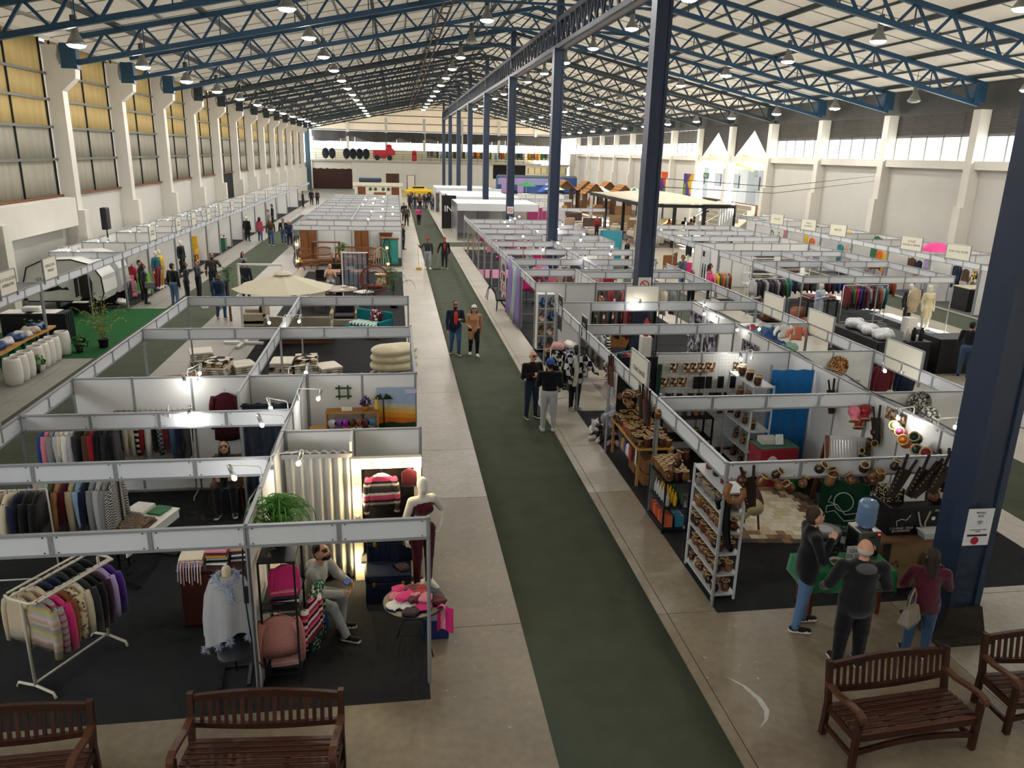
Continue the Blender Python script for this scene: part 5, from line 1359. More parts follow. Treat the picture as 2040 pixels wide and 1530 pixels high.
person('glossy white mannequin in burgundy bra top and leggings, one hand on hip',.3,10.2,.35,1.78,MW,top='burgundy',bottom='burgundy',shoe=M('#dedcd6',rough=.4),sole='#dedcd6',name='mannequin',cat='mannequin',hs='none',res=.0125,face=False,fem=True,fat=.82,barefoot=True,short_sleeve=True,bra=True,la=((.1,.02,-.13),(-.05,-.06,-.1)),ra=((-.05,.02,-.165),(0,-.03,-.15)))
o=tag(MB().box((.3,10.2,.008),(.4,.34,.016),rz(.35),bev=.005).obj('display_plinth',M('#e8e6e0',rough=.3)),'square white base plate under the glossy white mannequin','base')
t=thing('round_table','round black table on crossed wire legs heaped with pink clothes','table',(.14,8.72,0))
MB().lathe([(.38,.665),(.4,.67),(.4,.69),(.39,.695),(.02,.695)],28).obj('tabletop',M('#24262a',rough=.35),t,smooth=False)
for k in range(4):
 a=k*PI/2+.5;MB().tube([(.12*math.cos(a),.12*math.sin(a),.66),(.32*math.cos(a+.3),.32*math.sin(a+.3),0)],.01,6).obj('leg',BLK,t)
MB().tube([(.23*math.cos(a+.2),.23*math.sin(a+.2),.3)for a in[2*PI*j/4+.5 for j in range(4)]],.008,6,closed=True).obj('brace_ring',BLK,t)
rr=random.Random(11)
hp=['pink','hot pink','burgundy','red','hot pink','pink','wine','white','black','pink','hot pink','red','white','burgundy','hot pink','plum']
for i,c in enumerate(hp):
 a=i*2.4;r_=.05+.022*i*.9
 crumple('%s folded garment in the heap on the round black table, %s from the middle'%(c,ORD[i]),.14+r_*math.cos(a),8.74+r_*math.sin(a)*.85,.695+(.05 if i<7 else 0),.13,c,30+i,flat=.3,group='heap on the round table')
MB().slab(lambda u,v:(.42+.2*u,8.5+.06*math.sin(u*5)-.02*v,.72-.34*v),8,6,(0,.01,0)).obj('draped_leggings',stripes(['#d5307a','#d5307a','#e8a0b8'],.06,'X'))
tag(bpy.data.objects['draped_leggings'],'pink leggings draped over the edge of the round table','clothing')
tag(MB().box((.42,9.0,.14),(.34,.3,.28),bev=.01).box((.42,9.0,.285),(.355,.315,.02),bev=.005).obj('storage_box',M('#1e2f5c',rough=.5)),'dark blue box under the round table','box')
spot_lamp('white arm lamp lit on the third fascia beam over the coat rack',-3.55,12,PI/2*0-1.57+1.2,warm=False)
spot_lamp('white arm lamp lit at the partition end of the third fascia beam',-1.75,12.0,2.6)
spot_lamp('white arm lamp lit on the partition above the narrow counter',-1.72,11.3,2.9)
spot_lamp('white arm lamp on the partition pointing into the knitwear stall',-1.74,9.35,3.0)
spot_lamp('white arm lamp on the partition pointing at the fern',-1.68,9.75,.2)
spot_lamp('white arm lamp on the back wall above the fur jacket',-3.6,14,-1.9)
spot_lamp('white arm lamp on the back wall beside the rug stack',-3.75,14,1.2)
spot_lamp('white arm lamp at the craft stall partition near the wooden desk',-1.68,12.7,-.2)
tag(MB().tube([(-1.73,8.0,2.2),(-1.76,8.6,2.24),(-1.74,9.3,2.15),(-1.72,10,2.24),(-1.74,11,2.2),(-1.68,12,2.24),(-1.7,13.9,2.22)],.01,5).obj('power_cable',BLK),'black power cable running along the top of the white partition','cable')
tag(MB().tube([(-1.75,8.06,2.1),(-1.78,8.03,1.5),(-1.76,8.04,1.0),(-1.72,8.02,.5),(-1.62,8.02,.35)],.009,5).box((-1.755,8.02,1.35),(.05,.04,.22)).obj('extension_cable',BLK),'black power cord with socket strip hanging down the partition post','cable')

# ================================================================== mate gourd stall (nearest on the window side)
LEATH=M('#2a1d17',rough=.6,var=.25,scale=20);LEATH2=M('#5a3222',rough=.5,var=.3,scale=15)
rg=random.Random(21)
shelf_unit('white_shelf_rack','white angle-iron shelf rack full of brown mate gourds at the stall corner',4.63,9.9,0,.36,1.1,1.72,[.1,.42,.75,1.08,1.4,1.71],M('#d2d4d6',rough=.4,var=.04),M('#c6c9cc',rough=.4,var=.04))
lvl=['bottom','second','third','fourth','fifth']
for k,z in enumerate((.1,.42,.75,1.08,1.4)):
 for iy in range(9):
  for ix in range(2):
   if k==0 and(iy%3==1):continue
   steel=k==4
   gourd('%s mate gourd, %s from the near end in the %s row of the %s shelf'%(('grey-cased' if steel else 'polished brown'),ORD[iy],('aisle','inner')[ix],lvl[k]),(4.54+ix*.17+rg.uniform(-.02,.02),9.45+iy*.113+rg.uniform(-.015,.015),z),(iy+k)%3,rg.randrange(4),rg.uniform(1.0,1.35),'gourds on the white rack',mat=M('#77706a',rough=.4,var=.4,scale=30)if steel else None)
for i,(c,yy)in enumerate((('#6b2a22',10.25),('#1b1c1e',9.98),('#5a2a22',9.7))):
 lathe_obj('thermos',[(.055,0),(.06,.02),(.06,.24),(.05,.27),(.035,.28),(.035,.33),(.03,.34)],M(c,rough=.4),'%s thermos flask on top of the white shelf rack'%('red-brown','black','maroon')[i],'thermos',(4.62,yy,1.71))
tag(MB().tube([(4.4,9.32,1.5),(4.36,9.3,1.62),(4.42,9.28,1.7),(4.5,9.27,1.62),(4.5,9.27,1.3),(4.55,9.26,.98),(4.62,9.25,.86)],[.03,.04,.045,.05,.06,.06,.03],10).obj('drinking_horn',M('#17181a',rough=.25,var=.1),smooth=True),'big glossy black horn hanging on the corner post','horn')
tag(MB().tube([(4.44,9.15,1.95),(4.4,9.15,1.8),(4.46,9.14,1.7),(4.58,9.14,1.68),(4.66,9.15,1.76),(4.64,9.15,1.86)],.045,10).obj('gourd_ring',M('#8a5630',rough=.45,var=.2),smooth=True),'curved tan gourd hanging at the stall corner','gourd')
shelf_unit('dark_metal_rack','low dark metal rack with jars, bottles and boxed products beside the aisle',4.63,11.85,0,.46,.85,.95,[.08,.48,.95],M('#1a2030',rough=.5))
for iy in range(6):
 for ix in range(3):
  gourd('cream-rimmed gourd, %s along and %s across on the dark metal rack'%(ORD[iy],ORD[ix]),(4.48+ix*.14,11.5+iy*.14,.95),1,rg.randrange(4),1.35,'gourds on the dark rack')
bot=cached('bottle',lambda:MB().lathe([(.03,0),(.034,.02),(.034,.15),(.012,.2),(.012,.24),(.014,.25)],10).mesh('bottle',M('#c9a21f',rough=.2),True))
for iy in range(6):
 for ix in range(3):
  c=('#c9c9c4','#d8ab1e','#3c5a3a')[ix]
  tag(ob('bottle',bot,None,(4.5+ix*.13,11.52+iy*.125,.48),(0,0,0),(1,1,1),M(c,rough=.25,var=.1)),'%s bottle, %s from the near end on the middle shelf of the dark rack'%(('silver','yellow','dark green')[ix],ORD[iy]),'bottle','bottles on the dark rack')
for iy in range(6):
 for ix in range(2):
  tag(ob('carton',unit_box(M(('#c8503a','#4a8fa8')[ix]if iy%2 else('#d8704a','#3a7a94')[ix],rough=.5,var=.3,scale=30)),None,(4.53+ix*.2,11.53+iy*.125,.19),(0,0,0),(.15,.09,.2)),'%s printed carton, %s from the near end on the bottom shelf of the dark rack'%(('orange','light blue')[ix],ORD[iy]),'box','cartons on the dark rack')
PINE=M('#c0913f',rough=.5,var=.2,scale=6)
t=table('trestle_table','pine plank table crowded with polished gourds along the aisle',4.88,14.3,0,.75,1.9,.8,PINE,WOODL,.04,.05)
ri=0
for iy in range(13):
 for ix in range(5):
  ri+=1
  c=rg.random()
  mt=M(rg.choice(['#a01f2a','#7a2a6a','#c23a3a','#2f6b46','#d8a02a']),rough=.2,var=.1)if(c<.12 and iy>4)else None
  gourd('%s gourd on the pine plank table, %s from the near end, %s in from the aisle'%('painted' if mt else 'varnished',ORD[iy],ORD[ix]),(4.58+ix*.145+rg.uniform(-.02,.02),13.42+iy*.145+rg.uniform(-.02,.02),.8),rg.randrange(3),rg.randrange(4),rg.uniform(1.05,1.5),'gourds on the pine table',mat=mt)
for i,(y_,z_)in enumerate(((13.55,.4),(13.6,.12),(14.2,.12))):
 tag(MB().box((4.95,y_,z_),(.5,.4,.24)).box((4.95,y_-.21,z_+.11),(.48,.12,.005),Matrix.Rotation(.5,3,'X')).obj('cardboard_box',M('#8a6138',rough=.85,var=.15)),'open cardboard box under the pine plank table, %s one'%('upper','lower','rearmost')[i],'box')
for i,c in enumerate(('red','white','purple','mustard','charcoal')):
 garment('vest',c,'%s cloth bag hanging under the edge of the pine table'%c,(4.56,13.9+i*.17,.66),PI/2,i,sc=.5,hanger=False)
tag(MB().box((4.5,13.38,.62),(.01,.2,.3),rz(-.2)).obj('price_sheet',M('#cfd6e2',rough=.5)),'white printed price sheet hung on the corner of the pine table','sign')
def plush(label,x,y,z,c1,c2,s_,seed,ears=True):
 P=[('e',(0,0,.11),(.12,.1,.11),0),('e',(0,-.05,.27),(.09,.085,.08),0),('e',(0,-.12,.25),(.04,.035,.03),1),('c',(.1,-.05,.14),(.14,-.14,.06),.035,.035,0),('c',(-.1,-.05,.14),(-.14,-.14,.06),.035,.035,0),('c',(.07,-.08,.04),(.1,-.18,.035),.04,.045,1),('c',(-.07,-.08,.04),(-.1,-.18,.035),.04,.045,1)]
 if ears:P+=[('e',(.075,-.03,.35),(.032,.02,.034),1),('e',(-.075,-.03,.35),(.032,.02,.034),1)]
 me=soft('plush_toy',[tuple([p[0]]+[tuple(np.array(q)*s_)if isinstance(q,tuple)and len(q)==3 else(q*s_ if isinstance(q,float)else q)for q in p[1:]])for p in P],[M(c1,rough=1,var=.3,scale=60,bump=.9,bscale=120,sheen=.5),M(c2,rough=1,var=.2,scale=60,bump=.9,bscale=120,sheen=.5)],.014*s_,.02*s_)
 return tag(ob('plush_toy',me,None,(x,y,z),(0,0,seed)),label,'plush toy','plush toys by the aisle')
for i,(x,y,z,a,b,s_,d_)in enumerate(((4.5,16.0,0,'#1b1b1d','#e6dcdc',1.1,'black and white plush bear on the floor nearest the aisle'),(4.75,15.75,0,'#1b1b1d','#e2a9b4',1.1,'black plush bear with pink feet beside the stall post'),(4.45,16.4,0,'#e6e2e2','#e2b4bc',1.0,'white plush bear with pink feet at the back of the heap'),(4.6,15.95,.4,'#8c8c98','#e6dcdc',1.15,'curly grey plush lamb on top of the heap'),(4.78,15.7,.42,'#b5a38a','#d8cbb4',.9,'beige plush bear leaning on the stall post'),(4.95,15.35,.8,'#dcd6dc','#cfa0a8',1.0,'white plush pig on the end of the gourd table'),(5.15,15.3,.8,'#17181a','#30323a',1.0,'black plush bear on the end of the gourd table'),(4.55,15.2,.82,'#b8c0c8','#e4e6ea',.8,'pale grey plush mouse on the gourd table edge'),(4.42,15.22,1.72,'#6a4630','#d9cfc0',.7,'brown and white plush fox hung on the stall post'),(4.48,15.3,1.92,'#d8cfc6','#a08a7a',.8,'cream plush rabbit hung on top of the stall post'))):plush(d_,x,y,z,a,b,s_,i*.7-1)
def holster(label,loc,ang,s_=1.0,tilt=.4,mat=None):
 m=MB().slab(lambda u,v:((u-.5)*(.18-.07*v),.02*math.sin(PI*u)+.015,-.05-.36*v),4,4,(0,.03,0))
 m.tube([(-.05,.02,-.05),(-.09,.02,.12)],.018,6).tube([(.05,.02,-.05),(.07,.02,.1)],.016,6)
 for i in range(6):m.box((-.085+.006*i,-.002,-.08-i*.05),(.012,.006,.012),mi=1)
 return tag(ob('leather_sheath',m.mesh('leather_sheath',[mat or LEATH,RIM]),None,loc,(0,tilt,ang),(s_,)*3),label,'leather goods','leather goods on the fascia')
hx=[4.62,4.86,5.06,5.22,5.38,5.5,5.7,5.9,6.0,6.3,6.4,6.5,6.58,6.66,6.85]
hz=[1.93,1.9,2.02,1.82,1.8,1.84,2.08,1.86,1.95,1.86,2.06,1.96,1.84,1.9,2.05]
for i,(x,z)in enumerate(zip(hx,hz)):
 gourd('brown gourd dangling from the front fascia, %s from the corner post'%ORD[i],(x,9.17,z),i%3,i,1.25,'gourds hung on the front fascia',(rg.uniform(-.7,.5),rg.uniform(-.7,.7),i))
for i,(x,z,tl)in enumerate(((4.72,2.05,-.2),(7.1,2.1,.4),(7.42,2.08,.5),(7.6,2.0,.8),(7.75,2.12,.5),(8.1,2.05,.7))):
 holster('dark stitched leather sheath hung on the front fascia, %s from the corner'%ORD[i],(x,9.16,z),.1,1.25,tl)
for i in range(9):
 gourd('small gourd strung on the side fascia, %s from the corner'%ORD[i],(4.38 if i>3 else 4.36,10.9+i*.28 if i>3 else 10.95+.05*i,1.9 if i>3 else 1.55-i*.13),i%3,i+1,1.2,'gourds on the side fascia',(rg.uniform(-1,.6),.4,i))
for i,y_ in enumerate((12.5,12.65,12.9,14.9,15.05)):holster('dark leather sheath on the side fascia by the gourd table, %s in line'%ORD[i],(4.38,y_,2.1),PI/2,1.2,.3,LEATH2 if i%2 else None)
for i in range(10):
 gourd('round gourd hung over the pine table, %s in the string'%ORD[i],(4.52+.02*(i%3),13.5+.13*i,1.55+.1*math.sin(i*1.9)),i%3,i,1.3,'gourds strung over the pine table',(1.2,.3*i,i))
rugt=thing('hide_rug','patchwork cowhide rug with cream centre and dark brown border','rug',(6.45,12.15,.006),-.12)
PM=[M(c,rough=.85,var=.2,scale=20,sheen=.3)for c in('#d6ccb4','#c7b892','#e0d8c6','#6b4526','#3a2416','#8a6238','#241811')]
for i in range(-8,9):
 for j in range(-9,10):
  x,y=i*.145,j*.15;e=max(abs(x)/1.15,abs(y)/1.3,(abs(x)/1.15+abs(y)/1.3)/1.5)
  if e>1.03:continue
  r_=random.Random(i*31+j)
  ob('patch',unit_box(r_.choice(PM[:3])if e<.68 else(r_.choice(PM[1:4]+PM[5:6])if e<.84 else r_.choice(PM[3:]))),rugt,(x+(.07 if j%2 else 0),y,.006+.001*r_.random()),(0,0,0),(.141,.146,.008))
t=thing('hide_saddle','leather saddle with pale sheepskin standing on the patchwork rug','saddle',(5.85,11.4,0),.5)
ob('sheepskin',soft('sheepskin',[('e',(0,0,.5),(.32,.26,.16),0),('e',(.2,0,.42),(.16,.22,.16),0),('e',(-.2,0,.42),(.14,.2,.14),0)],M('#cfc394',rough=1,var=.25,scale=40,bump=.9,bscale=80,sheen=.5),.02,.05),t)
for sx in(-.2,.2):
 for sy in(-.12,.12):MB().tube([(sx*1.3,sy*1.3,0),(sx,sy,.45)],.02,6).obj('leg',WOOD,t)
MB().slab(lambda u,v:((u-.5)*.5,(v-.5)*.4,.66+.1*(2*u-1)**2-.25*(2*v-1)**2),8,8,(0,0,.025)).obj('saddle_seat',LEATH2,t,smooth=True)
t=thing('folding_stand','dark wooden A-frame stand with rows of knives and a slanted white card','display',(7.95,11.9,0),-.25)
for sx in(-.36,.36):
 MB().bar((sx,-.45,0),(sx,.1,1.45),.06,.05).obj('leg',WOOD,t);MB().bar((sx,.5,0),(sx,.1,1.45),.06,.05).obj('leg',WOOD,t)
for k,(yy,z,w_)in enumerate(((-.28,.35,1.0),(-.1,.75,.95))):
 MB().box((0,yy,z),(w_,.36,.03),Matrix.Rotation(.35,3,'X')).obj('tray',M('#14161c',rough=.6),t)
 for i in range(16):MB().box((-w_/2+.06+i*w_/17,yy,z+.02),(.016,.26,.014),Matrix.Rotation(.35,3,'X')).obj('knife',M('#8d8f96' if i%2 else '#4a3a5a',rough=.3,metal=.5),t)
MB().box((0,.02,1.2),(.8,.02,.55),Matrix.Rotation(-.5,3,'X')).obj('card',M('#c9c9c9',rough=.5,var=.25,scale=40),t)
for i in range(14):MB().box((-.34+i*.05,.0,1.2),(.012,.012,.42),Matrix.Rotation(-.5,3,'X')).obj('straw',M('#a9a9ac',rough=.3,metal=.7),t)
lathe_obj('steel_drum_stool',[(.17,0),(.19,.02),(.19,.42),(.17,.45),(.02,.46)],M('#2c6a34',rough=.35,metal=.3),'metallic green folding chair roll leaning at the cubicle','stool',(7.65,13.0,.04),rot=(.3,-.2,0))
shelf_unit('white_shelf_rack','white shelf rack with small cups beside the blue curtain',7.15,14.3,0,.45,1.2,1.9,[.1,.5,.95,1.4,1.88],M('#cfd2d6',rough=.4),M('#c3c7cb',rough=.4),back=None)
for k,z in enumerate((.1,.5,.95,1.4,1.88)):
 for iy in range(6):gourd('small cup gourd, %s from the near end on the %s level beside the blue curtain'%(ORD[iy],ORD[k]),(7.06+.1*(iy%2),13.85+iy*.18,z),1 if k>2 else 0,iy+k,1.35 if k>2 else 1.1,'cups beside the blue curtain')
t=curtain('bright blue cloth curtain closing the storage cubicle',(7.47,14.08),(8.38,14.08),.05,2.12,fab('#1c6fb4',.1),3,.025)
t=thing('flag_table','small table draped with a green and red cloth bearing a white oval emblem','table',(7.32,13.35,0),.05)
MB().box((0,0,.4),(.8,.5,.8),bev=.02).obj('red_cloth',fab('#9c1a2e'),t);MB().box((0,.02,.805),(.82,.5,.012)).obj('green_cloth',fab('#1d5a3c'),t)
MB().lathe([(.001,0),(.2,.0),(.2,.006)],24,(-.16,-.252,.42),Matrix.Rotation(PI/2,3,'X'),squash=(.72,1.25)).obj('emblem_oval',M('#dcdce0',rough=.7),t)
for i,(ex,ez,c,w_)in enumerate(((-.16,.5,'#2a2a2a',.1),(-.16,.42,'#2f6b46',.13),(-.2,.36,'#b83a3a',.05),(-.12,.36,'#d8b02a',.05))):MB().prism([(ex-w_/2,ez-.06),(ex+w_/2,ez-.06),(ex+w_/3,ez+.05),(ex,ez+.09),(ex-w_/3,ez+.05)],-.262,-.258,axis='Y').obj('emblem_mark',M(c,rough=.7),t)
tag(MB().box((7.22,13.45,.87),(.34,.26,.12),bev=.01).obj('cash_box',M('#cfcfc8',rough=.5)),'white box standing on the flag-draped table','box')
tag(MB().box((7.38,13.3,.93),(.16,.012,.2),Matrix.Rotation(-.3,3,'X')).obj('payment_card',M('#e8e8ea',rough=.4)),'white payment card propped on the flag-draped table','sign')
shelf_unit('dark_metal_rack','two-tier black metal table under the wire display grid',5.95,14.75,0,1.15,.5,.98,[.5,.98],BLK,tube=.035)
for i,x in enumerate((5.55,5.85,6.05,6.2,6.35)):
 if i==0:holster('tall dark leather boot standing on the black metal table',(5.6,14.7,1.36),.3,1.1,0)
 else:tag(MB().lathe([(.05,0),(.06,.03),(.03,.08),(.045,.12),(.02,.15)],10).obj('small_figurine',M(('#5d6a62','#7a7a74','#9a4a2a','#5a5a54')[i-1],rough=.6),None,(x,14.72,.98),smooth=True),'small %s figurine on the black metal table'%('green-grey','grey','rust-red','dark')[i-1],'figurine')
for i in range(6):gourd('wide gourd under the black metal table, %s from the aisle'%ORD[i],(5.5+i*.18,14.65,.0 if i%2 else.5),1,i,1.5,'gourds under the black table')
wg=thing('wire_grid','white wire display grid on the back panels hung with leather goods','display',(6.42,15.13,0))
m=MB()
for i in range(27):m.box((-.95+i*.073,0,1.35),(.004,.004,1.6))
for i in range(23):m.box((0,0,.56+i*.072),(1.9,.004,.004))
m.obj('wires',M('#b9bab8',rough=.4),wg)
PLQ=cells(['#6b4526','#e0d4be','#3a2416','#8a6238'],22)
k=0
for row,(z,xs_,w_,h_,mt,d_)in enumerate(((1.92,(5.78,6.08,6.25,6.42,6.6,7.2),.16,.2,PLQ,'carved wooden plaque'),(1.6,(5.6,5.82,6.0),.16,.2,PLQ,'painted wooden plaque'),(1.58,(6.3,6.42,6.58,6.85,7.12),.13,.26,BLK,'black leather apron'),(1.27,(5.7,5.95,6.2,6.4,6.68,6.82,7.02),.13,.15,LEATH,'brown leather pouch'),(.95,(5.75,5.95,6.2,6.5,6.9,7.15),.12,.14,LEATH2,'small leather wallet'))):
 for i,x in enumerate(xs_):
  tag(MB().prism([(-w_/2,h_/2),(-w_/2,-h_/3),(0,-h_/2),(w_/2,-h_/3),(w_/2,h_/2)]if 'pouch' in d_ else[(-w_/2,h_/2),(-w_/2,-h_/2),(w_/2,-h_/2),(w_/2,h_/2)],-.03,0,axis='Y').obj('display_good',mt,None,(x,15.11,z)),'%s on the wire grid, %s from the aisle side'%(d_,ORD[i]),'craft item','goods on the wire grid')
tag(MB().box((5.0,15.16,1.35),(.85,.02,1.6)).obj('black_banner',BLK),'black cloth banner with grey scroll drawing beside the wire grid','banner')
scr=MB()
for cx,cz,r_ in((5.15,1.85,.12),(5.2,1.6,.1),(4.9,1.7,.12),(5.1,1.3,.1)):scr.tube([(cx+r_*(1-a/9)*math.cos(a),15.145,cz+r_*(1-a/9)*math.sin(a))for a in[j*.5 for j in range(15)]],.008,4)
o=scr.obj('scroll_drawing',M('#77797c',rough=.7),bpy.data.objects['black_banner'])
tag(MB().tube([(5.42,15.05,.3),(5.46,15.08,2.0)],.05,8).obj('fabric_roll',M('#1c3a2c',rough=.7)),'dark green fabric roll standing beside the wire grid','roll')
for i,(y_,z_,c,v)in enumerate(((11.15,1.9,'#a9c8a0',2),(10.98,1.85,'#b8406a',2),(10.85,1.75,'#d8742a',0),(10.62,1.9,'#1f3f3a',2),(10.5,1.72,'#1f4540',0),(10.28,1.75,'#8a2438',0),(10.1,1.5,'#3a86c4',0),(9.75,1.6,'#a83040',2))):
 gourd('%s lacquered gourd on the partition behind the counter'%('pale green','magenta','orange','dark green','bottle green','crimson','sky blue','cherry red')[i],(8.3,y_,z_),v,0,1.9,None,(.5,-1.0,0),M(c,rough=.15,var=.05))
for i,(y_,z_,c)in enumerate(((12.9,1.98,'#e0788c'),(12.75,1.85,'#a82430'),(12.55,2.0,'#98202c'))):gourd('%s heart-shaped gourd hung beside the second beam'%('pink','scarlet','small red')[i],(8.1+.1*i,12.15,z_),0,0,2.0,None,(2.6,.2,0),M(c,rough=.15,var=.05))
for i,(y_,z_)in enumerate(((11.8,1.95),(10.0,1.85),(9.85,1.8),(9.6,1.75),(13.3,2.0))):holster('long dark leather holster on the partition, %s from the front'%ORD[4-i],(8.34,y_,z_),PI/2,1.3,.3)
for i in range(8):gourd('horn-rimmed gourd stacked by the partition, %s up'%ORD[i],(8.25,11.75+.03*(i%2),.35+i*.18),i%3,2,1.3,'gourds stacked by the partition',(1.3,.3,i))
tag(MB().slab(lambda u,v:(8.37,11.1+u*.5,1.95+.2*v),6,2,(-.03,0,0)).obj('carved_frieze',cells(['#6b4a34','#b9a48c','#3a2a20','#8a7058'],18)),'carved wooden frieze hung on the partition','carving')
t=thing('wooden_counter','brown wood counter with panel front beside the blue post','counter',(7.7,9.62,0))
CW=M('#7a5a3f',rough=.5,var=.25,scale=4)
pbox('top',(0,0,.835),(1.5,.68,.04),CW,t);pbox('front_panel',(-.12,-.24,.41),(.75,.03,.8),M('#8c7050',rough=.5,var=.2,scale=4),t)
for sx in(-.68,.68):pbox('side_panel',(sx,0,.41),(.03,.6,.82),CW,t)
t=thing('black_cabinet','black drinks cabinet with white logo lettering on the wood counter','cabinet',(7.65,9.7,.855))
MB().box((0,0,.23),(.98,.5,.46),bev=.008).obj('body',M('#17181b',rough=.45),t)
WP=M('#d8d8d6',var=0,rough=.6)
text('C.TA BAGÉ - SINCE\n@CUIASBAGÉS',.045,WP,t,(-.28,-.255,.1),(PI/2,0,0));text('Brazvenh Dri',.05,WP,t,(.36,-.255,.39),(PI/2,0,0))
MB().tube([(-.36,-.255,.16),(-.38,-.255,.24),(-.3,-.255,.27),(-.22,-.255,.25),(-.16,-.255,.33)],.006,5).obj('cup_logo',WP,t)
MB().lathe([(.03,0),(.03,.01)],14,(.22,-.25,.26),Matrix.Rotation(PI/2,3,'X')).obj('white_disc',WP,t)
for sx in(-.05,.15):MB().tube([(sx,-.255,.38),(sx*.4+.02,-.27,.2),(.1,-.3,.02),(.12,-.33,-.02)],.012,6).obj('hose',M('#b9ad98',rough=.5),t)
t=thing('laptop','open silver laptop seen from behind on the black cabinet','laptop',(7.63,9.66,1.315))
MB().box((0,.1,.01),(.34,.24,.02),bev=.004).obj('base',M('#b9babc',rough=.35,metal=.6),t);MB().box((0,-.03,.13),(.34,.012,.24),Matrix.Rotation(-.15,3,'X'),bev=.004).obj('lid',M('#c3c4c6',rough=.35,metal=.5),t)
gourd('tall rimmed gourd standing beside the laptop',(7.95,9.62,1.315),0,1,1.5)
tag(MB().box((7.32,9.75,1.42),(.3,.24,.2)).obj('ring_tray',cells(['#141414','#1c1c1c','#c9b98a','#141414','#0f0f10'],60)),'black tray with rows of glinting rings beside the laptop','tray')
t=thing('storage_container','clear plastic container with white lid on the wood counter','container',(7.8,9.38,.855))
MB().lathe([(.15,0),(.18,.1),(.19,.11)],4,(0,0,0),rz(PI/4),squash=(1,1)).obj('tub',M('#c6ccd0',rough=.3,alpha=1),t);t.scale=(1.25,.8,1)
pbox('lid',(0,0,.115),(.29,.29,.02),M('#dfe3e6',rough=.4),t)
tag(MB().box((8.25,9.6,.97),(.3,.3,.22)).obj('cardboard_box',M('#94704a',rough=.85,var=.15)),'small open cardboard box on the wood counter against the partition','box')
for i in range(2):tag(MB().box((8.0,9.45,.16+.3*i),(.5,.36,.29)).obj('cardboard_box',M('#8f7a50',rough=.85,var=.2)),'printed cardboard carton under the wood counter, %s'%('lower','upper')[i],'box')
t=thing('drinks_table','small table with bright green cloth selling herbal tea','table',(6.22,9.02,0),-.07)
GC=fab('#17804e',.15)
MB().slab(lambda u,v:((u-.5)*1.3,(v-.5)*.56,.72+.003*math.sin(9*u)),8,4,(0,0,-.02)).obj('cloth_top',GC,t)
MB().slab(lambda u,v:((u-.5)*1.32,-.285-.03*v-.015*math.sin(26*u)*v,.72-.3*v),30,3,(0,.006,0)).obj('cloth_front',GC,t,smooth=True)
for s_ in(-1,1):MB().slab(lambda u,v:(s_*(.655+.03*v),(u-.5)*.56,.72-.26*v),6,3,(-.006*s_,0,0)).obj('cloth_side',GC,t,smooth=True)
for sx in(-.5,.5):
 for sy in(-.2,.2):pbox('leg',(sx,sy,.35),(.05,.05,.7),M('#6a3a24',rough=.6,var=.2),t)
t=thing('drinks_cooler','barrel-shaped cooler in dark leaf-print cover with grey oval lid','cooler',(6.02,9.28,.725))
MB().lathe([(.22,0),(.235,.03),(.235,.3),(.225,.34)],24,squash=(1.05,.9)).obj('body',cells(['#1b1d1c','#2c2f2c','#8f948f','#161817','#5a605a','#242726'],26,stretch=(1,1,2)),t,smooth=True)
MB().lathe([(.24,.33),(.25,.35),(.245,.39),(.2,.4),(.01,.4)],24,squash=(1.05,.9)).obj('lid',M('#44474a',rough=.5),t,smooth=True);MB().lathe([(.13,.401),(.12,.405),(.01,.405)],20).obj('lid_disc',M('#8c8f90',rough=.5),t)
for i in range(2):gourd('herb-filled gourd with straw standing on the green tablecloth, %s'%('front','back')[i],(5.78+i*.05,9.05+i*.18,.725),0,2,1.5)
t=thing('water_dispenser','stainless steel water dispenser with tap on the green table','dispenser',(6.6,9.2,.725))
ST=M('#8e8d88',rough=.3,metal=.7,var=.08)
MB().box((0,0,.22),(.34,.34,.44),bev=.012).obj('body',ST,t);MB().box((-.172,0,.22),(.004,.26,.36)).obj('side_panel',M('#3a3b3c',rough=.2,metal=.5),t)
MB().box((.02,-.175,.1),(.22,.02,.08)).obj('drip_tray',BLK,t);MB().tube([(.04,-.17,.24),(.04,-.22,.25),(.05,-.235,.2)],.012,8).obj('tap',CHROME,t);MB().box((.02,-.172,.36),(.1,.006,.02)).obj('badge',M('#3a2a20',rough=.5),t);MB().box((.12,-.174,.4),(.035,.006,.022)).obj('red_display',glow('#ff3a2a',1.5),t)
t=thing('water_bottle','large ribbed blue water bottle upside down on the steel dispenser','bottle',(6.6,9.2,1.165))
BW=M('#9dc0f2',rough=.1,var=.05,trans=.5,spec=.6)
MB().lathe([(.05,0),(.1,.02),(.13,.06),(.138,.1),(.132,.12),(.138,.14),(.138,.19),(.132,.21),(.138,.23),(.138,.28),(.132,.3),(.138,.32),(.135,.38),(.1,.42),(.02,.43)],24).obj('jug',BW,t,smooth=True)
t=thing('price_card','white card lettered CHOPP DE ERVA 15 REAIS on the green table','sign',(6.33,8.9,.725),-.05)
MB().box((0,0,.15),(.3,.012,.3),Matrix.Rotation(-.12,3,'X')).obj('card',M('#d5d9e0',rough=.5),t)
IKD=M('#202226',var=0,rough=.6)
for i,s_ in enumerate(('CHOPP','DE ERVA','15 REAIS')):text(s_,.075,IKD,t,(0,-.022+.01*i,.24-i*.085),(PI/2-.12,0,0))
t=thing('herb_bowl','pale bowl of green mate herb on the green tablecloth','bowl',(6.08,8.92,.725))
MB().lathe([(.06,0),(.1,.03),(.125,.08),(.118,.08),(.095,.035)],20,cap=False).obj('bowl',M('#c9cbb8',rough=.4),t,smooth=True);MB().lathe([(.1,.05),(.06,.062),(.01,.066)],16,cap=False).obj('herb',M('#4a5a2c',rough=.95,var=.4,scale=60),t)
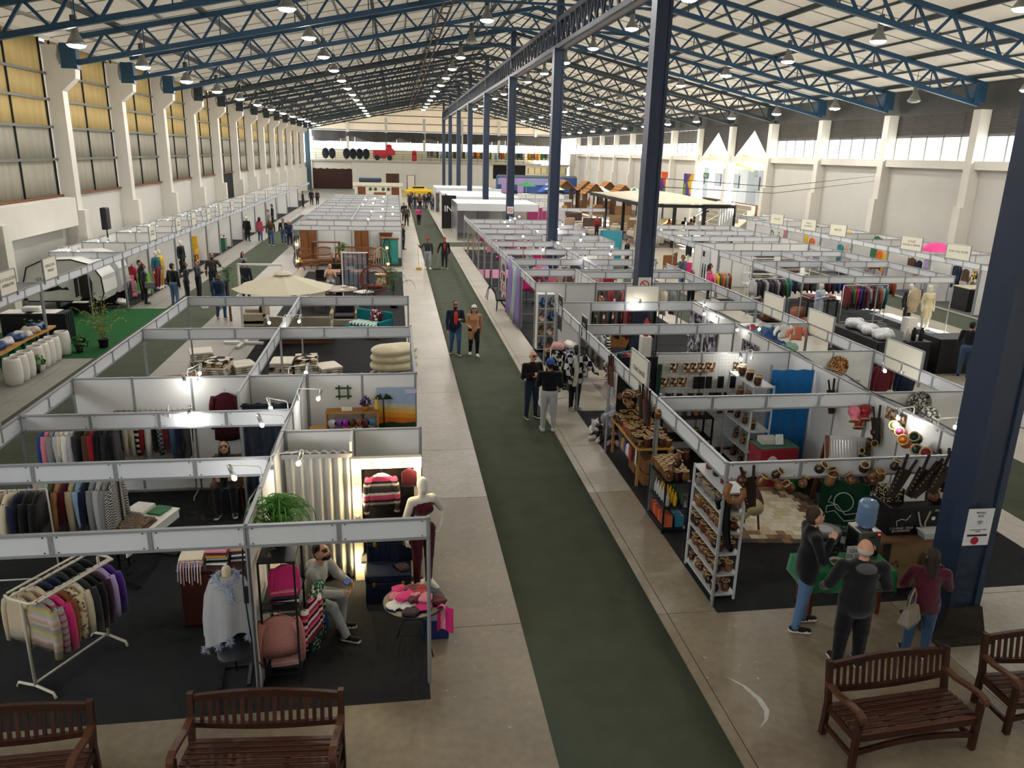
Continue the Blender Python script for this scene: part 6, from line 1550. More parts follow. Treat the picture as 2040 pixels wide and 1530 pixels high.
t=thing('standing_banner','dark green banner with white line emblem behind the drinks table','banner',(7.35,10.9,0),-.55)
MB().slab(lambda u,v:((u-.5)*.75,.04*math.sin(u*3),.08+v*1.0),6,6,(0,.008,0)).obj('cloth',fab('#14402c'),t)
LW=M('#c9d4cc',var=0,rough=.7)
MB().tube([(.15*math.cos(a),-.012,.72+.17*math.sin(a))for a in[j*.35 for j in range(19)]],.008,4).obj('emblem_ring',LW,t);MB().tube([(-.25,-.012,.6),(-.1,-.012,.66),(.05,-.012,.5),(.22,-.012,.56),(.22,-.012,.44),(.05,-.012,.38),(-.12,-.012,.54),(-.25,-.012,.48),(-.25,-.012,.6)],.008,4).obj('emblem_ribbon',LW,t);MB().tube([(-.2,-.012,.8),(-.24,-.012,.68),(-.12,-.012,.66)],.008,4).obj('emblem_leaf',LW,t)
text('CUIA BAGÉS ESTÂNCIA\n53 98400-3017',.06,LW,t,(0,-.014,.24),(PI/2,0,0));pbox('foot',(0,0,.04),(.8,.16,.08),M('#b9bcbe',rough=.4),t)
t=thing('wifi_notice','white sheet with wifi symbol and red badge taped to the near blue post','sign',(7.36,8.03,1.72),-.02)
MB().box((0,0,0),(.36,.006,.52)).obj('sheet',M('#dfe2e6',rough=.5),t);
for r_ in(.02,.04,.06):MB().tube([(r_*math.cos(a),-.006,.03+r_*math.sin(a))for a in[.8+j*.15 for j in range(11)]],.004,4).obj('wifi_arc',INK,t)
text('FENAC\n2025',.045,INK,t,(0,-.005,.18),(PI/2,0,0));text('CONECTE-SE À REDE\nSENHA',.025,INK,t,(0,-.005,-.05),(PI/2,0,0));pbox('black_bar',(0,-.005,-.115),(.28,.004,.025),BLK,t)
MB().lathe([(.001,0),(.055,0),(.055,.006)],16,(-.02,-.002,-.19),Matrix.Rotation(PI/2,3,'X')).obj('red_badge',M('#a81c34',rough=.5),t)
def wreath(label,y_,z_,r_,x=8.5,ax='X',c=('#3a3a36','#c9c6bc','#8a8a84','#55554e'),X=None):
 pts=[(r_*math.cos(a),r_*math.sin(a))for a in[2*PI*j/24 for j in range(24)]]
 m=MB().tube([(p[0],0,p[1])for p in pts],.035,6,closed=True).lathe([(.001,0),(r_*.82,0),(r_*.82,.012)],24,(0,0,0),Matrix.Rotation(PI/2,3,'X'))
 for p in pts:m.blob((p[0],-.02,p[1]),.03,n=6,m=4)
 return tag(m.obj('wall_wreath',cells(list(c),30),None,(X,y_,z_)),label,'decoration')
wreath('round grey wreath plate with dark studs on the white panel behind the partition',12.12,2.0,.21,X=9.35)
wreath('wooden sunburst ornament hanging on the white panel',15.12,1.88,.2,X=9.55,c=('#8a5a34','#b98a5c','#6a4024','#caa070'))
wreath('small silver wreath leaning on the partition top',11.0,2.15,.16,X=8.7)
wreath('pale wreath half hidden below the small silver one',10.2,2.0,.16,X=8.75)
t=thing('maker_board','white board with MG monogram and maker name on the wreath stall panel','sign',(9.75,15.15,1.5))
MB().box((0,0,0),(1.1,.01,.36)).obj('board',M('#e2e2de',rough=.5),t);text('MG',.13,IKD,t,(-.38,-.008,0),(PI/2,0,0));text('FACAS ARTESANAIS\nMARCO SAMBORGES',.07,INK,t,(.08,-.008,0),(PI/2,0,0))
MB().lathe([(.13,0),(.14,0),(.14,.004),(.13,.004)],24,(-.38,-.005,0),Matrix.Rotation(PI/2,3,'X'),cap=False).obj('monogram_ring',INK,t)
spot_lamp('white arm lamp lit on the partition over the lacquered gourds',8.42,11.0,3.4);spot_lamp('white arm lamp on the partition shining on the wreaths',8.42,10.4,.1)
spot_lamp('white arm lamp glowing on the grid wall end over the cup shelves',7.4,14.9,3.6);spot_lamp('white arm lamp beside the maker board',10.0,13.6,2.9)
tag(MB().tube([(8.44,9.6,2.24),(8.46,11,2.28),(8.43,12.2,2.22),(8.45,13.2,2.3),(8.44,14.0,2.2),(8.46,15.2,2.26),(8.4,17,2.24),(8.42,21,2.26)],.015,5).obj('power_cable',BLK),'thick black cable bundle draped along the tall partition top','cable')

# ================================================================== woodcraft stall with the painting
t=thing('landscape_painting','large painting of a palm tree at sunset over dark fields','painting',(-.06,13.95,.75))
def pm(pts,c,k,nm):MB().prism(pts,-.01-.002*k,-.002*k,axis='Y').obj(nm,M(c,rough=.6,var=.2,scale=9),t)
pm([(-.36,.0),(.36,.0),(.36,1.2),(-.36,1.2)],'#9fb4cf',0,'canvas_sky')
for i,c in enumerate(('#c9c3b4','#e0b95a','#e89a2a','#d8701e')):pm([(-.36,.5),(.36,.5),(.36,.86-.09*i),(-.36,.92-.09*i)],c,i+1,'sunset_band')
pm([(-.36,0),(.36,0),(.36,.52),(.1,.5),(-.1,.54),(-.36,.5)],'#22401f',6,'treeline');pm([(-.36,.0),(.36,.0),(.36,.36),(-.36,.34)],'#20231f',7,'dark_field');pm([(.1,.02),(.36,.02),(.36,.2),(.2,.2)],'#3f6a1f',8,'bush')
pm([(-.24,.3),(-.21,.3),(-.23,.98),(-.245,.98)],'#241a14',9,'palm_trunk')
for i in range(7):
 a=.3+i*.42;pm([(-.24,.98),(-.24+.12*math.cos(a),.98+.1*math.sin(a)+.03),(-.24+.2*math.cos(a),.98+.12*math.sin(a)-.03),(-.24+.1*math.cos(a),.96+.07*math.sin(a))],'#1f3a22',10,'palm_leaf')
tag(MB().box((.22,13.93,1.88),(.2,.006,.08)).obj('title_card',M('#c9c8e4',rough=.5)),'small lilac caption card pinned above the palm painting','sign')
t=thing('picture_frame','green bamboo-style square frame with a small print on the white wall','picture',(-1.02,13.94,1.88))
for s_ in(-1,1):pbox('bar',(s_*.08,0,0),(.028,.02,.27),M('#2c4a24',rough=.6),t);pbox('bar',(0,-.004,s_*.08),(.29,.02,.028),M('#2c4a24',rough=.6),t)
pbox('print',(0,.008,0),(.17,.006,.17),cells(['#d6d8d4','#c9ccc6','#8a9a84','#dcdedb'],30),t)
t=thing('display_shelf','honey wood shelf with round coloured clocks and small boxes','shelf',(-.86,13.7,0))
HW=M('#b07a35',rough=.5,var=.2,scale=5)
for z in(.86,1.22,1.6):pbox('board',(0,0,z),(.92,.28,.025),HW,t)
for sx in(-.46,.46):pbox('side',(sx,0,.8),(.025,.28,1.6),HW,t)
for i,c in enumerate(('#c9c4d0','#7a4a9a','#8a2aa8','#4a3428','#8a4a2a','#6a3a4a','#4a7a9a')):
 tag(ob('wall_clock',cached('clk',lambda:MB().lathe([(.001,0),(.075,0),(.08,.01),(.075,.022),(.001,.022)],18,(0,0,0),Matrix.Rotation(PI/2,3,'X')).mesh('wall_clock',HW,True)),None,(-1.22+i*.12,13.6,1.4),(0,0,0),(1,1,1),M(c,rough=.35,var=.3,scale=25)),'%s round clock on the honey wood shelf'%('pale','violet','purple','dark brown','copper','maroon','blue')[i],'clock')
for i,c in enumerate(('#8a8a84','#6a6a64','#c86a1e','#b85a1a','#8fb8a8','#1c1c1e','#9a7a70')):tag(MB().box((-1.22+i*.12,13.62,1.3),(.09,.08,.13)).obj('small_box',M(c,rough=.5,var=.1)),'%s small box on the lower board of the honey wood shelf'%('light grey','grey','orange','dark orange','mint','black','dusty pink')[i],'box')
bushy('violet_plant','purple-leaved potted plant on the honey wood shelf',(-.62,13.68,1.62),.1,40,.07,M('#4a2a6a',rough=.5,var=.2),.07,.08,HW)
tag(MB().box((-.95,13.66,1.65),(.2,.06,.08),bev=.01).obj('name_block',M('#dcd8cc',rough=.5)),'white lettered block on the honey wood shelf','ornament')
tag(ob('rabbit_ornament',soft('rabbit_ornament',[('e',(0,0,.07),(.05,.03,.07),0),('e',(0,0,.16),(.035,.025,.035),0),('c',(.015,0,.19),(.03,0,.25),.012,.01,0),('c',(-.015,0,.19),(-.03,0,.25),.012,.01,0)],M('#d8b04a',rough=.5),.01,.01),None,(-.42,13.66,1.61)),'yellow rabbit ornament on the honey wood shelf','ornament')
t=thing('wooden_desk','honey wood desk with a framed mirror cabinet in the craft stall','desk',(-1.42,12.9,0))
pbox('top',(0,0,.78),(.42,1.0,.03),HW,t);pbox('side',(0,-.48,.39),(.4,.03,.76),HW,t);pbox('side',(0,.48,.39),(.4,.03,.76),HW,t);pbox('drawer',(.0,0,.68),(.4,.9,.14),HW,t)
MB().box((-.02,.32,1.12),(.3,.32,.64),bev=.01).obj('cabinet',HW,t);MB().box((.1,.12,1.12),(.24,.02,.56)).obj('mirror',M('#9aa0a0',rough=.1,metal=.6),t)
# ================================================================== rugs and sheepskins
HIDES=[('cream',M('#cfc4ae',rough=.95,var=.3,scale=14)),('black and white',cells(['#d6cdbc','#1f1c1a','#cfc4ae','#2a2522'],7)),('brown patched',cells(['#cbb997','#7a5234','#d6cdbc','#a88a60'],9)),('white',M('#dcd6c8',rough=.95,var=.2,scale=14)),('grey checked',checks('#d6d0c2','#9c948a',.16))]
for i,(x,y,a,n,d_)in enumerate(((-5.7,22.9,.3,7,'the rug pile by the outer fascia'),(-4.95,21.5,-.2,8,'the checked rug pile'),(-4.35,21.9,.5,5,'the loose rug pile'),(-3.2,21.4,.0,8,'the pile behind the post'),(-2.55,21.45,.05,9,'the neat white rug pile'),(-1.95,21.3,.4,6,'the slumped rug pile'))):
 folded(d_,x,y,0,a,.62,.75,n,(HIDES+HIDES[::-1])[i%4:],'rug','folded_rug',.07)
tag(MB().tube([(-6.4,20.6,.17),(-5.2,21.0,.17)],.17,14).obj('rolled_rug',M('#8a6444',rough=.9,var=.2)),'brown rolled hide rug lying by the rug piles','rug')
tag(MB().tube([(-5.3,20.5,.13),(-4.6,20.9,.13)],.13,14).obj('rolled_rug',M('#b8aa90',rough=.9,var=.2)),'cream rolled rug lying by the rug piles','rug')
SK=M('#d9cfae',rough=1,var=.18,scale=20,bump=1.0,bscale=50,sheen=.6)
for i,z in enumerate((.0,.28,.5,.7)):
 tag(ob('sheepskin',soft('sheepskin',[('e',(0,0,.12),(.6,.42,.13),0),('e',(-.3,-.1,.14),(.32,.34,.15),0),('e',(.32,-.1,.13),(.3,.3,.14),0),('e',(0,-.25,.08),(.5,.2,.1),0)],SK if i!=0 else HIDES[2][1],.03,.08),None,(-.15,21.35+.03*i,z),(0,0,i*.15)),'thick sheepskin in the tall pile by the aisle post, %s from the floor'%ORD[i],'sheepskin','sheepskin pile')
spot_lamp('white arm lamp at the rug stall beam crossing, turned outward',LC,18.6,2.9);spot_lamp('white arm lamp at the rug stall beam crossing, turned to the aisle',LC,18.8,.0);spot_lamp('white arm lamp on the white wall below the rug piles',-2.0,14.05,.6)
# ================================================================== garden furniture
WICK=checks('#b5ab98','#8f8674',.05);TURQ=checks('#1f7d86','#145a62',.05)
def sofa(label,x,y,ang,w,d,wick,cush,cushmat,back=.78,one_arm=False):
 t=thing('wicker_sofa',label,'sofa',(x,y,0),ang)
 MB().box((0,0,.06),(w-.06,d-.06,.1)).obj('plinth',WOOD,t);MB().box((0,-.03,.25),(w,d-.06,.24),bev=.02).obj('base',wick,t)
 MB().box((0,d/2-.06,.45+(back-.45)/2),(w,.12,back-.2),bev=.03).obj('backrest',wick,t)
 for s_ in((-1,1)if not one_arm else(1,)):MB().box((s_*(w/2-.06),0,.42),(.12,d,.4),bev=.03).obj('armrest',wick,t)
 for i in range(cush):MB().box((-w/2+.14+(w-.28)*(i+.5)/cush,-.05,.43),((w-.3)/cush,d-.25,.13),bev=.04).obj('seat_cushion',cushmat,t);
 if not one_arm:
  for i in range(cush):MB().box((-w/2+.14+(w-.28)*(i+.5)/cush,d/2-.18,.66),((w-.32)/cush,.13,.36),bev=.04).obj('back_cushion',cushmat,t)
 return t
sofa('long white-grey wicker sofa with dark cushions seen from behind',-3.25,25.9,PI,2.15,.85,WICK,2,fab('#1b1d22'))
sofa('white-grey wicker armchair at the end of the long sofa',-5.0,28.0,-PI/2,.95,.85,WICK,1,fab('#1b1d22'))
sofa('white-grey wicker armchair behind the turquoise lounge',-1.9,28.0,.0,1.0,.85,WICK,1,fab('#1b1d22'))
sofa('turquoise wicker lounge with white and green striped seat',-1.0,26.6,-.6,1.5,.85,TURQ,1,stripes(['#e4e6e4','#2f8a7a'],.07,'X'),.72,True)
tag(MB().box((0,0,.2),(.5,.16,.42),Matrix.Rotation(-.3,3,'X'),bev=.06).obj('throw_pillow',cells(['#4a2430','#d8a8b0','#8a4a5a','#e6d6d2','#2a1c20'],14),None,(-.72,26.75,.48),(0,0,-.5)),'floral pink and plum pillow on the turquoise lounge','pillow')
t=thing('parasol','cream square cantilever parasol on a white side pole','parasol',(-5.0,25.6,0),-.55)
for a in(0,PI/2):pbox('foot',(0,0,.04),(1.3,.12,.07),WHT,t,(0,0,a+.4))
MB().tube([(0,0,.05),(0,0,2.62)],.04,8).obj('pole',WHT,t);MB().tube([(0,0,2.6),(1.75,0,2.72),(1.75,0,2.5)],.035,8).obj('arm',WHT,t)
CC=sheet('#e4ddc8',.3,key='parasol',var=.03);cx=1.75;R_=1.55
for k in range(8):
 a0,a1=2*PI*k/8+PI/8*0,2*PI*(k+1)/8
 rr0=R_*(1.0 if k%2==0 else 1.0)
 MB().slab(lambda u,v:(cx+rr0*v*(math.cos(a0)*(1-u)+math.cos(a1)*u),rr0*v*(math.sin(a0)*(1-u)+math.sin(a1)*u),2.46-.42*v-.04*math.sin(PI*u)*v),4,4,(0,0,-.008)).obj('canopy_panel',CC,t)
MB().lathe([(.3,2.44),(.22,2.5),(.05,2.54)],12,(cx,0,0)).obj('canopy_cap',CC,t)
t=thing('dining_table','round dining table laid with plates behind the parasol','table',(-2.35,31.9,0));MB().lathe([(.7,.7),(.75,.72),(.75,.75),(.01,.75)],32).obj('tabletop',M('#7d6a52',rough=.4,var=.2),t);MB().tube([(0,0,0),(0,0,.7)],[.3,.08],12).obj('pedestal',BLK,t)
for i in range(5):
 a=i*1.25;tag(MB().lathe([(.02,0),(.1,.005),(.13,.02),(.09,.012)],18).lathe([(.03,.02),(.045,.06),(.04,.06)],12).obj('place_setting',WHT,None,(-2.35+.5*math.cos(a),31.9+.5*math.sin(a),.751),smooth=True),'white plate with cup on the round dining table, %s clockwise'%ORD[i],'plate','plates on the round table')
ROPE=M('#20232a',rough=.7)
for i,(x,y,a,st,d_)in enumerate(((-3.6,31.5,PI/2,'w','wood-armed chair beneath the parasol'),(-3.2,33.2,2.6,'c','black cord armchair with white cushion under the palm-lit wall'),(-1.4,32.9,-2.4,'c','black cord armchair with white cushion by the hanging strips'),(-1.3,30.9,-.9,'c','black cord armchair with cream cushion nearest the white beam'),(-3.0,30.6,.4,'p','pale woven dining chair seen from behind'))):
 chair('garden_chair',d_,x,y,a,ROPE if st=='c' else WOOD,fab('#d9d6cc')if st!='p' else WICK,.66,.62,.4,.8,'cord' if st=='c' else 'plain')
person('woman in beige coat seated at the dining set with hands at her mouth',-2.95,35.2,.1,1.62,2,top='#c9a48a',bottom='grey',extra='white',hair='#1d1512',res=.018,fem=True,nod=.2,z=.0,**dict(SIT,hipz=.52,la=((.03,-.05,-.13),(-.06,-.06,.12)),ra=((-.03,-.05,-.13),(.06,-.06,.12))))
t=thing('strip_divider','white frame divider of hanging grey fabric strips','divider',(-1.8,34.3,0))
for sx in(-.55,.55):pbox('leg',(sx,0,.95),(.05,.05,1.9),WHT if sx<0 else ROPE,t)
pbox('top_bar',(0,0,1.9),(1.15,.05,.05),WHT,t)
for i in range(16):MB().slab(lambda u,v:(-.5+i*.066+.04*u,.03*math.sin(4*v+i),1.88-v*(1.5+.2*math.sin(i*2))),1,6,(0,.006,0)).obj('strip',fab('#8f98a6' if i%3 else '#5a6270'),t)
t=thing('egg_chair','rust-red round rattan egg chair with cushion beside the centre aisle','chair',(-.95,33.4,0))
RU=M('#7a3420',rough=.5,var=.2)
for k in range(9):
 r_=.62*math.sqrt(max(.05,1-(k/9)**2));MB().tube([(r_*math.cos(a),.1+k*.06,.85+r_*math.sin(a))for a in[2*PI*j/22 for j in range(22)]],.028 if k==0 else.014,6,closed=True).obj('rattan_hoop',RU,t)
MB().box((0,.2,.55),(.7,.4,.16),bev=.06).obj('cushion',fab('#7a2f24'),t);MB().lathe([(.45,0),(.45,.03),(.06,.06),(.05,.3)],16,(0,.25,0)).obj('base',RU,t)
t=thing('peacock_chair','cream lattice high-backed chair between glowing lanterns','chair',(-.75,37.8,0))
for i in range(7):MB().tube([((i-3)*.05,.25,.45),((i-3)*.12,.3,1.0),((i-3)*.09,.32,1.55)],.012,5).obj('cane',M('#c9b48c',rough=.6),t)
MB().tube([(-.36,.3,1.0),(-.28,.32,1.5),(0,.33,1.68),(.28,.32,1.5),(.36,.3,1.0)],.02,6).obj('rim',M('#c9b48c',rough=.6),t);MB().lathe([(.3,.4),(.32,.45),(.01,.46)],14).tube([(0,0,0),(0,0,.4)],[.25,.15],8).obj('seat',M('#c9b48c',rough=.6),t)
frond_plant('areca_palm','arching areca palm in a pot beside the egg chair',(-.15,31.6,0),18,.95,.9,LEAF[1],.2,.35,leaflets=12,wid=.11,stem=.3,seed=8)
frond_plant('areca_palm','potted palm on a knotted macrame-wrapped trunk outside the fascia',(-6.1,29.2,0),16,.75,.6,LEAF[1],.0,.0,leaflets=12,wid=.09,stem=1.45,seed=9)
frond_plant('fern','bright fern in a white lit pot among the wooden chairs',(-2.7,40.6,.9),26,.5,.8,LEAF[0],.16,.25,M('#f1efe4',rough=.4),leaflets=9,wid=.07,seed=4)
pbox('plant_stand',(-2.7,40.6,.45),(.3,.3,.9),WOODM);tag(bpy.data.objects['plant_stand'],'square wooden stand under the bright lit fern','stand')
for i,(x,y,a,d_)in enumerate(((-3.9,43.0,.2,'slatted wooden armchair by the bar table'),(-2.6,43.2,0,'slatted wooden settee behind the lit fern'),(-1.6,43.0,-.2,'slatted wooden chair near the carved figure'),(-4.7,42.4,.7,'wooden deck chair with white cushion'))):
 c=clone(bn,(x,y,0),a,d_,'rustic wooden seats');c.name='wooden_armchair';c['category']='chair';c.scale=(.55 if i!=1 else.9,1.1,1.15)
 for ch in c.children:ch.material_slots[0].link='OBJECT';ch.material_slots[0].material=WOODM
table('bar_table','tall dark wooden bar table with two candles',-3.95,45.2,0,1.6,.6,1.15,WOOD,WOOD,.05,.1)
t=thing('turquoise_cabinet','turquoise painted wooden cabinet at the aisle corner of the wood stall','cabinet',(-.35,44.6,0));pbox('body',(0,0,.7),(.9,.45,1.4),M('#2f8f88',rough=.5,var=.2),t);pbox('top',(0,0,1.42),(1.0,.5,.06),M('#7a4a2a',rough=.5),t);pbox('door',(-.2,-.23,.7),(.38,.02,1.2),M('#3a9a92',rough=.5),t);pbox('door',(.22,-.23,.7),(.38,.02,1.2),M('#3a9a92',rough=.5),t)
for i,(x,y,w_,h_,d_)in enumerate(((-5.0,46.2,.9,1.9,'tall carved wooden cupboard in the wood stall'),(-2.0,46.3,.8,1.8,'rough plank wardrobe standing mid stall'),(-.6,46.4,.7,1.5,'old wooden dresser by the aisle'))):
 t=thing('wooden_cupboard',d_,'cupboard',(x,y,0));pbox('body',(0,0,h_/2),(w_,.45,h_),WOOD,t)
 for s_ in(-1,1):pbox('door',(s_*w_/4,-.235,h_/2),(w_/2-.04,.03,h_-.2),WOODM,t)
 pbox('cornice',(0,0,h_+.03),(w_+.1,.52,.06),WOOD,t)
for i,(x,y,z)in enumerate(((-5.2,42.3,1.2),(-5.2,42.2,.35),(-.5,42.0,1.1),(-.45,41.6,.3))):
 t=thing('woven_lantern','dark woven lantern glowing warm, %s of four in the furniture stall'%ORD[i],'lantern',(x,y,z),0,'woven lanterns')
 m=MB()
 for k in range(10):a=2*PI*k/10;m.tube([(.1*math.cos(a),.1*math.sin(a),-.25),(.24*math.cos(a+.4),.24*math.sin(a+.4),.1),(.1*math.cos(a+.8),.1*math.sin(a+.8),.6)],.012,4)
 m.obj('cage',BLK,t);MB().blob((0,0,.1),.07,n=10,m=6).obj('bulb',glow('#ffb84a',14.0,key='lantern'),t)
table('long_table','long wooden dining table with dark chairs behind the seated woman',-2.6,36.6,0,2.2,.9,.78,WOODM,WOODM,.06,.1)
for i in range(4):chair('dining_chair','dark upholstered dining chair at the long wooden table, %s from the outer side'%ORD[i],-3.4+i*.55,37.3 if i%2 else 36.0,PI if not i%2 else 0,BLK,fab('#17181a'),.46,.46,.45,.95)
# ================================================================== stalls by the corrugated wall
WP_=M('#d9d7cf',rough=.45,var=.06)
brl=MB().lathe([(.15,0),(.19,.03),(.215,.2),(.22,.4),(.2,.6),(.175,.66),(.155,.66),(.18,.58),(.19,.3)],20,cap=False).lathe([(.15,.002),(.001,.002)],20,cap=False).mesh('plastic_barrel',WP_,True)
for i,y_ in enumerate((21.3,21.68,22.06,22.65,23.02,23.4,23.78,24.5)):tag(ob('plastic_barrel',brl,None,(-10.08,y_,0),(0,0,i),(1.05,1.05,1.1)),'white open-topped plastic barrel planter, %s from the near end'%ORD[i],'barrel','white barrels')
t=thing('plank_table','live-edge plank table on green trestles behind the white barrels','table',(-10.65,23.0,0));MB().slab(lambda u,v:(-.28+.56*u+.03*math.sin(9*v)*(1 if u>.5 else-1),-1.9+3.8*v,.82),3,14,(0,0,-.05)).obj('plank',M('#b98a4c',rough=.5,var=.25),t)
for y_ in(-1.4,0,1.4):
 for s_ in(-1,1):MB().bar((s_*.3,y_,0),(s_*.12,y_,.78),.06,.12).obj('trestle_leg',M('#2a6a58',rough=.6),t)
for i in range(7):
 c=('#1f3f7a','#1f3f7a','#c9c6d0','#1f3f7a','#d4d2cf','#b9a894','#1f3f7a')[i]
 crumple('%s bag bundle on the live-edge plank table, %s from the near end'%({'#1f3f7a':'blue','#c9c6d0':'clear plastic','#d4d2cf':'white','#b9a894':'tan'}[c],ORD[i]),-10.65,21.4+i*.5,.82,.26,M(c,rough=.35,var=.15,scale=20),50+i,'bag_bundle','bag',.6)
t=thing('black_counter','black pallet-sided counter with white tops beside the trailer','counter',(-11.6,26.6,0));pbox('body',(0,0,.45),(1.9,.7,.9),M('#16191c',rough=.6),t)
for s_ in(-.6,.35):pbox('white_top',(s_,0,.91),(.7,.66,.02),WHT,t)
for i in range(5):pbox('crate_slat',(.97,-.28+i*.14,.45),(.03,.1,.86),BLK,t)
tag(MB().box((-11.7,26.6,1.0),(.55,.3,.16),bev=.03).obj('white_tub',WHT),'white plastic tub on the black counter','tub')
for i,(x,y,d_)in enumerate(((-10.0,22.4,'small potted plant between the white barrels'),(-9.7,24.7,'bushy potted plant after the last white barrel'),(-12.6,22.0,'leafy bush in the back of the barrel stall'),(-11.2,25.2,'green plant beside the black counter'))):bushy('potted_plant',d_,(x,y,0),.22 if i<2 else.5,60,.12,None,.12,.22,seed=i)
frond_plant('ornamental_grass','dry ornamental grass in a black pot at the turf corner',(-9.2,25.3,0),26,.8,1.5,M('#8a8a4a',rough=.7,var=.3),.16,.3,leaflets=6,wid=.025,droop=.6,seed=12)
t=thing('camper_trailer','white teardrop camper trailer with mountain decal and open side door','trailer',(-12.2,30.6,0),0)
prof=[(-1.35,.5),(1.2,.5),(1.32,.8),(1.28,1.4),(1.0,1.85),(.3,2.05),(-.7,2.0),(-1.25,1.75),(-1.42,1.2),(-1.42,.7)]
MB().prism(prof,-.0,1.5,axis='Y').obj('body',M('#e4e4e2',rough=.4),t);MB().tube([(x,-.01,z)for x,z in prof],.025,6,closed=True).obj('trim_edge',BLK,t)
MB().prism([(.5,.66),(.9,.66),(.95,1.2),(.85,1.5),(.5,1.55)],-.03,-.005,axis='Y').obj('door_opening',M('#3a332c',rough=.9),t);dd=MB().box((.44,-.16,1.12),(.03,.3,.85),bev=.01).obj('door',M('#2a2a2c',rough=.4),t);MB().box((.42,-.16,1.25),(.01,.2,.3)).obj('door_window',M('#5a5f62',rough=.2),dd)
MB().prism([(-1.1,.85),(-.8,1.0),(-.72,.95),(-.55,1.18),(-.4,1.02),(-.25,1.1),(-.1,.98),(.05,1.04),(.12,.92),(-.2,.94),(-.5,.88)],-.012,-.004,axis='Y').obj('mountain_decal',BLK,t)
for k in range(7):a=.2+k*.3;MB().bar((-.85+.2*math.cos(a),-.008,1.05+.2*math.sin(a)),(-.85+.34*math.cos(a),-.008,1.05+.34*math.sin(a)),.01,.012).obj('ray_decal',BLK,t)
MB().box((-.5,-.01,1.62),(.45,.012,.1),bev=.004).obj('logo_plate',M('#3a1a24',rough=.4),t)
for s_ in(.05,):MB().lathe([(.1,-.11),(.34,-.11),(.36,-.06),(.36,.06),(.34,.11),(.1,.11)],24,(.75,.1,.36),Matrix.Rotation(PI/2,3,'X')).obj('wheel',M('#151515',rough=.8),t)
MB().bar((-1.3,.7,.45),(-2.0,.7,.45),.08).obj('drawbar',BLK,t);pbox('jack',(-.3,-.05,.25),(.06,.06,.5),BLK,t);pbox('step_panel',(.62,-.45,.55),(.5,.25,.03),WHT,t)
t=thing('camper_trailer','second white teardrop trailer half hidden behind the first','trailer',(-12.0,32.4,0));MB().prism([(x*.9,z*1.05)for x,z in prof],0,1.0,axis='Y').obj('body',M('#d2d2d0',rough=.35),t);MB().box((0,-.01,1.85),(.6,.012,.09)).obj('logo_plate',M('#3a1a24',rough=.4),t);MB().lathe([(.1,-.1),(.33,-.1),(.33,.1),(.1,.1)],20,(.6,.1,.34),Matrix.Rotation(PI/2,3,'X')).obj('wheel',M('#151515',rough=.8),t)
rr=random.Random(5)
def goods(where,x0,x1,y0,y1,n,pal,h=(.3,1.6),seed=1,cat='craft item'):
 """assorted shop goods: each one its own small shaped thing"""
 r=random.Random(seed)
 for i in range(n):
  x,y=r.uniform(x0,x1),r.uniform(y0,y1);cn=r.choice(pal);k=r.randrange(5);H_=r.uniform(*h)
  dd='%s, %s counted from near end in %s'
  if k==0:MB().tube([(0,0,-max(1.35,H_)),(0,0,.02)],.015,6).obj('stand_pole',BLK,garment('sweater',cn,dd%(cn+' knit on a pole stand',ORD[i],where),(x,y,max(1.35,H_)),r.random()*3,i,'goods in '+where))
  elif k==1:lathe_obj('vase',[(.08,0),(.14,.1),(.15,.25),(.07,.4),(.06,.48),(.09,.52)],M(CN[cn],rough=.4,var=.2),dd%(cn+' floor vase',ORD[i],where),'vase',(x,y,0),12,'goods in '+where)
  elif k==2:
   t=thing('display_table',dd%(cn+' draped display table',ORD[i],where),'table',(x,y,0),0,'goods in '+where)
   pbox('cloth',(0,0,.38),(.8,.5,.76),cmat(cn),t);pbox('top',(0,0,.77),(.84,.54,.02),WHT,t)
   for q in range(4):pbox('trinket',(-.3+q*.2,.0,.84),(.1,.12,.12),M(CN[r.choice(pal)],rough=.5,var=.2),t)
  elif k==3:crumple(dd%(cn+' cushion',ORD[i],where),x,y,.01,.24,cn,seed*9+i,'cushion','cushion',.8,'goods in '+where)
  else:tag(MB().box((0,0,.6),(.5,.03,.7),bev=.01).box((-.2,.02,.3),(.03,.03,.6)).box((.2,.02,.3),(.03,.03,.6)).obj('notice_easel',M(CN[cn],rough=.6,var=.4,scale=8),None,(x,y,0),(0,0,r.uniform(-.6,.6))),dd%(cn+' notice easel',ORD[i],where),'display','goods in '+where)
PAL1=['red','cream','brown','green','navy','pink','white','tan']
goods('the coloured crate stall',-12.6,-10.9,32.2,34.4,8,PAL1,seed=2);goods('the scarf and hat stall',-12.6,-10.9,35.2,38.4,9,PAL1,seed=3)
goods('the mannequin dress stall',-12.6,-11.2,39.4,41.6,6,['black','wine','cream','grey'],seed=4)
for i,(y_,c,d_)in enumerate(((36.2,'teal','dark green jacket'),(36.7,'yellow','bright yellow sweater'),(40.4,'black','black apron dress'))):person('white mannequin torso figure wearing a %s at the stall front'%d_,-10.55,y_,1.2,1.72,'#d8d4ca',top=c,bottom='wine' if i==0 else('mustard' if i==1 else 'black'),shoe='white',name='mannequin',cat='mannequin',res=.02,face=False,hs='none',fem=True)
for i in range(2):tag(MB().tube([(0,0,0),(0,0,.7)],.13,12).obj('fabric_roll',fab('#6cc23a'),None,(-10.7+.3*i,34.2,.3)),'lime green roll on the white rack, %s of two'%('first','second')[i],'roll')
t=thing('yellow_counter','bright yellow panel counter in the flower stall','counter',(-11.7,44.6,0));pbox('panel',(0,0,.75),(1.9,.06,1.4),M('#d8a81c',rough=.5,var=.08),t);pbox('side',(.95,-.4,.4),(.06,.8,.8),M('#d8a81c',rough=.5),t)
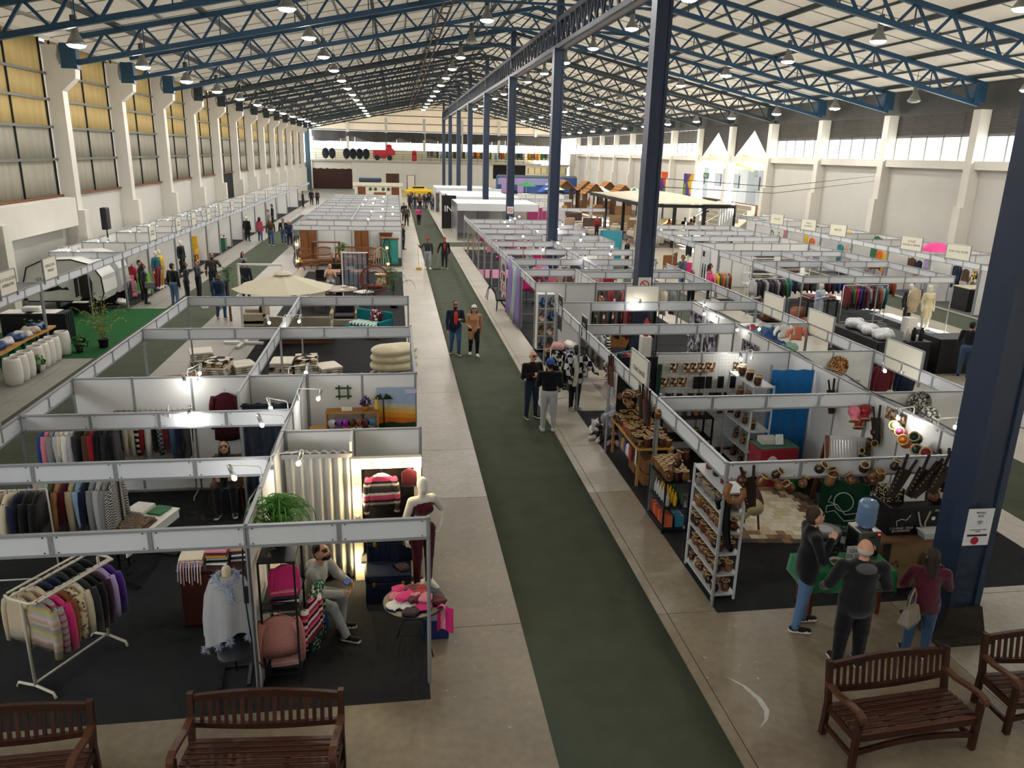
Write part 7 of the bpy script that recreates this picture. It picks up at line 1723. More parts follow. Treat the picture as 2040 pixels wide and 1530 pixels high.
table('side_table','low wooden table in front of the yellow counter',-11.0,43.4,0,1.0,.6,.6,WOOD,WOOD);frond_plant('potted_palm','spiky potted palm before the yellow counter',(-10.8,43.0,.0),12,.6,.8,LEAF[3],.2,.3,stem=.4,seed=3)
for k in range(4):
 shelf_unit('plant_shelf','white tiered shelf of potted plants, %s tier from the floor'%ORD[k],-12.0+k*.0,47.0,0,1.9,.45,.12+k*.5,[.1+k*.5],WHT)if k==3 else None
for k in range(4):
 for i in range(6):bushy('potted_plant','small leafy pot plant, %s along the %s plant tier'%(ORD[i],ORD[k]),(-12.8+i*.34,46.9-.0*k,.12+k*.5),.16,26,.11,None,.1,.14,M('#5a2f22',rough=.8),seed=i+k,group='plants on the tiers')
goods('the framed picture stall',-12.5,-10.8,49,51.6,6,PAL1,seed=6);goods('the blue jacket stall',-12.5,-10.7,52.4,55.6,7,['blue','navy','white','red','pink'],seed=7);goods('the green poster stall',-12.5,-10.7,56.4,60.5,7,['lime','red','yellow','white'],seed=8);goods('the orange lamp stall',-12.5,-10.6,61.4,65.5,7,['orange','brown','lime','rust'],seed=9);goods('the honey jar stall',-12.5,-10.6,66.4,71.5,6,PAL1,seed=10)
tag(MB().box((-13.0+.3,37.0,3.0),(.25,.5,.95),bev=.03).tube([(-12.7,37.0,0),(-12.7,37.0,2.5)],.03,6).obj('loudspeaker',BLK),'black loudspeaker on a stand against the pillared wall','loudspeaker')
for i in range(8):spot_lamp('white spot lamp glowing on the wall-side stalls, %s from the near end'%ORD[i],-12.9,yw[i+2]+.6,.1,lit=i<5);spot_lamp('white spot lamp beaming from the wall stall partition, %s from the near end'%ORD[i],-12.3,yw[i+2],.8,lit=False)

# ================================================================== poncho stand and clothes stands down the aisle
BW1=cells(['#1a1a1c','#d8d6d2','#1a1a1c','#26262a'],16);BW2=stripes(['#1c1c1e','#dcdad6'],.04);PLAID=checks('#22232a','#c9c9cc',.14)
rack('white rack of black and white shawls standing at the aisle edge',4.15,18.6,.4,.8,1.55,feet=.5)
rail_clothes((3.85,18.45,1.55),(4.5,18.75,1.55),[('mottled',BW1,'coat'),'black',('striped',BW2,'coat'),('lilac','lilac','coat'),('mottled',BW1,'coat'),'white','black'],'the shawl rack',sc=1.15)
crumple('pink and white fluffy shawl bundled on top of the shawl rack',4.0,18.5,1.5,.2,'rose',71,'shawl','clothing',.7);crumple('white fluffy collar piled on the shawl rack',4.3,18.7,1.5,.2,'white',72,'shawl','clothing',.6)
person('black mannequin with plaid poncho and long white scarf at the aisle',4.38,18.15,.3,1.72,'#1c1c1e',top=PLAID,bottom='black',shoe=M('#8a8a88',rough=.4),sole='#b9b9b4',extra='white',name='mannequin',cat='mannequin',hs='none',face=False,res=.014,fem=True,coat=.08,sleeve=1.7,la=((.12,-.02,-.13),(.05,-.08,-.08)),ra=((-.06,-.05,-.15),(.02,-.08,-.1)))
tag(MB().slab(lambda u,v:(4.26+.1*u+.05*math.sin(3*v),17.97-.02*v,1.42-.75*v),4,8,(0,.03,0)).obj('long_scarf',fab('#d9d4c8')),'long cream scarf hanging from the plaid mannequin','scarf')
rack('chrome rail of patterned skirts over a pine plinth by the aisle',5.35,20.2,0,.9,1.5,CHROME,.4);rail_clothes((4.95,20.2,1.5),(5.8,20.2,1.5),[('mottled',BW1,'dress'),('grey','grey','dress'),('checked',DOGT,'dress'),('light grey','light grey','dress'),('striped',BW2,'dress')],'the skirt rail',sc=.95)
for i,y_ in enumerate((17.6,20.4)):
 t=thing('hanging_banner','black vertical banner with white lettering at the fascia, %s along the aisle'%('first','second')[i],'banner',(4.4,y_,1.55));MB().slab(lambda u,v:(.02*math.sin(3*u),-.28+.56*u,.95*v),4,4,(.008,0,0)).obj('cloth',BLK,t);text('TRICÔ\nARTESANAL\nMALHAS',.09,WP,t,(-.01,0,.68),(PI/2,0,-PI/2));pbox('bar',(0,0,.96),(.03,.6,.03),ALU,t)
t=thing('glass_display_case','white slant-front display case with dark goods inside','display case',(7.4,19.4,0),.3);MB().box((0,0,.45),(.9,.5,.9),bev=.03).obj('body',WHT,t);MB().box((0,-.05,.92),(.8,.45,.05),Matrix.Rotation(.35,3,'X')).obj('window',cells(['#22241f','#3a3c3a','#8a8c8a','#1c1c1c'],20),t)
lathe_obj('waste_bin',[(.2,0),(.25,.55),(.27,.56),(.24,.58),(.2,.45)],M('#23252a',rough=.35),'round bin lined with a black bag beside the display case','bin',(6.6,19.6,0))
rack('turquoise-topped small rack with dark children clothes',6.0,19.3,.5,.7,1.2,M('#6ab0c0',rough=.4));rail_clothes((5.75,19.15,1.2),(6.3,19.45,1.2),['black','navy','red','pink','black','charcoal'],'the turquoise rack',sc=.8)
for i,(x,y,a,d_)in enumerate(((8.36,19.4,PI/2,'collage poster of faces on the partition'),(8.36,17.0,PI/2,'silver rose poster on the partition'),(8.36,20.5,PI/2,'purple collage poster beside the arm lamp'))):tag(MB().box((0,0,1.2),(.8,.015,1.5)).box((0,.0,1.2),(.86,.01,1.56)).obj('printed_poster',cells(['#2a2a30','#6a6a74','#b9b9c0','#4a3444','#8a8a94'],9,seed=i),None,(x,y,0),(0,0,a)),d_,'poster')
t=thing('pine_counter','honey pine reception counter with a seated attendant behind','counter',(7.2,24.75,0));pbox('body',(0,0,.48),(1.1,.5,.96),M('#a8743c',rough=.5,var=.15,scale=4),t);pbox('top',(0,0,.98),(1.2,.6,.04),M('#b5804a',rough=.5,var=.15,scale=4),t)
person('attendant in grey hooded coat leaning at the pine counter',6.75,25.35,.7,1.66,0,top='#6f6c66',bottom='black',hair='#6a5a4a',res=.018,lean=.25,nod=.2,**PHONE)
t=thing('fire_extinguisher','red fire extinguisher standing on a white block by the post','extinguisher',(7.4,21.9,1.0));MB().lathe([(.08,0),(.085,.02),(.085,.42),(.04,.5),(.03,.54)],14).obj('cylinder',M('#b01c1c',rough=.3),t,smooth=True);MB().tube([(0,0,.54),(.06,0,.57),(.12,0,.45)],.014,6).obj('hose',BLK,t);pbox('stand',(0,0,-.5),(.3,.3,1.0),WHT,t)
rail_clothes((5.0,23.3,1.75),(8.2,23.3,1.75),[('black','black','coat')]*4+[('charcoal','charcoal','coat'),('navy','navy','coat'),('plum','plum','dress'),('red','red','dress'),('dark brown','dark brown','coat'),('cream','cream','blouse'),('black','black','dress')],'the dress rail');rack('long black dress rail under the blank white board',6.6,23.3,0,3.3,1.75,BLK)
rail_clothes((7.0,26.5,1.7),(10.0,26.5,1.7),[('black','black','coat'),('red','red','coat'),('brown','brown','coat'),('charcoal','charcoal','coat'),('dark brown','dark brown','coat'),('black','black','coat'),('beige','beige','coat'),('cream','cream','coat'),('grey','grey','coat')],'the suit rail');rack('long black suit rail',8.5,26.5,0,3.2,1.7,BLK)
for i,(x,z,c)in enumerate(((8.85,2.24,'wine'),(9.12,2.2,'teal'),(9.4,2.18,'blue'),(9.7,2.26,'white'),(10.05,2.2,'coral'),(9.55,1.86,'blue'),(9.88,1.8,'mint'))):garment('shirt',c if i!=5 else '#3f5fa8','%s baby shirt on the line, %s'%(c,'lower row' if i>4 else '%s from the partition'%ORD[i]),(x,17.95,z),.1,i,'baby shirts',1.0)
for i,(x,y,a,tp,hs,cap,d_)in enumerate(((10.9,15.1,.2,'wine','curly',None,'seated elderly person with curly grey hair behind the white panel'),(11.5,14.9,.1,'navy','short','brim','seated person in blue-grey cap behind the white panel'))):person(d_,x,y,a,1.66,2,top=tp,bottom='navy',hair='#b9b2a6',hs=hs,cap=cap,extra='#5f7486',res=.018,**SIT)
for i,(x,c)in enumerate(((10.6,'black'),(11.2,'wine'),(11.8,'navy'))):garment('coat',c,'%s coat hanging behind the two seated people'%c,(x,15.9,1.75),.1,i)
spot_lamp('white twin arm lamp lit over the poster partition',8.42,20.3,1.0);spot_lamp('white arm lamp lit at the poster partition corner',8.42,19.2,2.5);spot_lamp('white arm lamp over the display case',8.42,17.2,2.2,lit=False);spot_lamp('white arm lamp over the baby shirts',8.5,17.4,.4);spot_lamp('white arm lamp on the pine counter stand',6.6,21.0,-1.2)
t=thing('white_cube_shelf','white cube shelf with painted plates at the corner panels','shelf',(4.72,24.15,0));
for k in range(5):pbox('board',(0,0,.1+k*.45),(.55,.35,.025),WHT,t)
for sx in(-.27,0,.27):pbox('side',(sx,0,1.0),(.025,.35,1.82),WHT,t)
PLT=[cells(c,12,rough=.3)for c in(['#2a4a6a','#8a9aaa','#3a2a2a'],['#3a3432','#6a5a52','#8a6a4a'],['#2a5a6a','#a06a5a','#c9b9a4'],['#1f3f7a','#6a8aba','#2a2a3a'])]
plm=MB().lathe([(.001,.0),(.1,.004),(.16,.03),(.165,.03),(.1,-.012),(.001,-.014)],20,(0,0,0),Matrix.Rotation(PI/2-.15,3,'X')).mesh('painted_plate',WHT,True)
for k in range(4):
 for i in range(2):tag(ob('painted_plate',plm,None,(4.59+i*.27,23.98,.3+k*.45),(0,0,0),(.72,1,1),PLT[(k+i)%4]),'painted round plate, %s cube up, %s column'%(ORD[k],('aisle','inner')[i]),'plate','painted plates')
for i in range(6):tag(ob('painted_plate',plm,None,(4.75+.2*(i%3),23.2+.05*i,.25+.3*(i//3)),(0,0,.2),(.6,1,.6),M(('#c98a9a','#2a3f8a','#6a4a3a','#3a3a3a','#d8d0c4','#8a6a5a')[i],rough=.4)),'%s round plaque on the slatted wooden step stand'%('pink','blue','brown','black','white','tan')[i],'plate','plaques on the step stand')
table('step_stand','low slatted wooden step stand by the painted plates',4.95,23.3,0,.7,.5,.25,WOODL,WOODL,shelf=None,cat='stand')
VEIL=sheet('#b9a8dc',.35,key='veil',var=.08)
for i,(y_,m_)in enumerate(((27.5,VEIL),(28.3,sheet('#cfe0d8',.35,key='veil2')),(29.6,VEIL))):curtain('sheer %s veil curtain tied at the aisle front, %s along'%('lilac' if i!=1 else 'pale green',ORD[i]),(4.42,y_),(4.42,y_+.8),.05,2.15,m_,5,.12,name='veil_curtain')
t=thing('display_board','tall board covered with round painted signs along the aisle','display',(4.5,32.6,0),PI/2);pbox('board',(0,0,1.0),(1.4,.05,1.9),M('#c9b9b4',rough=.7),t)
for i in range(15):MB().lathe([(.001,0),(.15,0),(.15,.03)],14,(-.48+(i%4)*.32,.03,.3+(i//4)*.42),Matrix.Rotation(-PI/2,3,'X')).obj('round_sign',M(['#a82a3a','#d8d0c8','#3a6a9a','#4a3028','#d8a8b8'][i%5],rough=.5,var=.3,scale=14),t)
t=thing('iron_candle_stand','black wrought-iron three-legged stand on the aisle','stand',(4.05,33.6,0));MB().tube([(0,0,.45),(0,0,1.25)],.025,6).obj('stem',BLK,t)
for k in range(3):a=k*2.1;MB().tube([(0,0,.6),(.16*math.cos(a),.16*math.sin(a),.4),(.3*math.cos(a),.3*math.sin(a),0)],.018,6).obj('leg',BLK,t)
chair('easy_chair','black tub chair beside the lilac veil',4.3,31.0,1.4,BLK,fab('#17181a'),.6,.6,.42,.85)
t=thing('wooden_easel','pale wooden easel tower by the pink carpet','easel',(4.7,49.0,0))
for sx in(-.3,.3):MB().bar((sx,0,0),(sx*.4,.1,2.1),.05).obj('leg',WOODL,t)
for k in range(4):pbox('rung',(0,.03,.4+k*.45),(.5-k*.07,.03,.04),WOODL,t)
PALR=['red','white','pink','beige','brown','grey','lilac','hot pink']
for i,(y0,wn_)in enumerate(((28,'the lilac veil stand'),(31,'the ceramic plate stand'),(34,'the red bow stand'),(37,'the doll stand'),(43,'the easel stand'),(46,'the bulb string stand'),(49,'the cosmetics stand'))):goods(wn_,5.2,9.8,y0,y0+1.8,9,PALR,seed=20+i)
for i in range(16):tag(ob('hanging_bulb',cached('hb',lambda:MB().blob((0,0,0),.05,n=8,m=6).tube([(0,0,.04),(0,0,.12)],.02,6,mi=1).mesh('hanging_bulb',[BULB,BLK],True)),None,((7.4,8.8,6.2,9.6)[i%4]if i<12 else 6.4+.5*(i-12),30+i*1.35,2.27)),'bright round bulb above the centre-aisle stands, %s from the near end'%ORD[i],'bulb','bulbs over the stands')
for i in range(12):tag(ob('hanging_bulb',cached('hb',lambda:None),None,(-1.6+(i%3)*.7-(i//6)*.8,47+i*2.1,2.27)),'bright round bulb above the long row of stands, %s from the near end'%ORD[i],'bulb','bulbs over the long row')
for i,(y0,wn_)in enumerate(((47.5,'the carved decor stand'),(54,'the lamp stand'),(57,'the leather stand'),(60,'the pale textile stand'))):goods(wn_,-5.0,.0,y0,y0+1.6,6,PAL1,seed=40+i)
# ================================================================== big knitwear stand and counters in the sun
RC=['wine','green','red','purple','navy','wine','grey','burgundy','charcoal','rust','grey','teal']
rack('white rack of dark red and green cardigans in the big knitwear stand',18.1,27.6,.1,2.0,1.6);rail_clothes((17.2,27.5,1.6),(19.0,27.7,1.6),[(c,c,'coat')for c in RC],'the red cardigan rack')
rack('white rack of grey and green knits by the leather armchair',14.9,29.2,.0,1.8,1.6);rail_clothes((14.1,29.2,1.6),(15.8,29.2,1.6),['light grey','charcoal','black','light grey','charcoal','plum','grey','plum','green','teal'],'the grey knit rack')
rack('white rack of bright knits beside the white walls',13.6,31.2,.0,1.2,1.55);rail_clothes((13.1,31.2,1.55),(14.1,31.2,1.55),['hot pink','pink','yellow','olive','orange','grey','rust'],'the bright knit rack')
rail_clothes((15.8,31.5,1.35),(19.6,31.5,1.35),['charcoal','grey','brown','grey','charcoal','navy','grey','brown','charcoal','light grey','grey','wine','plum','blue','purple'],'the low back rail');rack('low black back rail in the big knitwear stand',17.7,31.5,0,4.0,1.35,BLK)
for k in range(3):folded('shelf level %s of the blanket shelf'%ORD[k],17.2+.0*k,34.6,.55+k*.5,0,.9,.4,5,['charcoal','grey','white','brown','beige'],name='folded_blanket',th=.07);folded('aisle end level %s of the blanket shelf'%ORD[k],18.6,34.6,.55+k*.5,0,.9,.4,4,['wine','grey','cream','brown'],name='folded_blanket',th=.07)
shelf_unit('blanket_shelf','white open shelf stacked with folded blankets',17.9,34.6,0,3.2,.5,1.9,[.53,1.03,1.53],WHT,cat='shelf')
table('display_table','dark table with striped throws in the knitwear stand',17.0,29.0,0,1.4,.8,.8,BLK,BLK);folded('the dark table of throws',17.0,29.0,.8,0,1.2,.7,3,[('brown striped',stripes(['#8a5a44','#d8c8b4','#5a3a30'],.08,'X')),'beige','wine'],name='folded_blanket',th=.05)
PALE='#d8d2c4'
person('pale blue-grey draped mannequin beside the leather armchair',16.1,27.4,.4,1.75,PALE,top='#aab4c4',bottom='#aab4c4',shoe='white',name='mannequin',cat='mannequin',hs='none',face=False,res=.02,fem=True,coat=.25,**PHONE)
person('sunlit mannequin in cream dress coat',20.2,26.7,0,1.75,PALE,top='#cfc4a4',bottom=M(PALE,rough=.5),shoe='white',name='mannequin',cat='mannequin',hs='none',face=False,res=.02,fem=True,coat=.2,cap='round',extra=PALE)
person('mannequin in dark suit next to the cream one',19.6,27.0,.2,1.78,PALE,top='#2a2c30',bottom='#3a3c40',shoe='white',name='mannequin',cat='mannequin',hs='none',face=False,res=.02)
garment('coat','beige','translucent beige blouse on a stand in the sunlight',(19.2,26.2,1.75),.2,1);rail_clothes((18.9,28.6,1.7),(20.0,28.6,1.7),['navy','blue','wine','rust'],'the rail behind the mannequins');MB().tube([(0,0,0),(0,0,1.75)],.02,6).box((0,0,.3),(.4,.4,.6)).obj('blouse_stand',WHT,None,(19.2,26.2,0));tag(bpy.data.objects['blouse_stand'],'white pillar stand under the beige blouse','stand')
LB=M('#7a3f20',rough=.45,var=.2)
for i,(x,y,a)in enumerate(((15.2,27.0,.8),(14.7,28.4,1.6))):
 t=thing('leather_armchair','tan leather tub armchair, %s'%('beside the draped mannequin','behind the blank white board')[i],'chair',(x,y,0),a)
 MB().slab(lambda u,v:(.42*math.cos(PI*u),.4*math.sin(PI*u),.1+v*(.55+.25*math.sin(PI*u))),14,3,(0,0,.0)).loft([[(.42*math.cos(PI*j/12)*k,.4*math.sin(PI*j/12)*k,z)for j in range(13)]for k,z in((1,.1),(1.02,.8),(.86,.8),(.86,.35))]).obj('shell',LB,t,smooth=True);MB().box((0,-.02,.3),(.7,.66,.3),bev=.08).obj('seat',LB,t)
 for s_ in(-1,1):MB().tube([(s_*.3,-.25,0),(s_*.28,-.22,.18)],.02,6).obj('leg',WOOD,t)
def counter(label,x0,x1,y0,y1,h=1.0,top=None):
 t=thing('black_counter',label,'counter',(x0,y0,0));m_=M('#1b1c1f',rough=.55,var=.1)
 pbox('front',((x1-x0)/2,0,h/2),(x1-x0,.06,h),m_,t);pbox('back',((x1-x0)/2,y1-y0,h/2),(x1-x0,.06,h),m_,t)
 for x in(0,x1-x0):pbox('side',(x,(y1-y0)/2,h/2),(.06,y1-y0,h),m_,t)
 pbox('worktop',((x1-x0)/2,(y1-y0)/2,h+.02),(x1-x0+.06,y1-y0+.06,.04),top or m_,t);return t
t=counter('black catering counter with gold script and plastic-wrapped goods',14.2,15.9,20.6,23.2);text('Artesanal',.24,M('#a8842a',rough=.4,metal=.4),t,(.85,-.04,.55),(PI/2,0,0))
t=counter('black counter with a yellow notice where the man leans',16.3,18.0,20.7,21.5,1.05);pbox('yellow_notice',(1.35,-.04,.9),(.45,.01,.14),M('#e0c82a',rough=.5),t)
CLR=M('#c9ccd0',rough=.25,var=.15,scale=14)
for i in range(6):crumple('clear plastic-wrapped bundle on the black counter, %s along'%ORD[i],14.6+.2*(i%2),21.0+i*.38,1.04,.3,CLR,80+i,'wrapped_bundle','bag',.8,'wrapped bundles')
for i in range(3):lathe_obj('thermos',[(.06,0),(.07,.02),(.07,.3),(.04,.36),(.04,.4)],BLK if i else M('#c9c9c6',rough=.3),'dark flask on the catering counter, %s of three'%ORD[i],'thermos',(15.2+i*.25,20.8,1.04))
goods('the pink cloth stall',25.6,27.2,26.5,28.6,5,['pink','rose','white'],seed=60);goods('the dark counter stall',25.6,27.2,30,32,3,PAL1,seed=61);goods('the umbrella stall',24.8,27.2,32.8,35.2,8,PALR,seed=62);goods('the mirror stall',24.6,27.2,36,38.4,9,['orange','blue','purple','tan','brown','mint'],seed=63);goods('the toy stall',24.6,27.2,39.2,41.6,9,['pink','lilac','blue','mint','black'],seed=64);goods('the lilac banner stall',24.6,27.2,42.5,45.6,8,['lilac','turquoise','mint','white'],seed=65);goods('the white poster stall',24.6,27.2,46.5,50,6,PALR,seed=66)
t=counter('dark counter with a seller behind it by the window wall',24.6,26.4,30.0,31.0,1.0,M('#cfc2ae',rough=.5));person('blonde seller in grey top seated behind the dark counter',26.0,31.6,-.6,1.64,2,top='grey',bottom='black',hair='#b08a54',hs='long',res=.02,fem=True)
t=thing('draped_table','white-clothed table with pink gifts at the window wall','table',(25.0,27.2,0));MB().loft([[((.7+.08*z_)*math.cos(a)*(1+.03*math.sin(9*a)*z_),(.5+.06*z_)*math.sin(a),.78*(1-z_))for a in[2*PI*j/36 for j in range(36)]]for z_ in(1,.5,0)]).obj('cloth',fab('#dcdadf'),t,smooth=True);pbox('runner',(0,0,.79),(1.0,.5,.02),fab('#d88a98'),t)
for i in range(4):pbox('gift',(-.3+i*.22,.05,.86),(.14,.14,.14+.06*(i%2)),M(('#e04a9a','#dcd6d8','#7ab08a','#e09ab0')[i],rough=.5),t)
t=thing('pink_umbrella','open hot pink umbrella above the window wall stalls','umbrella',(25.2,33.4,2.25));MB().lathe([(.75,.0),(.6,.2),(.35,.33),(.02,.4)],16,cap=False).obj('canopy',M('#e0408c',rough=.5),t,smooth=True);MB().tube([(0,0,-.75),(0,0,.45)],.015,6).obj('shaft',WHT,t)
tag(MB().box((25.6,28.9,.12),(.7,.35,.24),bev=.1).tube([(25.4,28.75,.22),(25.5,28.75,.42),(25.7,28.75,.42),(25.8,28.75,.22)],.02,6).obj('duffel_bag',M('#c9a24a',rough=.7,var=.2)),'mustard duffel bag on the floor beside the dark counter','bag')
t=thing('fashion_poster','tall white poster with three black figures on the corner panel','poster',(14.41,34.8,.25),-PI/2);pbox('sheet',(0,0,.9),(.95,.02,1.8),M('#cfd2d4',rough=.5),t);pbox('portrait',(-.25,-.015,1.6),(.25,.01,.25),BLK,t)
for k in range(3):MB().prism([(-.3+k*.3,.2),(-.2+k*.3,.2),(-.18+k*.3,.8),(-.22+k*.3,1.15),(-.3+k*.3,1.15),(-.34+k*.3,.8)],-.018,-.012,axis='Y').obj('figure_print',BLK,t)
for i in range(6):tag(MB().box((0,0,.45),(.7,.7,.1),bev=.04).box((0,.32,.75),(.7,.08,.6),bev=.03).tube([(-.3,-.3,0),(-.3,-.3,.45)],.03,6).tube([(.3,-.3,0),(.3,-.3,.45)],.03,6).tube([(-.3,.3,0),(-.3,.3,.45)],.03,6).tube([(.3,.3,0),(.3,.3,.45)],.03,6).obj('rattan_chair',M(('#8a5a34','#5a3a24','#b9a48a')[i%3],rough=.7,var=.2),None,(14.8+1.0*i,40.5+(i%2)*1.2,0),(0,0,i)),'rattan chair in the furniture stand, %s along'%ORD[i],'chair','rattan chairs')
goods('the rattan stand',15,20,43,45.6,8,['white','cream','brown','beige','black'],seed=67);goods('the fashion poster stand',15,20,37,39,8,PALR,seed=68)
goods('the far window stall',25.4,27.4,51.4,56.4,6,PALR,seed=69)
t=thing('teal_banner','teal and lilac printed banner standing behind the blue post','banner',(12.2,43.5,0));pbox('cloth',(0,0,1.1),(1.3,.03,2.0),cells(['#2f8fa0','#4aa0b0','#8f86c0','#3a98a8'],2.0),t);text('Kdormes',.26,WP,t,(0,-.02,1.1),(PI/2,0,0));pbox('foot',(0,0,.04),(1.3,.3,.08),ALU,t)
# ================================================================== pergola lounge, huts, far vehicles
pg=thing('pergola','black-framed pergola lounge with white canopy and tied curtains','pergola',(17.2,53.2,0));X_,Y_=6.6,15.5
for(x,y)in((0,0),(X_,0),(0,Y_),(X_,Y_),(2.2,0),(4.4,0),(0,5.2),(0,10.4)):pbox('post',(x,y,1.45),(.2,.2,2.9),BLK,pg)
for(x,y,w_,d_)in((X_/2,0,X_+.2,.16),(X_/2,Y_,X_+.2,.16),(0,Y_/2,.16,Y_+.2),(X_,Y_/2,.16,Y_+.2)):pbox('beam',(x,y,2.9),(w_,d_,.22),BLK,pg)
MB().slab(lambda u,v:(u*X_,v*Y_,3.05+.5*math.sin(PI*u)*math.sin(PI*v)),8,12,(0,0,.02)).obj('canopy',sheet('#efe8d6',.3,key='canopy',var=.03),pg,smooth=True)
for i,(a,b)in enumerate((((17.3,53.1),(18.4,53.1)),((22.6,53.1),(23.7,53.1)),((17.1,67.5),(17.1,68.6)),((17.1,53.6),(17.1,54.6)))):curtain('white pergola curtain gathered at a post, %s'%('front inner corner','front window-side corner','far aisle corner','near aisle corner')[i],a,b,.1,2.8,WCL,6,.08)
for i,(x,y)in enumerate(((18.6,56),(21.0,56.5),(19.2,60),(22,61),(19,64.5))):
 t=thing('lounge_bed','cream upholstered lounge bed under the pergola, %s from the front'%ORD[i],'bed',(x,y,0));MB().box((0,0,.28),(1.7,1.9,.45),bev=.08).obj('mattress',fab('#d8cdb8'),t);MB().box((0,.98,.7),(1.8,.14,1.2),bev=.06).obj('headboard',fab('#c2a888'),t)
 for s_ in(-.4,.4):MB().box((s_,.7,.58),(.6,.3,.2),bev=.08).obj('pillow',fab('#e4ddd0'),t)
SHN=M('#a06a34',rough=.8,var=.3,scale=6,bump=.4,bscale=20)
for i,(x,y)in enumerate(((20.4,95),(22.8,94),(25.2,93),(24.4,84),(27.0,82.6),(21.6,85.5))):
 t=thing('shingle_hut','small wooden hut with gabled shingle roof, %s in the cluster'%ORD[i],'hut',(x,y,0))
 for s_ in(-1,1):
  pbox('wall',(s_*.9,0,1.1),(.1,2.0,2.2),M('#5a3f2c',rough=.8,var=.2),t)
  for k in range(4):MB().box((s_*(.2+k*.3),0,3.05-.28*k),(.34,2.6,.06),Matrix.Rotation(s_*.75,3,'Y')).obj('shingle_course',SHN,t)
 MB().prism([(-1.1,2.2),(1.1,2.2),(0,3.1)],-1.0,-.95,axis='Y').obj('gable',M('#6a4a30',rough=.8),t);pbox('counter_front',(0,-1,.5),(1.8,.08,1.0),M('#8a6440',rough=.7),t)
for i,(x,y)in enumerate(((16.5,100),(23.6,90),(27.4,89),(18.6,92))):
 t=thing('market_parasol','green and white market parasol among the huts, %s of four'%ORD[i],'parasol',(x,y,0));MB().tube([(0,0,0),(0,0,2.6)],.03,6).obj('pole',WHT,t)
 for k in range(8):a0,a1=k*PI/4,(k+1)*PI/4;MB().add([(0,0,2.75),(1.3*math.cos(a0),1.3*math.sin(a0),2.2),(1.3*math.cos(a1),1.3*math.sin(a1),2.2)],[(0,1,2)]).obj('canopy_panel',M('#2f8a4a' if(k%2 or i==0)else '#e4e6e0',rough=.7),t)
t=thing('passenger_bus','blue and grey coach parked at the far end of the hall','bus',(21.0,118,0));MB().box((0,0,1.75),(12,2.5,2.6),bev=.25).obj('body',M('#2f4a86',rough=.4,var=.1),t);MB().box((-1,-1.26,2.2),(10,.03,.95)).obj('window_band',M('#8f96b8',rough=.2),t);MB().box((0,-1.27,2.95),(11.6,.03,.3)).obj('roof_stripe',M('#6a6f78',rough=.4),t)
for s_ in(-3.5,3.6):MB().lathe([(.2,-.15),(.5,-.15),(.5,.15),(.2,.15)],18,(s_,-1.15,.5),Matrix.Rotation(PI/2,3,'X')).obj('wheel',BLK,t)
for s_ in(-5.0,-2.6):pbox('door',(s_,-1.28,1.6),(.9,.03,2.1),M('#a98ac0',rough=.3),t)
t=thing('yellow_car','bright yellow car parked beyond the crowd','car',(3.3,113,0),.2);YC=M('#d8b41c',rough=.3)
MB().loft([[(x,y*1.0,z)for(y,z)in((-.8,.35),(.8,.35),(.85,.75),(.6,h_),(-.6,h_),(-.85,.75))]for(x,h_)in((-2.1,.8),(-1.5,.95),(-.9,1.4),(.5,1.42),(1.2,1.0),(2.0,.85))]).obj('body',YC,t,smooth=False);MB().box((-.2,-.02,1.22),(1.7,1.45,.3),bev=.1).obj('windows',M('#2a2c30',rough=.15),t)
for sx in(-1.3,1.3):MB().lathe([(.1,-.85),(.32,-.85),(.32,.85),(.1,.85)],16,(sx,0,.32),Matrix.Rotation(PI/2,3,'X')).obj('axle_wheels',BLK,t)
t=thing('white_kiosk','white kiosk with round green emblems and wooden doors','kiosk',(-2.0,96,0));pbox('body',(0,0,1.2),(5.4,2.5,2.4),M('#ddd6c6',rough=.6),t);pbox('fascia',(0,-1.3,2.3),(5.8,.1,.4),M('#e4dcc8',rough=.6),t);MB().box((-.9,0,2.75),(2.6,2.4,.5),bev=.1).obj('roof_unit',M('#2a3a4a',rough=.5),t)
for x in(-1.9,2.0):pbox('door',(x,-1.27,1.0),(.9,.05,2.0),WOOD,t)
for x in(-.9,-.3,.6,1.2):MB().lathe([(.001,0),(.2,0),(.2,.03)],16,(x,-1.26,1.75),Matrix.Rotation(PI/2,3,'X')).obj('emblem',M('#3a5a34',rough=.6),t)
pbox('serving_hatch',(.2,-1.27,1.1),(1.4,.05,.6),WOODM,t)
for i,y_ in enumerate((83.5,75.4)):tag(MB().box((0,0,0),(.03,4.2-i,2.3)).obj('wall_mural',cells(['#4a2f7a','#5a8a3a','#c2502a','#5a3a8a','#c99a2a','#4a2f7a','#7a3a6a','#3a7a4a'],.9,seed=i),None,(28.76,y_,3.5)),'purple mural panel with green and orange swirls, %s'%('nearer the gallery','nearer the stairs')[i],'mural')
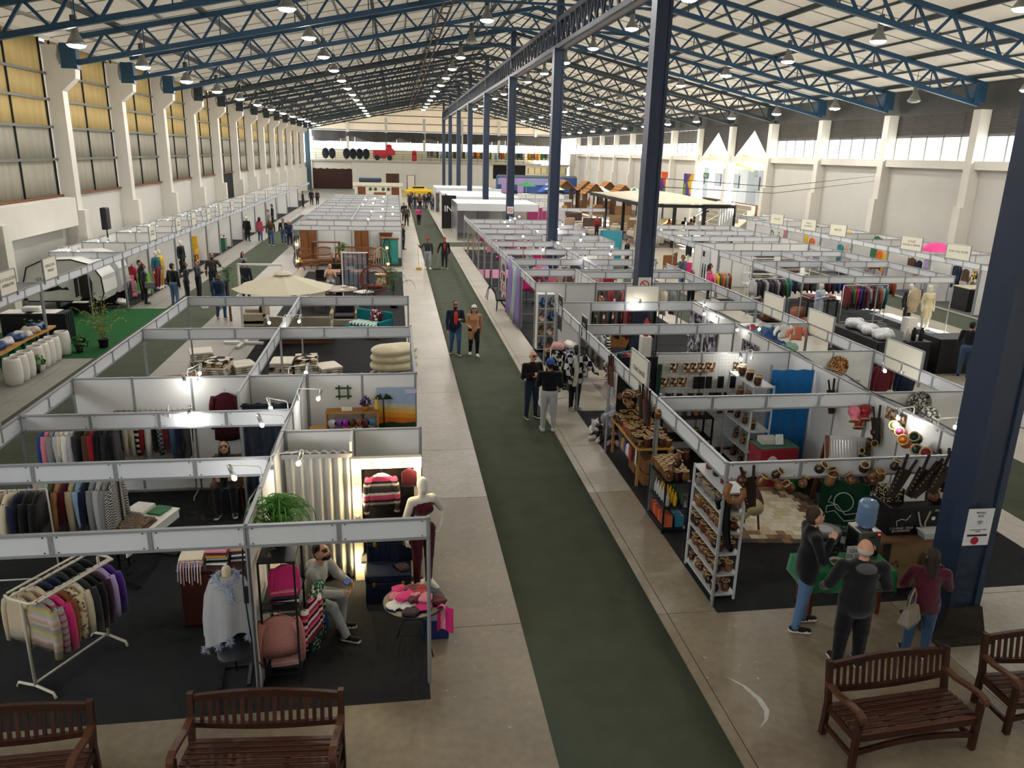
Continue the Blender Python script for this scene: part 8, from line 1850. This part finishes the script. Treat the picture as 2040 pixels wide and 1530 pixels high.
for i in range(2):
 y0=58.46+7.3*i;y1=y0+6.78
 struct('door_%d'%(10+i),MB().box((XR+.4,(y0+y1)/2,1.3),(.1,y1-y0,2.6)).mesh('dark_entrance',M('#23211f' if i else '#5a3a2c',rough=.8)))
 for s_ in(0,1):tag(MB().prism([(y0,9.0),(y0,5.9),((y0+y1)/2,8.4),((y0+y1)/2,9.0)]if s_==0 else[(y1,9.0),(y1,6.3),((y0+y1)/2,8.4),((y0+y1)/2,9.0)],XR-.1,XR-.06,axis='X').obj('drawn_curtain',M('#3d3c3a',rough=.9,var=.2)),'dark drawn-back window curtain, %s half of the %s bay'%(('near','far')[s_],('nearer','farther')[i]),'curtain','drawn window curtains')
 tag(MB().bar((XR+.6,y0,5.7),(XR+.6,y1,6.5),.25).bar((XR+.6,y0,5.7),(XR+2,y0,5.2),.2).obj('timber_beam',WOODL),'slanting timber beam outside the open bay, %s one'%('nearer','farther')[i],'beam')
t=thing('outside_building','pale sided building seen through the open wall bays','building',(XR+5,60,0))
for k in range(22):pbox('siding',(0,k*2.0,2.6),(.2,1.95,5.2),M('#6d7072' if k%3 else '#54595c',rough=.7),t)
for k in range(8):pbox('window_frame',(-.15,2+k*4.5,4.0),(.1,1.4,1.2),DARKSTEEL,t)
t=thing('entrance_stairs','concrete entrance steps with steel handrails at the open wall bays','stairs',(25.9,60,0))
for k in range(8):pbox('step',(.0+k*.33,3.0,.1+k*.17),(.34,7.0,.2+k*.34),M('#a39c8e',rough=.8,var=.1),t)
for y_ in(-.4,3.0,6.4):MB().tube([(-.2,y_,1.0),(2.4,y_,2.4)],.035,6).obj('handrail',CHROME,t);MB().tube([(0,y_,.2),(0,y_,1.1)],.03,6).obj('rail_post',CHROME,t);MB().tube([(2.3,y_,1.4),(2.3,y_,2.35)],.03,6).obj('rail_post',CHROME,t)
t=thing('exit_sign','small green SAÍDA exit sign in the open bay','sign',(XR-.15,71.0,4.6),-PI/2);pbox('board',(0,0,0),(1.3,.04,.5),M('#1f5a3a',rough=.5),t);text('SAÍDA',.35,WP,t,(0,-.025,0),(PI/2,0,0))
t=thing('no_smoking_sign','square white no-smoking sign on a blue post','sign',(7.45,22.53,2.45));pbox('board',(0,0,0),(.4,.02,.45),WHT,t);MB().tube([(.13*math.cos(a),-.015,.13*math.sin(a))for a in[2*PI*j/18 for j in range(18)]],.018,6,closed=True).obj('ring',M('#b8442a',rough=.5),t);MB().bar((-.09,-.015,.09),(.09,-.015,-.09),.03).obj('slash',M('#b8442a',rough=.5),t)
clone(t,(7.45,51.35,2.6),0,'square no-smoking sign on a far blue post by the pink panels')
for i,(z0,z1)in enumerate(((5.6,5.4),(5.35,5.1))):tag(MB().tube([(7.5,22.8,z0),(15,30,z0-.45),(28.3,44,z1)],.012,5).obj('overhead_cable',BLK),'thin overhead cable from a blue post to the window wall, %s'%('upper','lower')[i],'cable')
GPAL=['charcoal','black','olive','grey','beige','brown','white','light grey','sky blue','white','green','red','orange','yellow','green','red','mustard','coral','yellow','green']
gz=4.54
for j in range(4):
 x0=5.2+j*5.6;rack('gallery clothes rail, %s along the railing'%ORD[j],x0+2.6,133.2,0,5.0,1.75,BLK).location.z=gz
 rail_clothes((x0+.1,133.2,gz+1.75),(x0+5.1,133.2,gz+1.75),[(c,c,'coat')for c in(GPAL[j*4:]+GPAL)[:16]],'gallery rail %s'%ORD[j],sc=1.25,frm='from corner side',jit=9)
for i in range(6):tag(MB().blob((0,0,.95),(.55,.18,.85),n=14,m=10).tube([(0,0,0),(0,0,.3)],.05,6).obj('oval_cape',fab('#23242a'),None,(-11.0+i*1.05+(1.2 if i>1 else 0),132.6,gz)),'dark oval cape on a gallery stand, %s from the corner'%ORD[i],'clothing','gallery capes')
t=thing('red_machine','bright red agricultural machine on the gallery','machine',(-1.8,133.5,gz));RM=M('#c81c24',rough=.35);MB().box((-.6,0,1.0),(2.2,1.5,1.3),bev=.15).obj('body',RM,t);MB().loft([[(x,-.6,z0),(x,.6,z0),(x,.6,z1),(x,-.6,z1)]for x,z0,z1 in((.4,.6,1.9),(1.2,.7,2.2),(1.9,.9,1.5))]).obj('hood',RM,t);MB().blob((.9,0,2.2),(.5,.5,.35),n=12,m=8).obj('dome',RM,t)
for sx in(-1.0,1.0):MB().lathe([(.15,-.2),(.42,-.2),(.42,.2),(.15,.2)],18,(sx,-.7,.42),Matrix.Rotation(PI/2,3,'X')).obj('wheel',BLK,t)
tag(MB().box((0,0,.5),(.8,.6,1.0),bev=.1).blob((0,0,1.3),(.4,.3,.4),n=10,m=8).obj('red_display',RM,None,(3.2,133.4,gz)),'small red figure display near the gallery clothes rails','display')
def wall_row(where,x,y0,y1,n,pal,z,face,seed):
 r=random.Random(seed)
 for i in range(n):
  y=y0+(y1-y0)*(i+.5)/n;c=r.choice(pal)
  if r.random()<.55:garment(r.choice(['sweater','blouse','vest','dress']),c,'%s garment on back panel of %s, %s from near end'%(c,where,ORD[i]),(x,y,z+r.uniform(-.15,.1)),PI/2,i,'wall goods of '+where)
  else:tag(MB().box((0,0,0),(.03,.34,r.uniform(.3,.55)),bev=.008).box((face*.02,0,0),(.01,.26,.24)).obj('wall_picture',cells([CN[c],CN[r.choice(pal)],'#dcd6ca'],9,seed=i),None,(x,y,z-.4)),'%s picture on back panel of %s, %s from near end'%(c,where,ORD[i]),'picture','wall goods of '+where)
BR=['red','pink','yellow','turquoise','navy','white','green','lilac','brown','orange']
for i,d_ in enumerate(('crate stall','scarf stall','dress stall','flower stall','plant stall','picture stall','jacket stall','poster stall','lamp stall','honey stall')):wall_row('the '+d_,-12.85,yw[i+2]+.2,yw[i+3]-.3,6,BR,1.9,1,100+i)
for i,d_ in enumerate(rd_):wall_row('the %s stall'%d_,27.45,yr[i]+.2,yr[i+1]-.3,7,BR,2.1,-1,120+i)
for i,d_ in enumerate(rd_):wall_row('%s stall front rail'%d_,25.0,yr[i]+.4,yr[i+1]-.6,4,BR,1.85,-1,140+i)
for i in range(10):
 x,y=12.2+(i%3)*1.9,62+(i//3)*5.5
 t=thing('upholstered_bed','upholstered show bed in the bedding area, %s from the near corner'%ORD[i],'bed',(x,y,0),(i%2)*.3);MB().box((0,0,.3),(1.5,2.0,.5),bev=.08).obj('mattress',fab(('#cfc6ba','#b9a48e','#d8d2ca')[i%3]),t);MB().box((0,1.05,.65),(1.6,.15,1.2),bev=.06).obj('headboard',fab(('#8a6a54','#a89484','#5a4a44')[i%3]),t);MB().box((0,-.6,.57),(1.52,.6,.06),bev=.02).obj('throw',fab(('#a85a68','#6a5a8a','#7a6a5a')[i%3]),t)
goods('the bedding area',11,17,78,92,24,PAL1+['beige','wine','orange'],seed=70);goods('the tent row',11.5,18,93,108,20,PAL1,seed=71)
stall('white fascia frame of the bedding area beyond the magenta wall',beams=[((11.2,60),(16.2,60)),((11.2,72),(16.2,72))],walls=[((11.2,80),(17.2,80)),((17.2,80),(17.2,86))])
pad('beige carpet under the bedding area',11.0,17.0,60,80,M('#8a7f70',rough=.95,var=.15));pad('brown carpet around the shingle huts',18.5,28.2,80,100,M('#6a5a4a',rough=.95,var=.15));pad('grey carpet under the pergola lounge',17.2,24.0,53,69,M('#77706a',rough=.95,var=.15))

# ================================================================== people
def P_(label,x,y,a,H=1.72,res=.013,pose=STAND,**k):return person(label,x,y,a,H,res=res,**dict(pose,**k))
P_('man in black wool coat and blue jeans holding his chin by the green table',5.42,8.6,1.35,1.84,.0115,dict(STAND,**FOLD),skin=2,top='#17181b',bottom='#55749c',shoe='#1d1e20',hair='#3a2a20',coat=.06,turn=.2,nod=.25,collar=True,ra=((-.03,-.05,-.15),(.05,-.06,.14)),ll=((.012,-.03,-.235),(.008,-.01,-.24)),rl=((-.012,.02,-.235),(-.008,.03,-.24)),hs='short',sole='#e8d8d0')
P_('bald man in black hooded jacket and black trousers seen from behind',5.62,7.75,2.95,1.8,.0115,skin='#cf9c82',top='#1d1e21',bottom='#131316',shoe='#1a1a1c',hair='#b9b2aa',hs='fringe_ring',extra='#55575a',hood=True,fat=1.15,loose=1.2,coat=.04,sleeve=1.2,turn=-.4,ra=((-.06,-.02,-.15),(-.02,-.1,-.06)),la=((.06,-.02,-.15),(.0,-.1,-.08)))
P_('woman in maroon quilted jacket and jeans with a taupe handbag',6.62,7.82,2.75,1.58,.0115,skin=2,top='#57202f',bottom='#3d5a7c',shoe='black',hair='#2c1f1a',hs='long',fem=True,coat=.05,sleeve=1.2,collar=True,fat=1.08,ra=((-.05,-.05,-.14),(.04,-.12,.1)),la=((.05,-.03,-.15),(-.06,-.12,.04)))
t=thing('handbag','taupe leather handbag on the arm of the maroon-jacket woman','bag',(6.34,7.68,.58),.5);TP=M('#8d8378',rough=.5,var=.15);MB().loft([[(-w_,-d_,z),(w_,-d_,z),(w_,d_,z),(-w_,d_,z)]for z,w_,d_ in((0,.12,.06),(.06,.17,.07),(.26,.13,.03))]).obj('body',TP,t);MB().tube([(-.09,0,.25),(-.07,0,.42),(.0,0,.52),(.07,0,.42),(.09,0,.25)],.01,6).obj('strap',TP,t)
P_('balding man with glasses in dark brown sweater standing on the carpet',3.18,17.6,.25,1.7,.0125,dict(STAND,**FOLD),skin=2,top='#241a17',bottom='#22304a',shoe='black',hair='#a8a29a',hs='fringe_ring',glasses=True,turn=.3)
P_('man in blue cap, black sweater and pale jeans seen from behind',3.42,16.65,3.0,1.76,.0125,skin=1,top='#14161c',bottom='#b9bec4',shoe='white',hair='#2a211c',cap='backbrim',extra='#2c55a8',fat=1.05,**FOLD)
P_('bearded man in navy jacket and red shirt walking arm in arm',1.78,23.75,.1,1.78,.014,WALK,skin=1,top='#1d2740',bottom='#3f6190',shoe='black',hair='#17110e',beard=True,inner=True,extra='#d83a26',glasses=True,coat=.02,la=((.03,-.04,-.16),(-.08,-.1,.04)))
P_('woman in white beanie and camel coat walking beside him',2.36,23.6,.05,1.66,.014,WALK,skin=2,top='#b98a66',bottom='black',shoe='white',hair='#3a2a22',hs='long',fem=True,coat=.12,cap='round',extra='#e8e6e2',ra=((-.03,.0,-.165),(.04,-.1,-.02)))
P_('sweeper in red cap and dark jacket holding a broom',1.68,42.4,.1,1.74,.018,WALK,skin=1,top='#33363c',bottom='#8f959c',shoe='white',cap='brim',extra='#a82a24',hair='#222222',ra=((-.1,-.06,-.1),(-.06,-.06,.06)))
P_('worker in red beanie and black jacket with a floor squeegee',2.6,42.6,-.05,1.74,.018,WALK,skin=1,top='#1d1e21',bottom='#26272a',shoe='black',cap='round',extra='#a82a24',inner=True,hair='#222222',ra=((-.07,-.03,-.15),(-.03,-.05,-.13)))
t=thing('broom','yellow-handled broom held upright by the sweeper','broom',(1.18,42.2,0));MB().tube([(0,0,.1),(-.05,0,1.7)],.014,6).obj('handle',M('#d8b83a',rough=.4),t);MB().box((0,0,.06),(.3,.08,.12)).obj('bristles',M('#c9a03a',rough=.9),t)
t=thing('squeegee','black floor squeegee on a thin pole','squeegee',(2.15,42.3,0));MB().tube([(0,0,.05),(.2,.1,1.0)],.012,6).obj('handle',CHROME,t);pbox('blade',(0,0,.03),(.45,.06,.05),BLK,t)
P_('person in black coat standing at the furniture corner post',.45,50.9,1.4,1.7,.02,top='#1d1e20',bottom='#202124',hair='#1a1412',fem=True,coat=.1)
P_('person with khaki backpack jacket by the far row corner',.9,67.5,2.8,1.75,.022,top='#4a4a3e',bottom='#232428',hair='#1a1412');P_('person in pink top and black trousers walking on the carpet',1.95,67.8,3.0,1.66,.022,WALK,top='#c9458a',bottom='#1b1c20',hair='#231a15',fem=True,hs='bun')
P_('person in dark coat behind the khaki jacket',.75,72,.2,1.7,.024,top='#222326',bottom='#1b1c20')
cr=['#2a2c30','#3a3430','#5a4a3c','#23252c','#6a7078','#1c2230','#b9722e','#44382e','#2c2c30','#7a3a34','#3f4a3a','#22232a','#8a8f94','#2a2024']
r=random.Random(3)
for i,c in enumerate(cr):person('crowd member in %s top before the yellow car, %s across'%(('charcoal','dark brown','tan','slate','grey','navy','orange','umber','black','brick red','olive','ink','silver','plum')[i],ORD[i]),1.6+(i%7)*.55+r.uniform(-.15,.15),86+(i//7)*3.5+r.uniform(0,2),r.uniform(-3,3),r.uniform(1.6,1.8),r.randrange(4),top=c,bottom=r.choice(['#22242a','#3a4a66','#1c1c20']),hair=r.choice(['#1a1412','#3a2a20','#6a6a68']),hs=r.choice(['short','long','short']),res=.03,group='crowd by the yellow car',**(WALK if i%2 else STAND))
L_=[('man in black puffer jacket and blue jeans seen from behind',-8.75,32.0,2.6,1.76,'#15171c','#5a7396',{}),('woman in dark grey coat beside the puffer-jacket man',-8.5,32.9,2.0,1.68,'#2a2b2f','#17181b',dict(fem=True,hs='long')),('young man in charcoal sweatshirt facing the group',-8.2,33.6,1.5,1.7,'#303238','#17181b',dict(PHONE)),('bearded man in brown jacket drinking',-7.9,35.0,.3,1.78,'#40382e','#1d2434',dict(beard=True,inner=True,extra='charcoal',la=((.05,-.08,-.1),(-.08,-.06,.12)))),('woman with dark ponytail in grey sweater',-6.9,36.6,1.0,1.64,'#6c7076','#22242a',dict(fem=True,hs='long')),('stout man in navy shirt and jeans walking with a plastic bag',-6.5,29.6,.5,1.74,'#22304e','#33507e',dict(WALK,fat=1.15)),('man in black cap and dark jacket seen from behind',-6.2,33.0,2.9,1.74,'#1c1f26','#1c1d20',dict(cap='round',extra='black')),('woman in black coat with grey shoulder bag near the turf',-10.0,32.5,1.9,1.66,'#1d1e21','#15161a',dict(fem=True,hs='long',coat=.12)),('person in dark navy hoodie beside her',-10.35,33.3,1.8,1.7,'#1f2636','#17181b',{}),('man with badge in black shirt and khaki trousers',-11.6,34.2,.6,1.74,'#1b1c1e','#8a7350',dict(extra='white',inner=False,hair='#8a827a')),('white-haired person in long black coat looking at stalls',-10.0,55.2,2.7,1.68,'#15161a','#22242c',dict(hair='#d8d6d0',coat=.18)),('woman in pink coat and jeans',-9.2,55.4,2.6,1.64,'#b04a5e','#4a5f80',dict(fem=True,hs='long',coat=.08)),('bald man in brown jacket walking with a white bag',-8.1,52.8,.2,1.76,'#4a3826','#3a5070',dict(WALK,hs='none')),('man in black jacket and beige top walking',-7.4,53.6,.1,1.74,'#23252a','#4a6284',dict(WALK,inner=True,extra='#a89a80')),('woman in navy outfit near the wooden furniture',-6.9,52.7,.3,1.64,'#1f2a4a','#1d2438',dict(fem=True,hs='long')),('tall man in black at the far stall corner',-9.9,66,1.6,1.8,'#17181b','#202226',{}),('person in grey striped top further along the wall stalls',-9.6,62,1.2,1.68,'#8a8c90','#26272c',{}),('person in black at the end of the wall stalls',-9.4,92,.5,1.72,'#1b1c20','#202226',{}),('person in plum jacket at the end of the wall stalls',-8.8,92.5,-.4,1.66,'#4a2a34','#202226',dict(fem=True)),('person in charcoal by the wall stall end post',-9.9,88,2,1.75,'#33353a','#26272c',{})]
for i,(d_,x,y,a,H,tp,bt,k)in enumerate(L_):P_(d_,x,y,a,H,.017 if y<40 else.024,dict(STAND),top=tp,bottom=bt,skin=i%4,**k)
crumple('white plastic carrier bag held by the walking man',-7.0,29.3,.45,.16,M('#dcdcde',rough=.4),91,'carrier_bag','bag',1.1)
tag(MB().box((0,0,0),(.34,.12,.26),bev=.03).tube([(-.14,0,.12),(-.05,.0,.5),(.05,.05,.75),(.14,0,.12)],.008,5).obj('shoulder_bag',M('#6a6a6c',rough=.6),None,(-9.75,32.3,.82),(0,0,.3)),'grey shoulder bag carried by the woman near the turf','bag')
R_=[('man in dark shirt and jeans leaning on the black counter',16.9,20.25,2.4,1.76,'#23242a','#3f5878',dict(PHONE,lean=.15,nod=.3)),('person in red jacket with dark hair beside the white panels',14.0,33.2,1.2,1.66,'#9c1f2a','#1d1e22',dict(fem=True,hs='long',coat=.05)),('man in blue-grey jacket and jeans browsing the rattan stall',13.6,35.6,.6,1.74,'#5a6270','#46608a',{}),('man in black sweater by the teal banner',12.9,42.5,.9,1.76,'#191a1d','#1d1e22',{}),('woman in white top and black trousers between the stalls',12.4,31.2,.3,1.65,'#d0cabf','#17181b',dict(fem=True,hs='long')),('person in red top sitting near the pergola',15.6,60,.5,1.64,'#a01f2a','#1d1e22',dict(fem=True)),('elderly person in black bending over the pergola bed',18.1,54.2,-1.2,1.66,'#1d1f22','#22242a',dict(lean=.5,hair='#c9c6c0')),('woman in orange top at the pergola lounge',21.0,58.6,.4,1.62,'#b86a34','#3a2a34',dict(fem=True,hs='long')),('man in black suit at the pergola lounge',22.2,58.4,0,1.76,'#17181b','#17181b',dict(inner=True)),('woman in pale pink top at the pergola lounge',22.9,58.9,2,1.64,'#d8a8a4','#1d1e22',dict(fem=True,hs='long')),('man in black jacket at the pergola posts',23.4,59.6,1.0,1.76,'#1b1c20','#1d1e22',{}),('shopper in orange vest among the huts',22.6,90.5,.2,1.72,'#d8602a','#3a4a66',{}),('shopper in white top among the huts',21.9,91,1,1.66,'#dcd8d2','#3a4a66',dict(fem=True)),('shopper in dark coat near the far booth',12.0,64,2,1.74,'#1b1c22','#1d1e22',{}),('stall keeper in burgundy behind the white tent',18.6,88,.2,1.68,'#5a1f2a','#1d1e22',{})]
for i,(d_,x,y,a,H,tp,bt,k)in enumerate(R_):P_(d_,x,y,a,H,.018 if y<44 else.026,dict(STAND),top=tp,bottom=bt,skin=(i+1)%4,**k)
